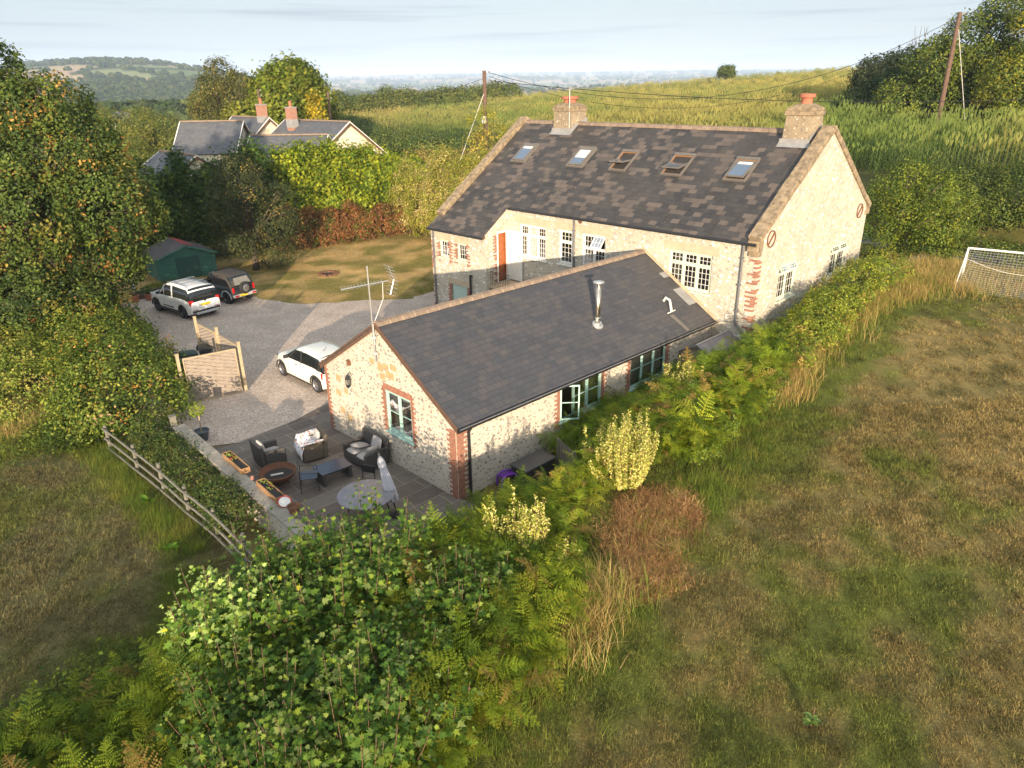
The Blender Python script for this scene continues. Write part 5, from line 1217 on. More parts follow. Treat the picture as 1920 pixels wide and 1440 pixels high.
bin_('dark green wheelie bin, leftmost behind the woven panel', -13.75, 27.30, rad(120), M_bin1); bin_('dark green wheelie bin in the middle behind the woven panel', -13.15, 27.55, rad(125), M_bin1); bin_('black wheelie bin nearest the battened panel', -12.72, 28.25, rad(118), M_bin2); bin_('greyish lidded wheelie bin closest to the front woven panel', -12.85, 26.75, rad(122), M_bin2)
# low patio wall
w0 = Vector((-10.80, 20.98, 0)); w1 = Vector((-4.35, 14.0, 0)); wl_ = (w1-w0).length; wt_ = thing('patio_wall', 'low rubble wall with pale flat coping between patio and paddock', 'wall', (w0.x, w0.y, 0), math.atan2(w1.y-w0.y, w1.x-w0.x))
m = MB(); m.b2(0, wl_, -.15, .15, -.5, .82); m.build('wall', M_annexwall, wt_)
x = -.03; k = 0; rs = random.Random(3); m = MB()
while x < wl_: 
    ln = rs.uniform(.55, .95); m.b2(x+.006, min(x+ln, wl_+.03)-.006, -.19, .19, .82, .885+rs.uniform(-.006, .006)); x += ln
m.build('coping', mat('pale_wall_coping', (.34, .31, .26), .85, col2=(.24, .22, .18), scale=3, bump=.4), wt_, bevel=.01)
# rail fence
RF = [(-13.2, 21.0), (-11.6, 19.5), (-10.2, 18.2), (-9.05, 17.1), (-7.75, 15.85), (-6.6, 14.65), (-5.7, 13.6)]
rfence = thing('rail_fence', 'old silvered three rail wooden fence dividing the paddock from the shrub strip', 'fence', (RF[0][0], RF[0][1], 0)); o = Vector((RF[0][0], RF[0][1], 0))
for i, (x, y) in enumerate(RF):
    m = MB(); h = .93+.05*(i % 3); m.tube([Vector((x, y, -.4))-o, Vector((x+.02*(i % 2), y, .5))-o, Vector((x+.03*(i % 2), y-.02, h))-o], [.062, .058, .052], 7); m.build('post', M_greywood, rfence)
for hh in (.86, .50, .17):
    for (a, b) in zip(RF, RF[1:]):
        m = MB(); a_ = Vector((a[0], a[1], hh+.03*math.sin(a[0]*3))) - o; b_ = Vector((b[0], b[1], hh+.03*math.sin(b[0]*3)))-o; md_ = (a_+b_)/2+Vector((0, 0, .02)); m.tube([a_+Vector((-.07, -.06, 0)), md_+Vector((-.07, -.06, 0)), b_+Vector((-.07, -.06, 0))], .035, 6); m.build('rail', M_greywood, rfence)
# picket fence beside the annex
pf = thing('picket_fence', 'short weathered picket fence with a leaning braced gate in front of the annex long wall', 'fence', (1.30, 19.45, .05), math.atan2(17.45-19.45, 2.15-1.30)); Lp = 2.17
for k in range(9): m = MB(); x = .04+k*.125; m.add([(x, 0, 0), (x+.075, 0, 0), (x+.075, 0, .98), (x+.0375, 0, 1.05), (x, 0, .98), (x, .02, 0), (x+.075, .02, 0), (x+.075, .02, .98), (x+.0375, .02, 1.05), (x, .02, .98)], [(0, 1, 2, 3, 4), (9, 8, 7, 6, 5)]+[(i, (i+1) % 5, 5+(i+1) % 5, 5+i) for i in range(5)]); m.build('picket', M_greywood, pf)
m = MB(); m.b2(0, 1.15, .021, .06, .75, .82); m.build('rail', M_greywood, pf); m = MB(); m.b2(0, 1.15, .021, .06, .2, .27); m.build('rail', M_greywood, pf)
m = MB(); m.box((1.2, 0, .5), (.09, .09, 1.15)); m.build('post', M_greywood, pf)
for k in range(6): m = MB(); x = 1.28+k*.135; m.b2(x, x+.08, -.03, -.008, .05, .95-.04*k); m.build('picket', M_greywood, pf)
m = MB(); m.beam((1.26, .01, .15), (2.05, .01, .85), .07, .03, up=(0, 1, 0)); m.build('brace', M_greywood, pf); m = MB(); m.beam((1.25, .012, .72), (2.1, .012, .66), .06, .03, up=(0, 1, 0)); m.build('rail', M_greywood, pf)
# lean-to store at the end of the annex
st = thing('lean_to_store', 'small stone store with grey lead ridge roof against the annex and main house', 'store', AO, ARZ)
m = MB(); m.b2(10.95, 13.05, -1.42, -.02, .3, 1.60); m.add([(10.95, -1.42, 1.60), (10.95, -.02, 1.60), (10.95, -.72, 1.98)], [(0, 1, 2)]); m.build('wall', M_chimney, st)
m = MB(); roof_slab(m, [(10.82, -.74, 2.06), (13.05, -.74, 2.06), (13.05, .0, 1.66), (10.82, .0, 1.66)], .05); roof_slab(m, [(10.82, -.74, 2.06), (13.05, -.74, 2.06), (13.05, -1.60, 1.60), (10.82, -1.60, 1.60)], .05)
M_lead = mat('weathered_lead', (.27, .24, .24), .55, col2=(.17, .15, .155), scale=2, bump=.2); ro = m.build('roof', M_lead, st); m = MB(); m.tube([(10.8, -.74, 2.07), (13.03, -.74, 2.07)], .028, 6); m.build('ridge_roll', M_alu, ro)
m = MB(); m.box((10.93, -.12, .9), (.10, .12, 1.5)); m.build('corner_post', M_fresh, st); m = MB(); m.b2(10.90, 10.945, -1.0, -.30, .5, 1.52); m.build('door', M_barge, st)
# wall behind the gable
bw = thing('roadside_wall', 'low grey stone wall running off behind the right gable', 'wall', (16.1, 32.2, 2.0), math.atan2(3.4, 4.6)); m = MB(); m.b2(.2, 6.0, -.2, .2, -.6, .55); m.build('wall', M_chimney, bw, noise=.0); m = MB(); m.b2(.2, 6.0, -.24, .24, .55, .62); m.build('coping', M_grey, bw, bevel=.02)
# football goal
gl = thing('football_goal', 'white football goal with sagging net at the edge of the field', 'goal', (20.45, 31.78, 2.05)); gr = Vector((1.72*2.1, -1.19*2.1, 0)); H_ = 1.80; dpt = Vector((-2.0, -2.6, 0))*.80
def tb(name, pts, r, m_=M_white, n=8): m = MB(); m.tube(pts, r, n); return m.build(name, m_, gl)
tb('post', [Vector((0, 0, -.3)), Vector((0, 0, H_))], .045); tb('post', [gr+Vector((0, 0, -.3)), gr+Vector((0, 0, H_))], .045); tb('crossbar', [Vector((0, 0, H_)), gr+Vector((0, 0, H_))], .045)
tb('stay', [Vector((0, 0, H_)), dpt+Vector((0, 0, .02))], .022); tb('stay', [gr+Vector((0, 0, H_)), gr+dpt+Vector((0, 0, .02))], .022); tb('ground_bar', [dpt+Vector((0, 0, .02)), gr+dpt+Vector((0, 0, .02))], .014)
m = MB(); nu, nv = 34, 26
def net(u, v): sag = .22*math.sin(PI*u)*math.sin(PI*v); return gr*u+dpt*v+Vector((0, 0, H_*(1-v)-sag*1.2*(1-v)-.03))+dpt*.08*math.sin(PI*v)
for i in range(nu+1): m.tube([net(i/nu, j/8) for j in range(9)], .0042, 3, cap=False)
for j in range(nv+1): m.tube([net(i/8, j/nv) for i in range(9)], .0042, 3, cap=False)
for s in (0.0, 1.0):
    for i in range(11): f = i/11; m.tube([gr*s+dpt*f+Vector((0, 0, H_*(1-f))), gr*s+dpt*f+Vector((0, 0, 0))], .004, 3, cap=False)
    for i in range(12): z = H_*i/12; m.tube([gr*s+Vector((0, 0, z)), gr*s+dpt*(1-z/H_)+Vector((0, 0, z))], .004, 3, cap=False)
m.build('net', mat('net_cord', (.62, .62, .58), .8, var=.1), gl)
tb('net_rope', [net(i/10, .18+.14*math.sin(PI*i/10))+Vector((0, 0, .02)) for i in range(11)], .011, M_pvc, 5)

# ------------------------------------------------------------------ poles and wires
def upole(label, x, y, zt, r=.13, arm=False, box=False):
    zb = gz(x, y); t = thing('utility_pole', label, 'pole', (x, y, zb)); m = MB(); m.tube([(0, 0, -.3), (0, 0, zt-zb)], [r*1.15, r*.85], 10); m.build('pole', M_pole, t)
    m = MB()
    for k in range(2): m.tube([(.0, 0, zt-zb-.25-k*.55), (.35, -.05, zt-zb-.15-k*.55)], .03, 5); m.lathe((.35, -.05, zt-zb-.15-k*.55), [(.05, 0), (.07, .07), (.03, .14)], 8)
    m.build('insulator', M_grey, t)
    if box: m = MB(); m.box((-.12, -.22, zt-zb-3.4), (.32, .14, .52)); m.build('box', M_pvc, t, bevel=.02)
    return t
upole('brown utility pole rising behind the left end of the stone house', -1.70, 58, 11.75, .17, box=True)
upole('tall brown utility pole leaning beside the dark oak trees on the right', 37.25, 66.0, 15.7, .19)
upole('thin utility pole right of the golden conifer', -19.9, 86, 10.2, .13); upole('short utility pole left of the brick chimneys', -27.6, 86, 10.6, .12)
def wire(label, a, b, sag, r=.018):
    a = Vector(a); b = Vector(b); m = MB(); m.tube([a.lerp(b, i/24)-Vector((0, 0, sag*4*(i/24)*(1-i/24))) for i in range(25)], r, 5); o = m.build('overhead_wire', M_rope); return tag(o, label, 'wire', 'overhead wires')
wire('upper black wire from the pole behind the house toward the right trees', (-1.35, 58, 11.6), (37.1, 66.0, 15.3), 3.7, .020)
wire('lower black wire passing just above both stone chimneys to the leaning pole', (-1.35, 58, 11.05), (56.0, 61.0, 9.8), 1.3, .024)
wire('short wire dropping left from the pole toward the neighbour houses', (-1.8, 58, 11.2), (-22, 90, 7.6), .6, .016)
wire('third wire sagging lowest of those running to the leaning pole', (-1.35, 58, 11.35), (37.0, 66, 14.9), 4.1, .014)
m = MB(); m.tube([(-1.75, 57.9, 10.2), (-4.6, 56.0, 3.2)], .018, 5); tag(m.build('stay_wire', M_pvc), 'pale stay wire slanting from the pole down into the shrubs', 'wire')
m = MB(); m.tube([(37.3, 65.9, 14.6), (39.2, 65.0, 6.6)], .02, 5); tag(m.build('stay_wire', M_pvc), 'stay wire beside the leaning pole on the right', 'wire')

# ------------------------------------------------------------------ patio furniture
M_rattan = mat('dark_rattan', (.045, .042, .042), .6, col2=(.085, .078, .07), scale=40, bump=.8, bs=70); M_rattanb = mat('brown_rattan', (.15, .12, .085), .65, col2=(.08, .065, .05), scale=40, bump=.8, bs=70)
M_cush = mat('grey_cushion', (.36, .34, .33), .95, var=.12, scale=5, bump=.15); M_cushl = mat('pale_cushion', (.52, .49, .46), .95, var=.1, scale=5, bump=.15)
def cushion(name, par, c, d, rx=0, ry=0, rz=0, m_=None):
    m = MB(); n = 8; Mr = Matrix.Rotation(rz, 3, 'Z') @ Matrix.Rotation(ry, 3, 'Y') @ Matrix.Rotation(rx, 3, 'X')
    for s in (1, -1):
        b = len(m.v)
        for i in range(n+1):
            for j in range(n+1):
                u, v = 2*i/n-1, 2*j/n-1; h = (1-abs(u)**3.2)*(1-abs(v)**3.2); pin = 1-.07*(abs(u)*abs(v))**1.5
                m.v.append(tuple(Vector(c)+Mr @ Vector((u*d[0]/2*pin, v*d[1]/2*pin, s*d[2]/2*(h**.5)))))
        for i in range(n):
            for j in range(n): m.f.append((b+i*(n+1)+j, b+(i+1)*(n+1)+j, b+(i+1)*(n+1)+j+1, b+i*(n+1)+j+1)); m.m.append(0)
    return m.build(name, m_ or M_cush, par, smooth=True)
def sofa(name, label, cat, x, y, rz, w_, m_, bh=.80, dep=.74):
    """faces local +x"""
    t = thing(name, label, cat, (x, y, gz(x, y)+.04), rz); a = .11
    m = MB(); m.b2(-dep/2, dep/2, -w_/2+a, w_/2-a, .05, .33); m.build('seat', m_, t, bevel=.015)
    m = MB(); m.add([(-dep/2-.02, -w_/2, .05), (-dep/2+.10, -w_/2, .05), (-dep/2+.02, -w_/2, bh), (-dep/2-.08, -w_/2, bh)], []); q = [(-dep/2-.02, .05), (-dep/2+.11, .05), (-dep/2+.03, bh), (-dep/2-.08, bh)]; m = MB(); m.extr([(a_, -w_/2+.0, b_) for a_, b_ in q], (0, w_, 0)); m.build('backrest', m_, t, bevel=.015)
    for s in (-1, 1):
        m = MB(); y0, y1 = (s*w_/2, s*(w_/2-a)); q = [(-dep/2+.115, .05), (dep/2, .05), (dep/2+.02, .56), (-dep/2+.07, .60)]; m.extr([(a_, min(y0, y1), b_) for a_, b_ in q], (0, a, 0)); m.build('armrest', m_, t, bevel=.02)
    return t
t = sofa('rattan_armchair', 'grey rattan armchair with tall pale back cushion beside the fire bowl', 'armchair', -7.62, 19.95, rad(40), .80, M_rattan)
cushion('seat_cushion', t, (.03, 0, .38), (.62, .56, .11)); cushion('cushion', t, (-.22, 0, .62), (.14, .46, .46), ry=0, m_=M_cushl) if False else cushion('cushion', t, (-.24, 0, .62), (.46, .46, .16), ry=rad(78), m_=M_cushl)
t = sofa('rattan_armchair', 'brown rattan armchair draped with a white flowered throw', 'armchair', -6.42, 20.35, rad(212), .80, M_rattanb)
cushion('cushion', t, (-.22, .0, .63), (.46, .46, .16), ry=rad(78), m_=M_cushl)
tw = NT('flowered_throw'); v = tw.n('TexVoronoi', I_Vector=tw.obj(), I_Scale=11.0); c_ = tw.mix(tw.math('LESS_THAN', v.outputs['Distance'], .33), (.72, .70, .70), tw.mix(tw.math('GREATER_THAN', tw.n('SeparateColor', i0=v.outputs['Color']).outputs[0], .5), (.55, .18, .08), (.25, .30, .5))); tw.base(c_); tw.p(Roughness=.95)
m = MB(); n = 10
for i in range(n+1):
    for j in range(7):
        u, vv = i/n, j/6; x = -.30+u*.88; z = .50 if x < .38 else .50-(x-.38)*1.9; y = -.42+vv*.86; z += .02*math.sin(y*22+x*9)+(.20*max(0, (abs(vv-.5)-.28)/.22) if x < .38 else 0); m.v.append((min(x, .44+.01*math.sin(y*30)), y, z))
for i in range(n):
    for j in range(6): m.f.append((i*7+j, (i+1)*7+j, (i+1)*7+j+1, i*7+j+1)); m.m.append(0)
o = m.build('throw', tw.m, t, smooth=True); md = o.modifiers.new('s', 'SOLIDIFY'); md.thickness = .02
t = sofa('rattan_sofa', 'dark rattan two seat sofa with grey cushions against the flint wall', 'sofa', -4.62, 19.92, rad(224), 1.30, M_rattan, .84, .78)
cushion('seat_cushion', t, (.05, -.28, .38), (.70, .54, .12)); cushion('seat_cushion', t, (.05, .28, .38), (.70, .54, .12)); cushion('cushion', t, (.02, -.24, .50), (.52, .50, .14), rx=rad(6), ry=rad(-14), rz=rad(8)); cushion('cushion', t, (-.24, .30, .64), (.48, .50, .16), ry=rad(72), m_=M_cush); cushion('cushion', t, (.04, .44, .56), (.42, .42, .12), rx=rad(62), rz=rad(-10), m_=M_cushl)
t = thing('coffee_table', 'low dark rattan coffee table with blue-grey glass top', 'coffee table', (-5.42, 18.92, .04), rad(40)); m = MB()
m.b2(-.47, -.38, -.32, .32, .0, .40); m.b2(.38, .47, -.32, .32, .0, .40); m.b2(-.38, .38, -.32, .32, .34, .40); m.build('frame', M_rattan, t, bevel=.01)
M_btop = mat('blue_grey_glass_top', (.04, .055, .09), .18, var=.1); m = MB(); m.b2(-.49, .49, -.34, .34, .402, .42); m.build('table_top', M_btop, t, bevel=.004)
t = thing('metal_armchair', 'slim black metal chair standing next to the coffee table', 'chair', (-5.98, 18.36, .04), rad(15))
for sx in (-.24, .24):
    for sy in (-.24, .24): m = MB(); m.tube([(sx*1.08, sy*1.08, 0), (sx, sy, .66 if sx < 0 else .44)], .012, 6); m.build('leg', M_black, t)
m = MB(); m.b2(-.25, .25, -.25, .25, .42, .445); m.build('seat', M_btop, t, bevel=.01); m = MB(); m.tube([(-.24, -.25, .64), (-.28, -.25, .82), (-.28, .25, .82), (-.24, .25, .64)], .013, 6); m.tube([(-.24, -.25, .64), (.24, -.25, .60), (.24, -.25, .44)], .012, 6); m.tube([(-.24, .25, .64), (.24, .25, .60), (.24, .25, .44)], .012, 6); m.build('back_frame', M_black, t)
t = thing('dining_chair', 'dark slatted chair back showing behind the round table', 'chair', (-4.25, 17.95, .04), rad(250))
for sx in (-.2, .2):
    for sy in (-.2, .2): m = MB(); m.tube([(sx, sy, 0), (sx, sy, .84 if sx < 0 else .43)], .014, 6); m.build('leg', M_black, t)
m = MB(); m.b2(-.21, .22, -.22, .22, .42, .45); m.build('seat', M_black, t); m = MB(); m.b2(-.225, -.195, -.22, .22, .62, .86); m.build('backrest', M_black, t, bevel=.01)
t = thing('round_table', 'round grey patio table with glossy top behind the sycamore leaves', 'table', (-4.0, 16.80, .04)); M_gtop = mat('grey_table_top', (.17, .165, .19), .22, col2=(.23, .22, .24), scale=4)
m = MB(); m.lathe((0, 0, 0), [(.76, .70), (.78, .715), (.76, .73), (0, .732)], 40); m.build('table_top', M_gtop, t)
for k in range(4): a = k*PI/2+.5; m = MB(); m.tube([(.62*math.cos(a), .62*math.sin(a), 0), (.45*math.cos(a), .45*math.sin(a), .70)], .018, 6); m.build('leg', M_black, t)
t = thing('parasol', 'closed pale grey parasol leaning beside the round table', 'parasol', (-3.22, 16.90, .04)); top = Vector((-.42, .36, 1.66)); m = MB(); m.tube([(0, 0, 0), top], .02, 8); m.build('pole', M_black, t)
m = MB(); m.lathe((0, 0, 0), [(.05, 0), (.22, .0), (.24, .05), (.05, .09)], 18); m.build('base', M_black, t)
ax = top.normalized(); Mq = ax.to_track_quat('Z', 'Y').to_matrix(); m = MB(); n = 24; L_ = top.length; b = 0
pr = [(.38, .115), (.48, .15), (.75, .14), (1.05, .115), (1.35, .085), (L_-.14, .06), (L_-.02, .025)]
for (z, r) in pr:
    for j in range(n): rr_ = r*(1+.22*(1 if j % 3 == 0 else -.5)*(1 if z < L_-.3 else .3)); a = 2*PI*j/n; m.v.append(tuple(Mq @ Vector((rr_*math.cos(a), rr_*math.sin(a), z))))
for i in range(len(pr)-1):
    for j in range(n): m.f.append((i*n+j, i*n+(j+1) % n, (i+1)*n+(j+1) % n, (i+1)*n+j)); m.m.append(0)
m.build('canopy', mat('pale_grey_canvas', (.50, .49, .53), .9, var=.08), t, smooth=False)
m = MB(); m.lathe(ax*(L_-.04), [(.03, 0), (.05, .02), (.045, .08), (.01, .12)], 12, M=Mq); m.build('finial', M_black, t); m = MB(); m.lathe(ax*(L_-.34), [(.115, 0), (.10, .14), (.06, .26)], 20, M=Mq); m.build('canopy_flap', mat('pale_canvas_flap', (.56, .55, .58), .9), t)
t = thing('fire_bowl', 'rusty round fire bowl on the patio with a darkened inside and a log', 'fire bowl', (-6.98, 18.66, .04)); m = MB()
m.lathe((0, 0, .08), [(.16, 0), (.36, .10), (.50, .26), (.54, .34), (.53, .335), (.48, .22), (.34, .09), (0, .03)], 28); m.build('bowl', M_iron, t, smooth=True); m = MB(); m.tube([(.53*math.cos(a), .53*math.sin(a), .42) for a in np.linspace(0, 2*PI, 29)], .018, 6, cap=False)
m.build('rim', M_iron, t); m = MB(); m.lathe((0, 0, 0), [(.43, .28), (0, .25)], 20); m.build('ash', M_dark, t); m = MB(); m.tube([(-.2, -.05, .30), (.15, .02, .33)], .03, 6); m.build('log', M_pvc, t)  # flat dark disc added to make the inside of the bowl darker
for k in range(3): a = k*2.1; m = MB(); m.tube([(.3*math.cos(a), .3*math.sin(a), 0), (.26*math.cos(a), .26*math.sin(a), .16)], .02, 6); m.build('leg', M_iron, t)
def trough(label, x, y, rz, ln, seed):
    t = thing('planter_box', label, 'planter', (x, y, .888), rz); m = MB()
    m.b2(-ln/2, ln/2, -.13, -.11, 0, .17); m.b2(-ln/2, ln/2, .11, .13, 0, .17); m.b2(-ln/2, -ln/2+.02, -.11, .11, 0, .17); m.b2(ln/2-.02, ln/2, -.11, .11, 0, .17); m.b2(-ln/2+.02, ln/2-.02, -.11, .11, .0, .02); m.build('box', mat('orange_brown_wood', (.34, .19, .09), .8, var=.25), t); m = MB(); m.b2(-ln/2+.02, ln/2-.02, -.11, .11, .02, .13); m.build('soil', M_dark, t)
    foliage('plants', t, [(-ln*.32, 0, .16, .13, .1, .10), (-ln*.05, 0, .18, .14, .11, .14)], 60, 8, .045, .05, [(.12, .2, .03), (.2, .24, .04)], None, seed, tip=[(.7, .35, .03), (.6, .08, .05)], tipw=.22); return t
trough('wooden trough of small plants on the wall, nearer the gate post', -8.0, 18.30, math.atan2(-1.08, .96), 1.35, 401); trough('wooden trough with orange marigolds on the wall, beside the red rimmed dish', -6.52, 16.70, math.atan2(-1.08, .96), 1.25, 402)
t = thing('candle_jar', 'small pink candle jar on the wall between the two troughs', 'jar', (-7.27, 17.46, .888)); m = MB(); m.lathe((0, 0, 0), [(.04, 0), (.045, .09), (.03, .09), (.03, .05), (0, .05)], 12); m.build('jar', mat('pink_glass', (.62, .30, .22), .3), t)
t = thing('red_rimmed_dish', 'white dish with red rim leaning on the wall', 'dish', (-5.98, 16.12, .90)); Mt = Matrix.Rotation(rad(28), 3, 'X') @ Matrix.Rotation(rad(12), 3, 'Y'); m = MB(); m.lathe((0, 0, .07), [(0, 0), (.15, .012)], 24, M=Mt); m.build('dish', M_white, t); m = MB(); m.lathe((0, 0, .07), [(.15, .0), (.185, .03), (.18, .04), (.148, .014)], 24, M=Mt, cap=False); m.build('rim', mat('red_rim', (.45, .06, .04), .5), t)
t = thing('brown_pot', 'dark brown plant pot on the wall end next to the red rimmed dish', 'pot', (-5.62, 15.72, .885)); m = MB(); m.lathe((0, 0, 0), [(.11, 0), (.16, .20), (.18, .22), (.15, .22), (.12, .15), (0, .14)], 18); m.build('pot', M_iron, t)
t = thing('potted_bay_tree', 'small clipped bay tree in a dark pot at the corner of the gravel', 'potted tree', (-10.42, 21.62, .04)); m = MB(); m.lathe((0, 0, 0), [(.17, 0), (.24, .32), (.27, .34), (.22, .34), (.2, .28), (0, .27)], 18); m.build('pot', mat('blue_grey_pot', (.07, .085, .10), .5), t)
m = MB(); m.tube([(0, 0, .25), (.02, 0, .9)], .02, 6); m.build('trunk', M_fresh, t); foliage('crown', t, [(-.02, 0, 1.12, .27, .27, .26)], 70, 10, .055, .07, [(.16, .22, .02), (.24, .28, .03)], None, 403)
t = thing('storage_box', 'long dark grey garden storage box against the annex wall', 'storage box', (AO.x+2.4*math.cos(ARZ)+.62*math.sin(ARZ), AO.y+2.4*math.sin(ARZ)-.62*math.cos(ARZ), .03), ARZ); m = MB(); m.b2(-.62, .62, -.32, .32, 0, .50); m.build('body', M_plastic, t, bevel=.02)
m = MB(); m.b2(-.65, .65, -.35, .35, .503, .57); m.build('lid', mat('dark_grey_lid', (.06, .062, .068), .5, var=.15), t, bevel=.02)
t = thing('plastic_seat', 'small purple plastic seat leaning by the annex wall', 'seat', (-.10, 18.30, .03), rad(30)); M_purp = mat('purple_plastic', (.14, .03, .33), .45, var=.1); m = MB()
m.tube([(-.28, 0, 0), (-.26, 0, .30), (-.10, 0, .40), (.12, 0, .38), (.28, 0, .26), (.32, 0, .0)], .035, 8); m.tube([(-.28, .28, 0), (-.26, .28, .30), (-.10, .28, .40), (.12, .28, .38), (.28, .28, .26), (.32, .28, .0)], .035, 8); m.build('frame', M_purp, t); m = MB(); m.b2(-.22, .26, .02, .26, .30, .34); m.build('seat', M_purp, t, bevel=.01)
# drive edge: pots, troughs, fire ring, planter mound
for i, (x, y, r, lab) in enumerate([(-21.2, 39.4, .22, 'leftmost terracotta pot at the end of the gravel under the maple'), (-20.6, 39.75, .2, 'middle terracotta pot at the end of the gravel'), (-20.0, 40.2, .24, 'rightmost squat terracotta pot at the end of the gravel')]):
    t = thing('terracotta_pot', lab, 'pot', (x, y, gz(x, y)), 0, 'terracotta pots by the drive'); m = MB(); m.lathe((0, 0, 0), [(r*.7, 0), (r, r*1.6), (r*1.1, r*1.65), (r*1.1, r*1.9), (r*.9, r*1.9), (r*.8, r*1.5), (0, r*1.4)], 18); m.build('pot', M_terra, t)
    foliage('plant', t, [(0, 0, r*2.4, r*1.1, r*1.1, r*1.0)], 40, 9, .07, .09, [(.04, .07, .02), (.08, .11, .03)], None, 410+i)
t = thing('garden_ornament', 'small white heron shaped ornament among the pots', 'ornament', (-21.6, 40.2, gz(-21.6, 40.2))); m = MB(); m.tube([(0, 0, 0), (0, 0, .5)], .02, 6); m.lathe((0, 0, .5), [(.02, 0), (.13, .12), (.10, .28), (.03, .40), (.04, .5), (0, .54)], 12); m.build('body', M_white, t)
t = thing('raised_bed', 'dark sleeper edged bed in front of the shed', 'raised bed', (-20.2, 41.4, gz(-20.2, 41.4)), rad(40)); m = MB(); m.b2(-1.9, 1.9, -.5, -.4, 0, .32); m.b2(-1.9, 1.9, .4, .5, 0, .32); m.b2(-1.9, -1.8, -.4, .4, 0, .32); m.b2(1.8, 1.9, -.4, .4, 0, .32); m.build('sleepers', M_barge, t); m = MB(); m.b2(-1.8, 1.8, -.4, .4, 0, .25); m.build('soil', M_dark, t)
foliage('plants', t, [(-1.2, 0, .35, .5, .4, .2), (.2, 0, .35, .7, .4, .16), (1.3, 0, .4, .4, .3, .3)], 9, 12, .12, .18, [(.05, .10, .03), (.08, .12, .04)], None, 420)
t = thing('fire_ring', 'round ring of scorched stones on the lawn', 'fire ring', (-11.78, 45.7, gz(-11.8, 45.7))); rs = random.Random(8)
for k in range(11): a = 2*PI*k/11; m = MB(); m.box((.55*math.cos(a), .55*math.sin(a), .05), (.30, .22, .12), a+rs.uniform(-.2, .2)); m.build('stone', M_iron, t, bevel=.03)
m = MB(); m.lathe((0, 0, 0), [(.44, .03), (0, .05)], 16); m.build('ash', M_dark, t)
# big maple on the left, leaves turning orange
rs = random.Random(11); bx_, by_ = -21.6, 33.5; zb = gz(bx_, by_)
t = thing('maple_tree', 'large maple on the left with green leaves turning orange, overhanging the drive', 'tree', (bx_, by_, zb))
B = [(-.5, -1, 4.6, 3.6, 3.4, 2.6), (1.7, .5, 3.6, 2.4, 2.4, 2.2), (3.6, -.4, 6.2, 2.2, 2.2, 1.9), (1.2, 0, 8.2, 2.6, 2.4, 2.0), (-2.4, .5, 8.0, 3.0, 2.6, 2.2), (-1.2, .5, 10.4, 2.0, 1.9, 1.5), (-4.6, -1, 5.2, 3.0, 2.8, 2.6), (-.2, -2.6, 2.4, 2.6, 2.2, 1.8),
     (-3.4, 0, 11.8, 1.7, 1.6, 1.4), (-5.6, 0, 10.6, 2.2, 2, 1.8), (-1.6, -.4, 13.2, .45, .4, 1.2), (1.3, 0, 10.2, 2.2, 2.0, 1.5), (-.7, 0, 11.6, 1.8, 1.7, 1.3), (2.6, 0, 8.6, 1.8, 1.7, 1.4), (-3.2, 0, 14.0, .4, .4, 1.3), (-5.4, 0, 12.2, .4, .4, 1.2), (2.0, -1.8, 2.3, 1.6, 1.6, 1.3), (-5.4, .2, 8.6, 2.4, 2.2, 2.0), (4.0, .6, 5.3, 1.4, 1.4, 1.2), (-3, -3, 3.4, 2.8, 2.4, 2.2), (.9, -2.2, 6.0, 2.2, 2.0, 1.8)]
trunk(t, (0, 0, 0), B, .38, seed=2)
foliage('crown', t, B, 3.9, 40, .145, .55, [G_DK, G_MD, G_LT, (.15, .14, .03)], [.26, .38, .26, .10], 3, tip=[(.33, .20, .06), (.28, .14, .045), (.30, .25, .07)], tipw=.065, tmpl=T_OV, mat_=M_leaf, up=.35, var=.25)
# trees further left and behind it
tree('ash_tree', 'dark ash tree partly hidden behind the large maple at the left edge', 'tree', -33, 43, 2, 10.8, 5.5, 12, 2.0, 24, .2, .7, [G_DK, G_MD, G_LT], seed=5, tr=.35)

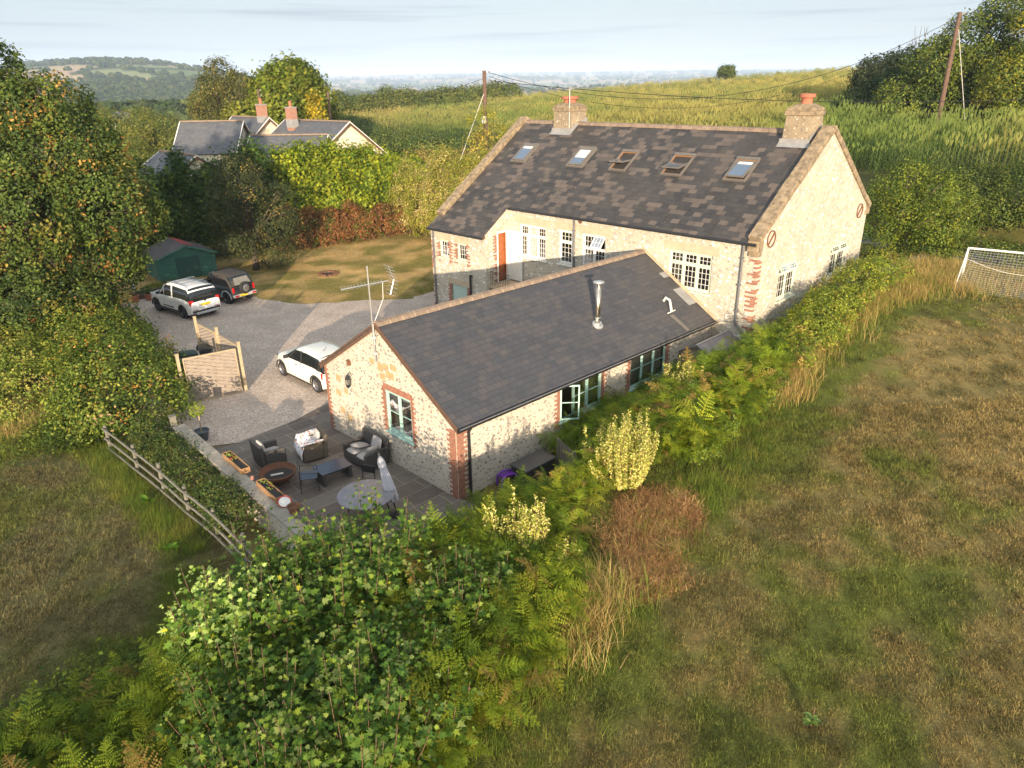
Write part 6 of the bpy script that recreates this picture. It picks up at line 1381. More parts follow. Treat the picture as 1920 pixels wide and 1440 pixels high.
# bramble hedge below the maple
def hedge(name, label, pts, w_, h, dens, per, lsz, cr, pal, wts=None, seed=0, cat='hedge', step=.9, hv=.25, part='foliage', stems=True, zoff=0, wv=.2, plumes=0, **kw):
    rs = random.Random(seed); x0, y0 = pts[0][:2]; zb = gz(x0, y0); t = thing(name, label, cat, (x0, y0, zb)); B = []
    for (p, q) in zip(pts, pts[1:]):
        L_ = math.hypot(q[0]-p[0], q[1]-p[1]); n = max(1, int(L_/step))
        hp = p[2] if len(p) > 2 else h; hq = q[2] if len(q) > 2 else h
        for i in range(n):
            f = (i+.5)/n; x = p[0]+(q[0]-p[0])*f+rs.uniform(-.2, .2)*w_*.5; y = p[1]+(q[1]-p[1])*f+rs.uniform(-.2, .2)*w_*.5
            hh = (hp+(hq-hp)*f)*rs.uniform(1-hv, 1+hv*.5); g_ = gz(x, y)-zb+zoff
            B.append((x-x0, y-y0, g_+hh*.5, w_*.5*rs.uniform(1-wv, 1+wv), w_*.5*rs.uniform(1-wv, 1+wv), hh*.55))
    if plumes:
        for b in list(B):
            for _ in range(plumes):
                a = rs.uniform(0, 6.28); q = rs.uniform(.3, .95); r = rs.uniform(.30, .55); zt_ = b[2]+b[5]*(1.12-.75*q*q)*rs.uniform(.85, 1.2)
                B.append((b[0]+b[3]*q*math.cos(a), b[1]+b[4]*q*math.sin(a), zt_, r, r, r*2.5))
    if stems:
        mb = MB()
        for b in B[:60]:
            for _ in range(2):
                a = rs.uniform(0, 6.28); mb.tube([(b[0]+.15*math.cos(a), b[1]+.15*math.sin(a), b[2]-b[5]*1.0), (b[0]+.4*b[3]*math.cos(a), b[1]+.4*b[4]*math.sin(a), b[2]), (b[0]+.6*b[3]*math.cos(a+.5), b[1]+.6*b[4]*math.sin(a+.5), b[2]+b[5]*.8)], [.035, .022, .008], 5)
        mb.build('stems', M_bark, t, smooth=True)
    foliage(part, t, B, dens, per, lsz, cr, pal, wts, seed, **kw); return t
BR = [(.055, .095, .018), (.10, .15, .024), (.17, .21, .034), (.25, .25, .045)]
hedge('bramble_hedge', 'broad tangled bramble hedge on the left between the paddock and the drive', [(-20.5, 32.8, 2.4), (-18.0, 30.0, 2.3), (-15.8, 26.6, 2.0), (-14.3, 24.2, 1.7), (-13.0, 22.8, 1.3)], 4.0, 2.2, 7.0, 26, .12, .42, BR, [.3, .35, .25, .1], 21, tip=[OR1, (.3, .2, .12)], tipw=.04, zmin=-.4)
hedge('bramble_hedge', 'lower bramble thicket spilling into the paddock at the left edge', [(-23.5, 30.0, 1.9), (-19.8, 27.0, 1.7), (-17.2, 24.0, 1.1)], 3.6, 1.6, 7.0, 24, .12, .4, [(.14, .19, .03), (.21, .24, .04), (.30, .28, .07), (.10, .14, .025)], None, 22, zmin=-.3)
hedge('shrub_bank', 'dark shrubs growing between the rail fence and the low patio wall', [(-12.3, 21.6, 1.05), (-10.5, 19.7, .95), (-8.7, 17.8, .95), (-6.9, 15.8, 1.0)], 1.45, 1.0, 20, 28, .075, .24, [(.035, .065, .018), (.055, .09, .022), (.10, .12, .03)], None, 23, cat='shrubs', step=.6, zmin=-.2)
# conifer hedges beyond the lawn
LEY = [(.08, .14, .014), (.15, .215, .018), (.23, .285, .022), (.30, .33, .03)]
hedge('conifer_hedge', 'tall bright yellow-green conifer hedge with ragged top behind the lawn', [(-17.2, 56.5, 6.0), (-14.0, 59.0, 5.7), (-11.6, 61.6, 5.4), (-9.0, 64.0, 4.3), (-7.2, 66.0, 2.8)], 4.4, 6, 4.6, 26, .30, .62, LEY, [.2, .35, .3, .15], 31, tmpl=T_SPR, up=.25, rnd=.6, step=1.25, hv=.14, zmin=-.5, flat=1.0, plumes=7)
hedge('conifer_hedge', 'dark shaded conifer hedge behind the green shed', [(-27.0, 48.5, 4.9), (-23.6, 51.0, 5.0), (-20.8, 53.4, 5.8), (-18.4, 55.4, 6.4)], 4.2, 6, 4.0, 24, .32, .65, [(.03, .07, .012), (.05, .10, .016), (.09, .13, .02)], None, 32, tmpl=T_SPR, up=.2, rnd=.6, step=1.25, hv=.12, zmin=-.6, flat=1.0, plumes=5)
hedge('russet_hedge', 'low russet brown hedge along the far side of the lawn', [(-16.6, 52.6, 3.0), (-13.2, 55.4, 2.9), (-9.8, 58.0, 2.6), (-6.6, 60.4, 2.3), (-4.6, 62.0, 2.2)], 1.9, 2.6, 9, 26, .15, .34, [(.20, .085, .035), (.15, .065, .03), (.25, .13, .055), (.13, .095, .035)], None, 33, step=.8, zmin=-.7, tip=[(.09, .12, .02)], tipw=.16)
tree('plum_tree', 'dark drooping plum tree beside the green shed at the edge of the lawn', 'tree', -16.9, 47.2, .9, 6.3, 3.1, 13, 4.0, 28, .13, .5, [(.028, .042, .020), (.045, .06, .024), (.075, .085, .03)], seed=34, tr=.22, tip=[(.22, .17, .05)], tipw=.05, hang=.5)
# climbers and shrubs left of the house gable and along the lane
hedge('flowering_shrub_bank', 'pale flowering old shrubs between the lane and left end of the house', [(-11.0, 67.0, 3.2), (-8.6, 61.0, 4.6), (-6.2, 56.5, 5.8), (-4.2, 53.2, 6.8), (-2.4, 50.6, 7.4), (-1.0, 48.8, 7.2)], 3.2, 3, 5.5, 26, .13, .40, [(.28, .28, .05), (.18, .21, .03), (.36, .31, .11), (.42, .35, .18)], [.3, .3, .2, .2], 35, cat='shrubs', step=1.1)
tree('young_tree', 'yellow-green young tree wrapped round the utility pole beside the house', 'tree', -1.7, 55.0, 2.6, 9.0, 1.9, 11, 4.5, 22, .13, .4, [(.26, .26, .04), (.16, .19, .03), (.38, .30, .06)], seed=36, tr=.12)
tree('laurel_bush', 'bright green bush peeping over the ridge left of the left chimney', 'bush', 4.9, 54.0, 4.0, 8.3, 1.9, 8, 4.5, 24, .15, .45, [(.13, .22, .012), (.20, .29, .018)], seed=37, tr=.12)
tree('laurel_bush', 'smaller green bush at the top of the left roof gable', 'bush', 1.9, 55.0, 3.0, 7.6, 1.5, 7, 4.5, 22, .15, .4, [(.11, .17, .02), (.17, .22, .03)], seed=38, tr=.1)
# shrubs behind the right gable
tree('hawthorn_bush', 'rounded hawthorn bush just behind the right gable of the house', 'bush', 20.6, 37.2, 2.3, 6.6, 2.7, 13, 5, 28, .12, .42, [(.06, .10, .02), (.10, .145, .02), (.16, .19, .025)], seed=41, tr=.16)
tree('hawthorn_bush', 'low green bush at the roadside right of the gable wall', 'bush', 24.6, 40.6, 2.2, 4.8, 2.4, 9, 5, 24, .12, .42, [(.07, .11, .02), (.13, .16, .025)], seed=42, tr=.12)
for i, (lab, pts, w_, s_, pl) in enumerate([
    ('tall field hedge beyond the lane directly behind the right gable', [(23.8, 46.4, 3.2), (27.0, 42.0, 3.3), (30.4, 37.4, 3.6)], 3.4, 43, [(.04, .07, .016), (.07, .11, .022), (.12, .15, .03)]),
    ('dense dark field hedge beyond the lane at the right edge behind the goal', [(31.4, 36.2, 3.8), (34.4, 32.4, 4.0), (38.5, 27.5, 4.0)], 3.6, 44, [(.035, .06, .016), (.06, .095, .022), (.13, .16, .04)])]):
    hedge('field_hedge', lab, pts, w_, 3.2, 5, 26, .13, .45, pl, None, s_, step=1.0)
hedge('verge_scrub', 'green scrub between the goal and the dark field hedge', [(20.5, 38.2, 1.3), (24.2, 36.0, 1.4), (27.6, 33.2, 1.5), (31.0, 29.0, 1.6)], 2.6, 1.4, 7, 22, .11, .36, [(.07, .11, .02), (.12, .16, .025), (.17, .18, .04)], None, 45, cat='scrub', zmin=-.2)
# hedge bank beyond the lane on the left of the house
hedge('field_hedge', 'green hedge bank between the lane and the left part of the maize field', [(-8.5, 96.0, 2.2), (-16, 108, 2.4), (-24, 124, 2.8), (-34, 146, 3.2)], 7, 2.4, 1.6, 24, .28, .9, [(.05, .085, .02), (.08, .12, .025), (.13, .15, .04)], None, 46, step=2.2)
hedge('field_hedge', 'golden brushy bank at the near left corner of the maize field', [(-2.5, 84.5, 1.6), (-7.5, 91.0, 1.7), (-11, 98, 1.8)], 5, 1.6, 2.2, 22, .22, .7, [(.18, .17, .04), (.28, .22, .07), (.10, .13, .03)], None, 47, step=1.7)
# distant trees left
tree('round_tree', 'round dark olive tree behind the slate roofs', 'tree', -37.5, 104, 1.2, 12.6, 5.6, 15, 1.9, 26, .26, .9, [(.06, .075, .02), (.10, .11, .03), (.15, .13, .04)], seed=51, tr=.4)
tree('cypress_tree', 'large spreading green conifer rising behind the brick chimneys', 'tree', -26.0, 92, -1, 12.6, 5.9, 20, 2.0, 24, .6, 1.0, [(.09, .13, .015), (.14, .18, .018), (.20, .22, .03)], seed=52, tr=.45, tmpl=T_SPR, flat=1.0)
tree('cypress_tree', 'pale green conifer between the round tree and the big conifer', 'tree', -32.0, 92, -1, 8.6, 3.2, 11, 2.0, 22, .5, .8, [(.16, .18, .03), (.20, .21, .04)], seed=53, tr=.3, tmpl=T_SPR, flat=1.0)
t = thing('golden_conifer', 'golden yellow cone-shaped conifer right of the brick chimney', 'tree', (-20.0, 80, gz(-20, 80)))
B = [(0, 0, z, 2.5*(1-z/13.5), 2.5*(1-z/13.5), 1.5) for z in (1, 2.6, 4.2, 5.8, 7.4, 9.0, 10.4)]; trunk(t, (0, 0, 0), B, .16, seed=1)
foliage('crown', t, B, 3.0, 24, .4, .55, [(.40, .33, .03), (.34, .26, .02), (.26, .24, .03)], None, 54, tmpl=T_SPR, flat=1.0)
for i, (x, y, R, h, lab) in enumerate([(-45, 108, 4.2, 6.2, 'low olive tree beside the far white cottage view'), (-49, 92, 4.6, 5.6, 'bushy yellow-green tree left of the slate roofed wing'), (-42.5, 84, 4.6, 4.9, 'round green garden bush nearest the neighbour roofs'), (-55, 118, 5.5, 7.2, 'dark tree on the far left beyond the maple'), (-56, 150, 6, 8.6, 'tall green tree beneath the wooded hill'), (-62, 132, 6, 7.5, 'green tree at the far left field corner'), (-72, 140, 6, 8, 'dark tree farthest left under the hill'), (-46, 128, 4, 5.6, 'small bright tree before the distant cottage')]):
    g_ = gz(x, y); tree('garden_tree', lab, 'tree', x, y, g_+.8, g_+h, R, 11, 1.6, 24, .3, .95, [(.07, .10, .02), (.11, .14, .03), (.18, .18, .04)], seed=60+i, tr=.25, group='trees around the neighbouring gardens')
hedge('field_hedge', 'long even hedge along the far left edge of the maize field', [(-50, 168, 6.0), (-38, 182, 6.3), (-24, 198, 6.4), (-10, 206, 6.2), (2, 212, 6.0)], 7, 6, .9, 24, .5, 1.5, [(.07, .10, .02), (.10, .13, .025), (.14, .15, .035)], None, 71, step=3.2, stems=False)
hedge('field_hedge', 'pale garden hedges beyond the neighbour houses', [(-36, 100, 2.2), (-44, 100, 2.4), (-56, 98, 2.2)], 4, 2.4, 1.6, 22, .3, .8, [(.12, .15, .03), (.18, .19, .04)], None, 72, step=2.0, stems=False)
tree('round_tree', 'small round tree alone on the skyline of the maize field', 'tree', 62, 221, 11.6, 13.4, 2.6, 7, 2.2, 22, .45, 1.0, [(.06, .09, .02), (.10, .13, .03)], seed=73, tr=.3)
# trees on the right skyline
RT = [(.035, .06, .015), (.06, .095, .02), (.10, .14, .022), (.16, .19, .025)]
def btree(name, lab, x, y, blobs, dens, per, lsz, cr, pal, seed, tr=.4, **kw):
    zb = gz(x, y); t = thing(name, lab, 'tree', (x, y, zb)); B = [(a, b, c-zb, d, e, f) for (a, b, c, d, e, f) in blobs]
    trunk(t, (0, 0, 0), B, tr, seed=seed); foliage('crown', t, B, dens, per, lsz, cr, pal, None, seed, **kw); return t
btree('willow_tree', 'grey-green feathery willow at the left end of the skyline trees', 49.0, 97, [(-3.0, 0, 10.6, 3.0, 3, 2.6), (0.5, 0, 11.4, 3.4, 3, 2.7), (4.0, -2, 11.4, 3.4, 3, 2.6), (1, -1, 9.0, 5.4, 3.4, 2.4)], 2.0, 26, .34, .9, [(.09, .11, .045), (.12, .14, .06), (.07, .095, .03)], 81)
btree('fir_tree', 'dark small fir between the willow and the big right trees', 49.0, 88, [(0, 0, 9, 2.4, 2.4, 2.0), (0, 0, 11.0, 1.7, 1.7, 1.6), (0, 0, 12.8, .9, .9, 1.3), (-4.5, 1, 9.0, 3.2, 2.6, 2.4)], 2.4, 24, .5, .7, [(.03, .06, .02), (.045, .075, .02)], 82, tmpl=T_SPR)
btree('oak_tree', 'tall dark oak behind the leaning brown utility pole', 44.6, 78, [(0, 0, 9.4, 4, 3.4, 3.0), (-2.4, -1, 12.0, 3, 2.8, 2.2), (1.5, 0, 14.2, 3.4, 3, 2.4), (4.4, 0, 11.2, 3.4, 3, 3.0), (-4.6, 0, 8.6, 2.8, 2.4, 2.2), (3.6, -.4, 16.4, 2.6, 2.4, 1.8)], 2.2, 28, .26, .85, RT, 83, .5)
btree('oak_tree', 'big sunlit oak in the top right corner of the picture', 50.0, 72, [(-3.4, 0, 10.2, 3, 2.8, 2.8), (0, 0, 12.6, 3.6, 3.2, 2.6), (-1.6, 0, 15.8, 3.0, 2.8, 2.0), (3.4, 0, 14.6, 3.4, 3, 2.6), (3.6, 0, 10.6, 3.8, 3.2, 3.0), (1.6, 0, 18.2, 2.8, 2.6, 1.7), (-3.2, -1.6, 8.2, 2.4, 2, 1.6), (5.8, 0, 17.4, 3, 2.8, 2.2)], 2.2, 28, .24, .8, [(.06, .095, .02), (.10, .14, .022), (.18, .20, .025), (.24, .23, .03)], 84, .55)
btree('oak_tree', 'dark lower oak filling the gap at the right edge', 55.0, 78, [(0, 0, 9.2, 5, 4, 3.2), (4, 0, 12.5, 4, 4, 3.2), (-4, 0, 9, 3.4, 3, 2.4)], 1.8, 26, .3, .9, RT, 85, .4)
hedge('field_hedge', 'dark hedge at the foot of the skyline trees', [(39.5, 92, 3.4), (43, 82, 3.6), (46, 76, 3.4), (51, 70, 3.0)], 4, 3, 1.8, 24, .28, .8, RT[:2], None, 86, step=1.8, stems=False)
mb = MB(); rr_ = random.Random(2)
bt = thing('bare_branches', 'bare dead twigs sticking up at the left of the tall dark oak', 'dead tree', (42.6, 81, gz(42.6, 81)))
for i in range(7):
    a = Vector((rr_.uniform(-1.5, 1), 0, 3)); b = a+Vector((rr_.uniform(-2.2, .6), rr_.uniform(-1, 1), rr_.uniform(4, 7))); mb.tube([a, a.lerp(b, .5)+Vector((.3, 0, .2)), b], [.06, .04, .01], 5)
    for k in range(3): c_ = a.lerp(b, rr_.uniform(.5, .9)); mb.tube([c_, c_+Vector((rr_.uniform(-.9, .6), 0, rr_.uniform(.5, 1.4)))], [.03, .008], 4)
mb.build('twigs', M_bark, bt)

# ---------------------------------------------------------------- foreground: sycamore saplings
def sycamore(label, x, y, h, n, spread, seed, tone=1.0, lsz=.165, yel=.03):
    rs = np.random.RandomState(seed); zb = gz(x, y); t = thing('sycamore_bush', label, 'bush', (x, y, zb), 0, 'sycamore bushes in the foreground'); mb = MB()
    LP = []; LN = []; LD = []; LC = []; LS = []
    for i in range(int(n*1.7)):
        a = rs.uniform(0, 2*PI); r = spread*math.sqrt(rs.uniform(0, 1)); hh = h*rs.uniform(.5, 1.04)*(1-.12*(r/spread)**2)
        b = np.array([.25*r*math.cos(a), .25*r*math.sin(a), 0]); top = np.array([r*math.cos(a), r*math.sin(a), hh]); m = (b+top)/2+np.array([.18*r*math.cos(a), .18*r*math.sin(a), -.1*hh])
        pts = [(1-q)**2*b+2*q*(1-q)*m+q*q*top for q in np.linspace(0, 1, 7)]
        mb.tube([Vector(p) for p in pts], [.014*(1-k/8)+.002 for k in range(7)], 5)
        q = .22; turn = rs.uniform(0, PI)
        while q < 1.0:
            p = (1-q)**2*b+2*q*(1-q)*m+q*q*top; ax = 2*(1-q)*(m-b)+2*q*(top-m); ax /= np.linalg.norm(ax)
            turn += PI/2+rs.uniform(-.3, .3); s = np.cross(ax, [math.cos(turn), math.sin(turn), .01]); s /= np.linalg.norm(s)
            fade = 1-.55*max(0, (q-.75)/.25)
            for sg in (-1, 1):
                d = s*sg+ax*.35+rs.normal(size=3)*.18; d /= np.linalg.norm(d); pet = (.10+.10*rs.rand())*fade
                for rep in range(2 if rs.rand() < .75 else 1):
                    pp = p+d*(pet*(1+rep*.9))+rs.normal(size=3)*.03
                    nn = np.array([0, -.25, .9])+d*rs.uniform(.0, .8)+rs.normal(size=3)*.42
                    LP.append(pp); LN.append(nn); LD.append(d+np.array([0, 0, -.25])+rs.normal(size=3)*.2); LS.append(lsz*fade*rs.uniform(.45, 1.30))
                    u = rs.rand()
                    c_ = np.array([.046, .100, .014]) if u < .40 else np.array([.085, .152, .018]) if u < .75 else np.array([.155, .215, .026]) if u < 1-yel else np.array([.34, .34, .03])
                    if q > .80 and rs.rand() < (.6 if tone > 1.2 else .22): c_ = np.array([.17, .22, .06])*(1.6 if tone > 1.2 else 1)
                    LC.append(c_*tone*1.25*rs.uniform(.8, 1.2))
            q += rs.uniform(.05, .085)*1.6/max(h, 1)
    for i in range(int(330*spread*spread)):
        d = rs.normal(size=3); d[2] = abs(d[2])*.9; d /= np.linalg.norm(d); k_ = rs.uniform(.5, .95)*(.62+.62*float(vn(d[0]*2.2+seed, d[1]*2.2+d[2], 3)))
        LP.append(d*np.array([spread*.95, spread*.95, h*.72])*k_); LN.append(d*.8+np.array([0, -.2, .6])+rs.normal(size=3)*.35); LD.append(d+rs.normal(size=3)*.6-np.array([0, 0, .4])); LS.append(lsz*rs.uniform(.5, 1.3))
        LC.append((np.array([.044, .092, .018]) if rs.rand() < .6 else np.array([.085, .145, .024]))*tone*rs.uniform(.7, 1.25))
    mb.build('stems', mat_stem, t, smooth=True)
    leaves('leaves', np.array(LP), np.array(LN), np.array(LS), np.array(LC), t, M_leafg, T_MAP, seed, np.array(LD)); return t
mat_stem = mat('young_stem', (.16, .09, .05), .7, var=.3)
SY = [('tall sycamore bush overlapping the round patio table', -3.2, 12.6, 2.7, 30, 1.5), ('sycamore bush beside the end of the rail fence', -5.0, 12.4, 2.6, 26, 1.4), ('pale tipped sycamore shoots at the left side of the clump', -5.5, 10.9, 2.9, 20, 1.0),
      ('broad sycamore bush in the middle of the clump', -3.5, 11.0, 2.5, 30, 1.5), ('sycamore bush at the right side of the clump above the bracken', -1.3, 11.6, 2.0, 26, 1.2), ('dark sycamore bush low on the left near the bottom', -4.5, 8.9, 2.4, 26, 1.4),
      ('sycamore bush at the bottom edge of the picture', -2.7, 8.3, 2.4, 32, 1.4), ('bright sycamore bush with a yellow leaf cluster', -2.2, 9.9, 2.2, 24, 1.1), ('bluish sycamore bush in the bottom left corner of the clump', -3.9, 7.5, 2.2, 26, 1.2), ('low sycamore bush against the patio wall end', -4.4, 13.9, 1.7, 18, .9), ('small sycamore sapling standing apart in the bracken on the right', -.5, 12.1, 1.6, 12, .7), ('low sycamore sapling in the bracken near the bottom', -1.5, 9.2, 1.6, 12, .8)]
for i, (lab, x, y, h, n, sp) in enumerate(SY): sycamore(lab, x, y, h, n, sp, 100+i, tone=[1.0, .95, 1.25, 1, .9, .85, .95, 1.1, .85, 1, .9, 1][i], yel=[.01, .0, .01, .01, .01, .0, .0, .05, 0, .0, 0, 0][i])

hedge('shrub_bank', 'bright leafy shrubs and brambles crowding the foot of the right gable wall', [(9.3, 22.6, .75), (10.8, 24.6, 1.4), (13.4, 27.9, 1.5), (16.8, 31.4, 1.4)], 2.0, 1.3, 12, 24, .085, .28, [(.12, .17, .02), (.18, .23, .03), (.26, .28, .04), (.07, .11, .02)], None, 91, cat='shrubs', step=.7, zmin=-.2, hv=.35, tip=[(.35, .26, .08)], tipw=.07)
hedge('shrub_bank', 'leafy green scrub on the bank below the right annex window', [(4.9, 17.6, .85), (6.7, 19.7, .7), (8.4, 21.5, .7)], 1.4, 1.1, 11, 24, .08, .26, [(.10, .15, .02), (.16, .21, .03), (.06, .10, .02)], None, 92, cat='shrubs', step=.7, zmin=-.2, hv=.35)
# golden variegated shrubs
def golden(label, x, y, h, R, seed, n=60):
    rs = np.random.RandomState(seed); zb = gz(x, y); t = thing('golden_privet', label, 'shrub', (x, y, zb), 0, 'golden variegated shrubs in the bracken'); mb = MB(); LP = []; LD = []
    cs_ = [(rs.uniform(-.55, .55)*R, rs.uniform(-.55, .55)*R, rs.uniform(.6, 1.1), rs.uniform(.4, .7)) for _ in range(5)]
    for i in range(n):
        ox, oy, oh, orr = cs_[i % 5]; a = rs.uniform(0, 2*PI); r = R*orr*math.sqrt(rs.rand()); hh = h*(.45+.6*vn(a*1.6+seed, r*3, 5))*rs.uniform(.7, 1.15)*oh*(1-.15*(r/R)**2); r = r*(.75+.5*float(vn(a*1.3, seed*1.0, 9))); top = np.array([r*math.cos(a), r*math.sin(a), float(hh)]); top = top+np.array([ox, oy, 0]); b = np.array([ox*.8, oy*.8, 0])+(top-[ox, oy, 0])*[.4, .4, 0]; m = (b+top)/2+np.array([(top[0]-ox)*.3, (top[1]-oy)*.3, 0])
        pts = [(1-q)**2*b+2*q*(1-q)*m+q*q*top for q in np.linspace(0, 1, 6)]; mb.tube([Vector(p) for p in pts], [.014, .012, .01, .008, .006, .003], 4)
        for q in np.linspace(.12, 1, int(34*h/1.6)):
            p = (1-q)**2*b+2*q*(1-q)*m+q*q*top
            for _ in range(3): d = rs.normal(size=3); d /= np.linalg.norm(d); LP.append(p+d*.055); LD.append(d+[0, 0, .4])
    mb.build('stems', mat_stem, t); LP = np.array(LP); LD = np.array(LD)
    leaves('leaves', LP, LD+rs.normal(size=LD.shape)*.5, .055*rs.uniform(.7, 1.3, len(LP)), pick(rs, len(LP), [(.50, .47, .14), (.38, .39, .09), (.62, .58, .27), (.20, .27, .05)]), t, M_leaf, T_DIA, seed); return t
golden('large golden leaved shrub beside the picket gate', 3.15, 16.9, 2.1, 1.3, 5, 190)
golden('small golden leaved shrub in front of the annex corner', .05, 13.6, 1.9, .8, 6, 90)
golden('golden leaved shrub under the right annex window', 5.6, 20.9, 1.8, .95, 7, 90)
golden('tiny golden sprig low in the bracken above the dry grass', 1.0, 13.0, 1.1, .5, 8, 26)
# bay tree in a pot etc. are built with the patio things

# shelter belt behind the viewpoint: its long evening shadow lies over the left paddock and the drive

hedge('shelter_hedge', 'tall hedge behind the viewpoint whose long evening shadow lies over the left paddock', [(-40, -15, 4.4), (-24, -14, 4.6), (-9, -14, 4.3)], 4, 5, .9, 20, .35, .9, BR, None, 501, step=2.0, stems=False, hv=.22)

hedge('shrub_bank', 'mixed leafy brambles between the sycamores and the small golden shrub', [(-1.6, 14.3, 1.2), (-.4, 14.9, 1.1), (.3, 12.2, 1.0), (-.5, 10.6, 1.0)], 1.2, 1.1, 9, 22, .08, .26, [(.08, .13, .02), (.14, .19, .03), (.20, .24, .04)], None, 93, cat='shrubs', step=.7, zmin=-.2, hv=.35)
hedge('dark_scrub', 'dark scrub at the bottom left corner below the sycamores', [(-9.2, 9.2, .9), (-7.2, 9.0, 1.1), (-6.2, 8.0, 1.2)], 1.3, 1.0, 9, 24, .07, .24, [(.03, .055, .016), (.055, .09, .022), (.09, .12, .03)], None, 94, cat='scrub', step=.7, zmin=-.2, hv=.35)
def rosette(name, lab, x, y, n, ln, h, col, seed):
    rs = np.random.RandomState(seed); t = thing(name, lab, 'weed', (x, y, gz(x, y))); LP = []; LD = []; LN = []
    for i in range(n):
        a = rs.uniform(0, 6.28); d = np.array([math.cos(a), math.sin(a), rs.uniform(.2, .9)]); LP.append(d*ln*.5+np.array([0, 0, h*rs.rand()])); LD.append(d); LN.append(np.array([-d[0]*.5, -d[1]*.5, 1.0]))
    leaves('leaves', np.array(LP), np.array(LN), ln*rs.uniform(.7, 1.2, n), pick(rs, n, col), t, M_leafg, T_OV, seed, np.array(LD))
    m = MB(); m.tube([(0, 0, 0), (.02, .01, h*1.4)], .01, 5); m.build('stem', mat_stem, t)
rosette('thistle', 'single pale green thistle in the right field', 5.06, 9.11, 16, .16, .32, [(.12, .20, .06), (.18, .26, .08)], 7)
rosette('dock_plant', 'bright green dock plant at the foot of the rail fence, nearer the gate', -10.4, 17.6, 14, .24, .2, [(.10, .20, .02)], 8)
rosette('dock_plant', 'bright green dock plant in the paddock below the lower end of the rail fence', -8.8, 15.4, 12, .22, .1, [(.12, .24, .02)], 9)
# ------------------------------------------------------------------ ground cover (uncountable)
rs = np.random.RandomState(1)
M_grassi = inst_mat('grass_blades', .25)
gp = []
for k in range(4):
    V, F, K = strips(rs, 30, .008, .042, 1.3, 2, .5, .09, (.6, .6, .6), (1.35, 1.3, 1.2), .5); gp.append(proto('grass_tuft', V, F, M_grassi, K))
def rand_in(n, x0, x1, y0, y1, f, rs_):
    P = np.stack([rs_.uniform(x0, x1, n), rs_.uniform(y0, y1, n)], 1); return P[f(P[:, 0], P[:, 1])]
def infrust(x, y, pad=4.5):
    return (np.abs(x) < y*.74+pad+2.5) & (y > 6.5)
def onhouse(x, y):
    c_, s_ = math.cos(-HRZ), math.sin(-HRZ); lx = (x-HO.x)*c_-(y-HO.y)*s_; ly = (x-HO.x)*s_+(y-HO.y)*c_
    a = (lx > -HL-.1) & (lx < .1) & (ly > -.1) & (ly < HW+.1) | (lx > -HL-.1) & (lx < -HL5+.1) & (ly > -CC-.1) & (ly < .1)
    c_, s_ = math.cos(-ARZ), math.sin(-ARZ); lx = (x-AO.x)*c_-(y-AO.y)*s_; ly = (x-AO.x)*s_+(y-AO.y)*c_
    return a | (lx > -.1) & (lx < AL+.5) & (ly > -.1) & (ly < AW+.1)
def free(x, y): return ~inpoly(x, y, GRAVEL) & ~inpoly(x, y, PATIO) & ~onhouse(x, y) & infrust(x, y)
def grassy(x, y): return free(x, y) & (D2(x, y) < -7) & ((D1(x, y) > 1.6) | (D1(x, y) < .2) & (D3(x, y) > 1.3) & (y < 32))
def mk(P, r, smin, smax, tilt=.25):
    n = len(P); z = ground(P[:, 0], P[:, 1]); rot = np.stack([r.uniform(-tilt, tilt, n), r.uniform(-tilt, tilt, n), r.uniform(0, 6.28, n)], 1)
    s = r.uniform(smin, smax, n); return np.column_stack([P, z-.005]), rot, np.stack([s, s, s*r.uniform(.7, 1.4, n)], 1)
P = np.concatenate([rand_in(66000, -16, 16, 7, 20, grassy, rs), rand_in(42000, -26, 34, 16, 40, grassy, rs)]); P = P[rs.rand(len(P)) < .35+.9*sm((fbm(P[:, 0]*2.2, P[:, 1]*2.2, 55, 2)-.3)/.4)]
dd = np.hypot(P[:, 0], P[:, 1]); Pp, rot, s = mk(P, rs, .7, 1.35); s *= (1+.025*np.clip(dd-12, 0, 30))[:, None]
fc = fieldcol(P[:, 0], P[:, 1]); s[:, 2] *= np.clip(.55+2.2*(fc[:, 1]-fc[:, 0]*.55)/.05, .5, 1.4)
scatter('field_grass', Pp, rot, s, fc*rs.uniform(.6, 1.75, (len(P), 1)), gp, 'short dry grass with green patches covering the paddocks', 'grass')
P = rand_in(26000, -24, 0, 37, 66, lambda x, y: free(x, y) & (D2(x, y) < -13) & (D1(x, y) < -1) & (y < 63), rs)
Pp, rot, s = mk(P, rs, .9, 1.8); s[:, 2] *= .6
scatter('lawn_grass', Pp, rot, s, lawncol(P[:, 0], P[:, 1])*rs.uniform(.8, 1.3, (len(P), 1)), gp, 'mown yellowish lawn grass beyond the drive', 'grass')
# taller rough grass and dry straw
tp = []
for k in range(3):
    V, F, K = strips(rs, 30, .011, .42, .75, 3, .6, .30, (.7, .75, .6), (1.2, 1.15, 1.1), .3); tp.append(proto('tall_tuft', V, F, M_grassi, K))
def banded(x, y):
    d = D1(x, y); return d
def pathpts(n, pts, wid, r):
    seg = [(np.array(a), np.array(b)) for a, b in zip(pts, pts[1:])]; L_ = np.array([np.linalg.norm(b-a) for a, b in seg]); k = r.choice(len(seg), n, p=L_/L_.sum()); f = r.rand(n)
    A = np.array([s_[0] for s_ in seg])[k]; B_ = np.array([s_[1] for s_ in seg])[k]; D = (B_-A)/np.linalg.norm(B_-A, axis=1, keepdims=True); N_ = np.stack([-D[:, 1], D[:, 0]], 1)
    return A+(B_-A)*f[:, None]+N_*(r.normal(size=(n, 1))*wid)
ED = [(-.6, 9.2), (1.4, 12.0), (3.6, 14.7), (6.2, 18.0), (8.8, 21.6), (11.4, 24.8), (15.5, 29.0), (19.5, 32.4), (25, 32.5), (31, 28)]
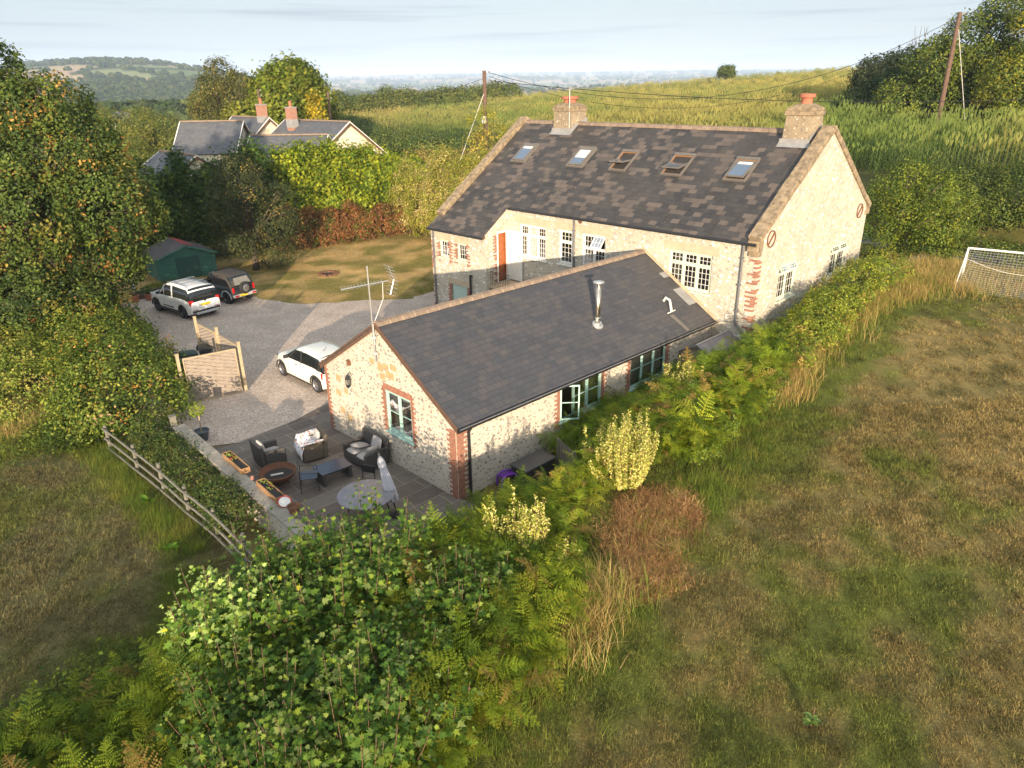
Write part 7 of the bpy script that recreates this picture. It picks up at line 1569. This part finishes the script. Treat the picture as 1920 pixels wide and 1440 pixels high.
straw = [(.36, .26, .12), (.44, .33, .17), (.28, .20, .09), (.20, .20, .06), (.14, .18, .04)]
P = np.concatenate([pathpts(230, [(.5, 11.0), (2.0, 13.0)], .42, rs), pathpts(1500, [(7.9, 20.6), (9.4, 22.9), (12.4, 26.2), (15.5, 29.2)], .38, rs), pathpts(2000, [(15.5, 29.8), (19.0, 32.8), (22.0, 34.6)], .8, rs), pathpts(1800, [(18.5, 31.5), (24, 33.0), (31, 28)], 1.1, rs), pathpts(240, [(-16, 22.5), (-19, 24.5)], .7, rs), pathpts(160, [(4.6, 20.2), (5.2, 21.6)], .3, rs)])
P = P[free(P[:, 0], P[:, 1])]; Pp, rot, s = mk(P, rs, .8, 1.7, .2)
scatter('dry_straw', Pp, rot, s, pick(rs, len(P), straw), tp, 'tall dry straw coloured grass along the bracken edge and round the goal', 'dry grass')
P = np.concatenate([pathpts(3200, ED, .6, rs), pathpts(1100, [(-14.0, 21.4), (-10.8, 18.0), (-8.2, 15.2)], .3, rs), pathpts(400, [(-8.2, 14.6), (-7.2, 11.5)], .3, rs), pathpts(1500, [(-24, 26), (-18, 23), (-15, 21.6)], 1.4, rs), pathpts(500, [(-19, 42), (-22, 44)], 1.2, rs), pathpts(900, [(-5, 40), (-1, 42.5), (3, 47)], .8, rs), pathpts(600, [(-9, 8), (-8, 12)], .7, rs)])
P = P[free(P[:, 0], P[:, 1])]; Pp, rot, s = mk(P, rs, .3, .75, .3)
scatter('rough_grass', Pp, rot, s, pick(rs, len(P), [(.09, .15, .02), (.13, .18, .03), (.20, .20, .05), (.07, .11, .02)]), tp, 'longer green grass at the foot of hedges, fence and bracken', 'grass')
# bracken fronds
M_brk = inst_mat('bracken_frond', .38)
def frond(r, V, F, K, base, az, L_, arch, tone=1.0, npn=13):
    tilt_ = r.uniform(-.35, .35)
    d = np.array([math.cos(az), math.sin(az), 0]); s = np.array([-d[1]*math.cos(tilt_), d[0]*math.cos(tilt_), math.sin(tilt_)])
    def sp(t_): return base+d*L_*(t_*.95)+np.array([0, 0, L_*(1.15*t_-arch*t_*t_)])
    for i in range(npn):
        t_ = .22+.78*i/npn; p = sp(t_); tg = sp(t_+.02)-p; tg /= np.linalg.norm(tg); pl0 = L_*.36*(1-((t_-.22)/.80)**1.15)+.015
        up_ = np.cross(tg, s); up_ = up_ if up_[2] > 0 else -up_
        for sg in (-1, 1):
            q = s*sg*.93+tg*(.36+r.normal()*.12)+r.normal(size=3)*.10; q /= np.linalg.norm(q); nsub = 6; pl = pl0*r.uniform(.72, 1.12)
            for j in range(nsub):
                a = p+q*pl*(j/nsub)+np.array([0, 0, -.10*pl*(j/nsub)**2]); ll = L_*.78/npn*.72*(1-j/nsub*.6); w2 = pl/nsub*.42
                for s2 in (-1, 1):
                    e = np.cross(q, up_)*s2; b = len(V)
                    V += [a, a+e*ll*.55+q*w2*.9, a+e*ll+q*w2*.5, a+q*w2*1.9]; F.append([b, b+1, b+2, b+3]); c_ = tone*r.uniform(.7, 1.3)*(.85+.3*j/nsub); K += [[c_*.85]*3, [c_]*3, [c_*1.15, c_*1.08, c_]]+[[c_]*3]
    b = len(V)
    for i in range(5):
        t_ = i/4; p = sp(t_); V += [p-s*.006, p+s*.006]; K += [[.9, .7, .4]]*2
    for i in range(4): F.append([b+2*i, b+2*i+1, b+2*i+3, b+2*i+2])
bp = []
for k in range(5):
    V, F, K = [], [], []
    for i in range(7): frond(rs, V, F, K, np.array([rs.uniform(-.12, .12), rs.uniform(-.12, .12), rs.uniform(.12, .55)]), i*.9+rs.uniform(-.5, .5), rs.uniform(.42, .80), rs.uniform(.5, 1.1), rs.uniform(.7, 1.3), npn=11)
    bp.append(proto('bracken_plant', np.array(V), np.array(F), M_brk, np.array(K)))
def brk(x, y):
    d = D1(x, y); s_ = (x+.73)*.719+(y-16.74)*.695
    near = (d > np.interp(s_, [-14, -8, -5, -3], [.3, .0, -.6, -1.4])) & (d < np.interp(s_, [-14, -8, -4.5, -2, -.5, .7, 3.6, 4.5, 8, 12, 16, 20], [6, 5.6, 5.2, 4.4, 3.4, 2.4, 2.3, 3.5, 3.2, 2.5, 2.1, 1.8])) & (s_ > -12) & (s_ < 21)
    return near & free(x, y) & ~((s_ > -1.2) & (s_ < 3.9) & (d < np.interp(s_, [-1.2, .4, .8, 3.9], [.5, .7, 1.7, 1.7])))
P = rand_in(52000, -12, 22, 4.5, 36, brk, rs)
s_ = (P[:, 0]+.73)*.719+(P[:, 1]-16.74)*.695
Pp, rot, s = mk(P, rs, .8, 1.5, .4); s *= np.interp(s_, [-12, -3, -1, .6, 3, 5, 9, 14, 20], [.9, .95, .75, .7, .75, .95, .95, .75, .6])[:, None]
gcl = pick(rs, len(P), [(.13, .21, .02), (.19, .27, .024), (.28, .33, .035), (.08, .14, .02), (.36, .26, .09)], [.28, .28, .22, .16, .06])
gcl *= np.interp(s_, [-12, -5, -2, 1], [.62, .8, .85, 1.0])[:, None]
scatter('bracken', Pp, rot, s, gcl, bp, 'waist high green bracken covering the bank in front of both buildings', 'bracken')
db = pathpts(800, [(3.3, 14.9), (2.6, 13.4), (2.9, 12.4)], .42, rs); db = np.concatenate([db, pathpts(700, [(3.2, 15.6), (4.6, 15.3), (2.6, 15.2)], .36, rs)])
Pp, rot, s = mk(db, rs, .7, 1.25, .5); s[:, 2] *= .28; s[:, :2] *= .8; Pp[:, 2] += .02
scatter('dead_bracken', Pp, rot, s, pick(rs, len(db), [(.38, .22, .12), (.26, .14, .075), (.50, .33, .20), (.15, .08, .045)]), tp, 'heap of cut rusty brown bracken on the edge of the field', 'dead bracken')
# low leafy undergrowth between the bracken (nettles, brambles)
def tuftleaf(r, n, rad__, h, sz):
    V = []; F = []; K = []
    for i in range(n):
        a = r.uniform(0, 6.28); q = rad__*math.sqrt(r.rand()); p = np.array([q*math.cos(a), q*math.sin(a), h*r.uniform(.15, 1)*(1-.5*(q/rad__)**2)]); N_ = np.array([r.normal()*.5, r.normal()*.5, 1.0]); N_ /= np.linalg.norm(N_)
        A = np.cross(N_, r.normal(size=3)); A /= np.linalg.norm(A); B_ = np.cross(N_, A); z_ = sz*r.uniform(.6, 1.3); b = len(V); tone = r.uniform(.7, 1.3)
        for (u, v, w_) in T_DIA[0]: V.append(p+(A*u+B_*v+N_*w_)*z_); K.append([tone]*3)
        F.append([b, b+1, b+2, b+3])
    return np.array(V), np.array(F), np.array(K)
up_ = [proto('undergrowth_plant', *(lambda a: (a[0], a[1], M_brk, a[2]))(tuftleaf(rs, 70, .42, .75, .085))) for _ in range(3)]
P = np.concatenate([rand_in(4600, -12, 22, 4.5, 36, brk, rs), pathpts(420, [(-9, 7), (-7.5, 9.5), (-6.6, 11)], .8, rs), pathpts(600, [(8.5, 23.8), (12, 27), (16, 31.4)], .5, rs), pathpts(260, [(-13.6, 21.4), (-16, 22.6)], .7, rs)]); P = P[free(P[:, 0], P[:, 1])]
Pp, rot, s = mk(P, rs, .6, 1.3, .2)
scatter('undergrowth', Pp, rot, s, pick(rs, len(P), [(.05, .085, .02), (.08, .12, .022), (.13, .16, .03)]), up_, 'nettles and low leafy plants among the bracken', 'undergrowth')
# maize
M_mz = inst_mat('maize_leaf', .35)
mp_ = []
for k in range(4):
    V, F, K = [], [], []
    for pl_ in range(6):
        bx, by = (pl_ % 3-1)*.33+rs.uniform(-.06, .06), (pl_//3-.5)*.75+rs.uniform(-.08, .08); h = rs.uniform(1.7, 2.15)
        b = len(V); V += [[bx-.02, by, 0], [bx+.02, by, 0], [bx+.012, by, h], [bx-.012, by, h]]; F.append([b, b+1, b+2, b+3]); K += [[.9, .95, .6]]*2+[[1.5, 1.25, .8]]*2
        for j in range(9):
            z0 = h*(.2+.075*j); a = rs.uniform(0, 6.28); L_ = rs.uniform(.38, .62)*(1-.04*j); dx, dy = math.cos(a), math.sin(a); b = len(V)
            for m_ in range(4):
                t_ = m_/3; w_ = .045*(1-t_*.8); x = bx+dx*L_*t_; y = by+dy*L_*t_; z = z0+L_*(.75*t_-1.05*t_*t_)
                V += [[x-dy*w_, y+dx*w_, z], [x+dy*w_, y-dx*w_, z]]; c_ = rs.uniform(.8, 1.2)*(1+.25*t_); K += [[c_, c_, c_]]*2
            for m_ in range(3): F.append([b+2*m_, b+2*m_+1, b+2*m_+3, b+2*m_+2])
        for j in range(8):
            a = rs.uniform(0, 6.28); b = len(V); e = [bx+.10*math.cos(a), by+.10*math.sin(a), h+rs.uniform(.18, .34)]; V += [[bx-.012, by, h-.05], [bx+.012, by, h-.05], [e[0]+.012, e[1], e[2]], [e[0]-.012, e[1], e[2]]]; F.append([b, b+1, b+2, b+3]); K += [[2.6, 2.1, 1.9]]*4
    mp_.append(proto('maize_row_piece', np.array(V), np.array(F), M_mz, np.array(K)))
def corn_ok(x, y):
    r = np.hypot(x, y); return (D2(x, y) > 9.0+1.5*np.sin(x*.11)) & (r < 260+.5*np.clip(x, -60, 140)) & (np.abs(x-3) < y*.78+12) & ~inpoly(x, y, [(38.5, 70), (37, 84), (40, 96), (33, 108), (62, 112), (70, 66), (52, 60)]) & ~((x < -8) & (y > 190-(x+45)*.2))
u, v = np.meshgrid(np.arange(-140, 260, 1.0), np.arange(8, 230, 1.5)); u = u.ravel(); v = v.ravel()
X_ = 22.7-.547*u+.837*v; Y_ = 41+.837*u+.547*v; X_ = X_+rs.uniform(-.08, .08, len(X_)); Y_ = Y_+rs.uniform(-.08, .08, len(X_))
r_ = np.hypot(X_, Y_); keep = corn_ok(X_, Y_) & ((r_ < 120) | (rs.rand(len(r_)) < np.clip(1.5-r_/200, .35, 1))); X_, Y_ = X_[keep], Y_[keep]
P = np.stack([X_, Y_], 1); Pp, rot, s = mk(P, rs, .9, 1.1, .03); rot[:, 2] = math.atan2(.837, -.547)+rs.choice([0, PI], len(P))+rs.uniform(-.1, .1, len(P))
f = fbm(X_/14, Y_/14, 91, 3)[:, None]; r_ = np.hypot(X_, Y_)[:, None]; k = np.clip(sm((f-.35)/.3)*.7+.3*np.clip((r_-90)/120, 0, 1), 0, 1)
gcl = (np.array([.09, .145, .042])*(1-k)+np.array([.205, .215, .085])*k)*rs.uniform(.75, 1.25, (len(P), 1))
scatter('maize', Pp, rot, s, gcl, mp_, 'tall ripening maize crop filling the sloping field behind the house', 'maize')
print('maize', len(P))
# distant woods and hedgerow trees
def blobtree(r, n=26):
    V, F, K = tuftleaf(r, 150, 1, 1, .34)
    V = r.normal(size=(150, 3)); V /= np.linalg.norm(V, axis=1, keepdims=True); V *= r.uniform(.8, 1.0, (150, 1)); V[:, 2] = V[:, 2]*.85+.55
    N_ = V-np.array([0, 0, .5]); VV = []; FF = []; KK = []
    for p, q in zip(V, N_):
        q = q/np.linalg.norm(q)+r.normal(size=3)*.25; A = np.cross(q, r.normal(size=3)); A /= np.linalg.norm(A); B_ = np.cross(q, A); B_ /= np.linalg.norm(B_); b = len(VV); z_ = .26*r.uniform(.7, 1.3); c_ = r.uniform(.7, 1.3)
        VV += [p+A*z_, p+B_*z_, p-A*z_, p-B_*z_]; FF.append([b, b+1, b+2, b+3]); KK += [[c_]*3]*4
    return np.array(VV), np.array(FF), np.array(KK)
wp = []
for k in range(4):
    a = blobtree(rs); wp.append(proto('far_tree', a[0], a[1], M_mz, a[2]))
n = 420000; th_ = np.radians(rs.uniform(-42, 44, n)); q = 1/rs.uniform(1/8500, 1/270, n); X_, Y_ = q*np.sin(th_), q*np.cos(th_)
idd, pe_ = parcels(X_, Y_); wd_ = woods(X_, Y_); hid = (np.degrees(th_) > -1+0*q) & (q < 900)
keepp = rs.rand(n) < np.clip(12*q/3000, .05, 1)*0.22
ok = ((wd_ > .5) & keepp | (pe_ < .05+.00001*q) & (rs.rand(n) < .13)) & ~hid & (q > 290)
X_, Y_, q = X_[ok], Y_[ok], q[ok]; P = np.stack([X_, Y_], 1); z = ground(X_, Y_); sz = rs.uniform(3.0, 6.0, len(P))*(1+.6*np.clip((q-1500)/3000, 0, 1.5)); print('far trees', len(P))
scatter('far_woodland', np.column_stack([P, z-.5]), np.stack([0*q, 0*q, rs.uniform(0, 6.28, len(P))], 1), np.stack([sz, sz, sz*rs.uniform(.8, 1.2, len(P))], 1), pick(rs, len(P), [(.035, .058, .02), (.05, .075, .025), (.07, .09, .03)]), wp, 'woods and hedgerow trees over the distant hills', 'woodland')
# haze
hz = MB(); hz.b2(-14000, 14000, -120, 13500, -90, 190); ho = hz.build('haze', M_dark); ho.data.materials.clear()
hm = bpy.data.materials.new('haze'); hm.use_nodes = True; hm.node_tree.nodes.clear(); o_ = hm.node_tree.nodes.new('ShaderNodeOutputMaterial'); pv = hm.node_tree.nodes.new('ShaderNodeVolumePrincipled')
pv.inputs['Color'].default_value = (.55, .72, 1.0, 1); pv.inputs['Density'].default_value = .00015; pv.inputs['Anisotropy'].default_value = -.25; hm.node_tree.links.new(pv.outputs[0], o_.inputs['Volume']); ho.data.materials.append(hm); tag(ho, kind='stuff')
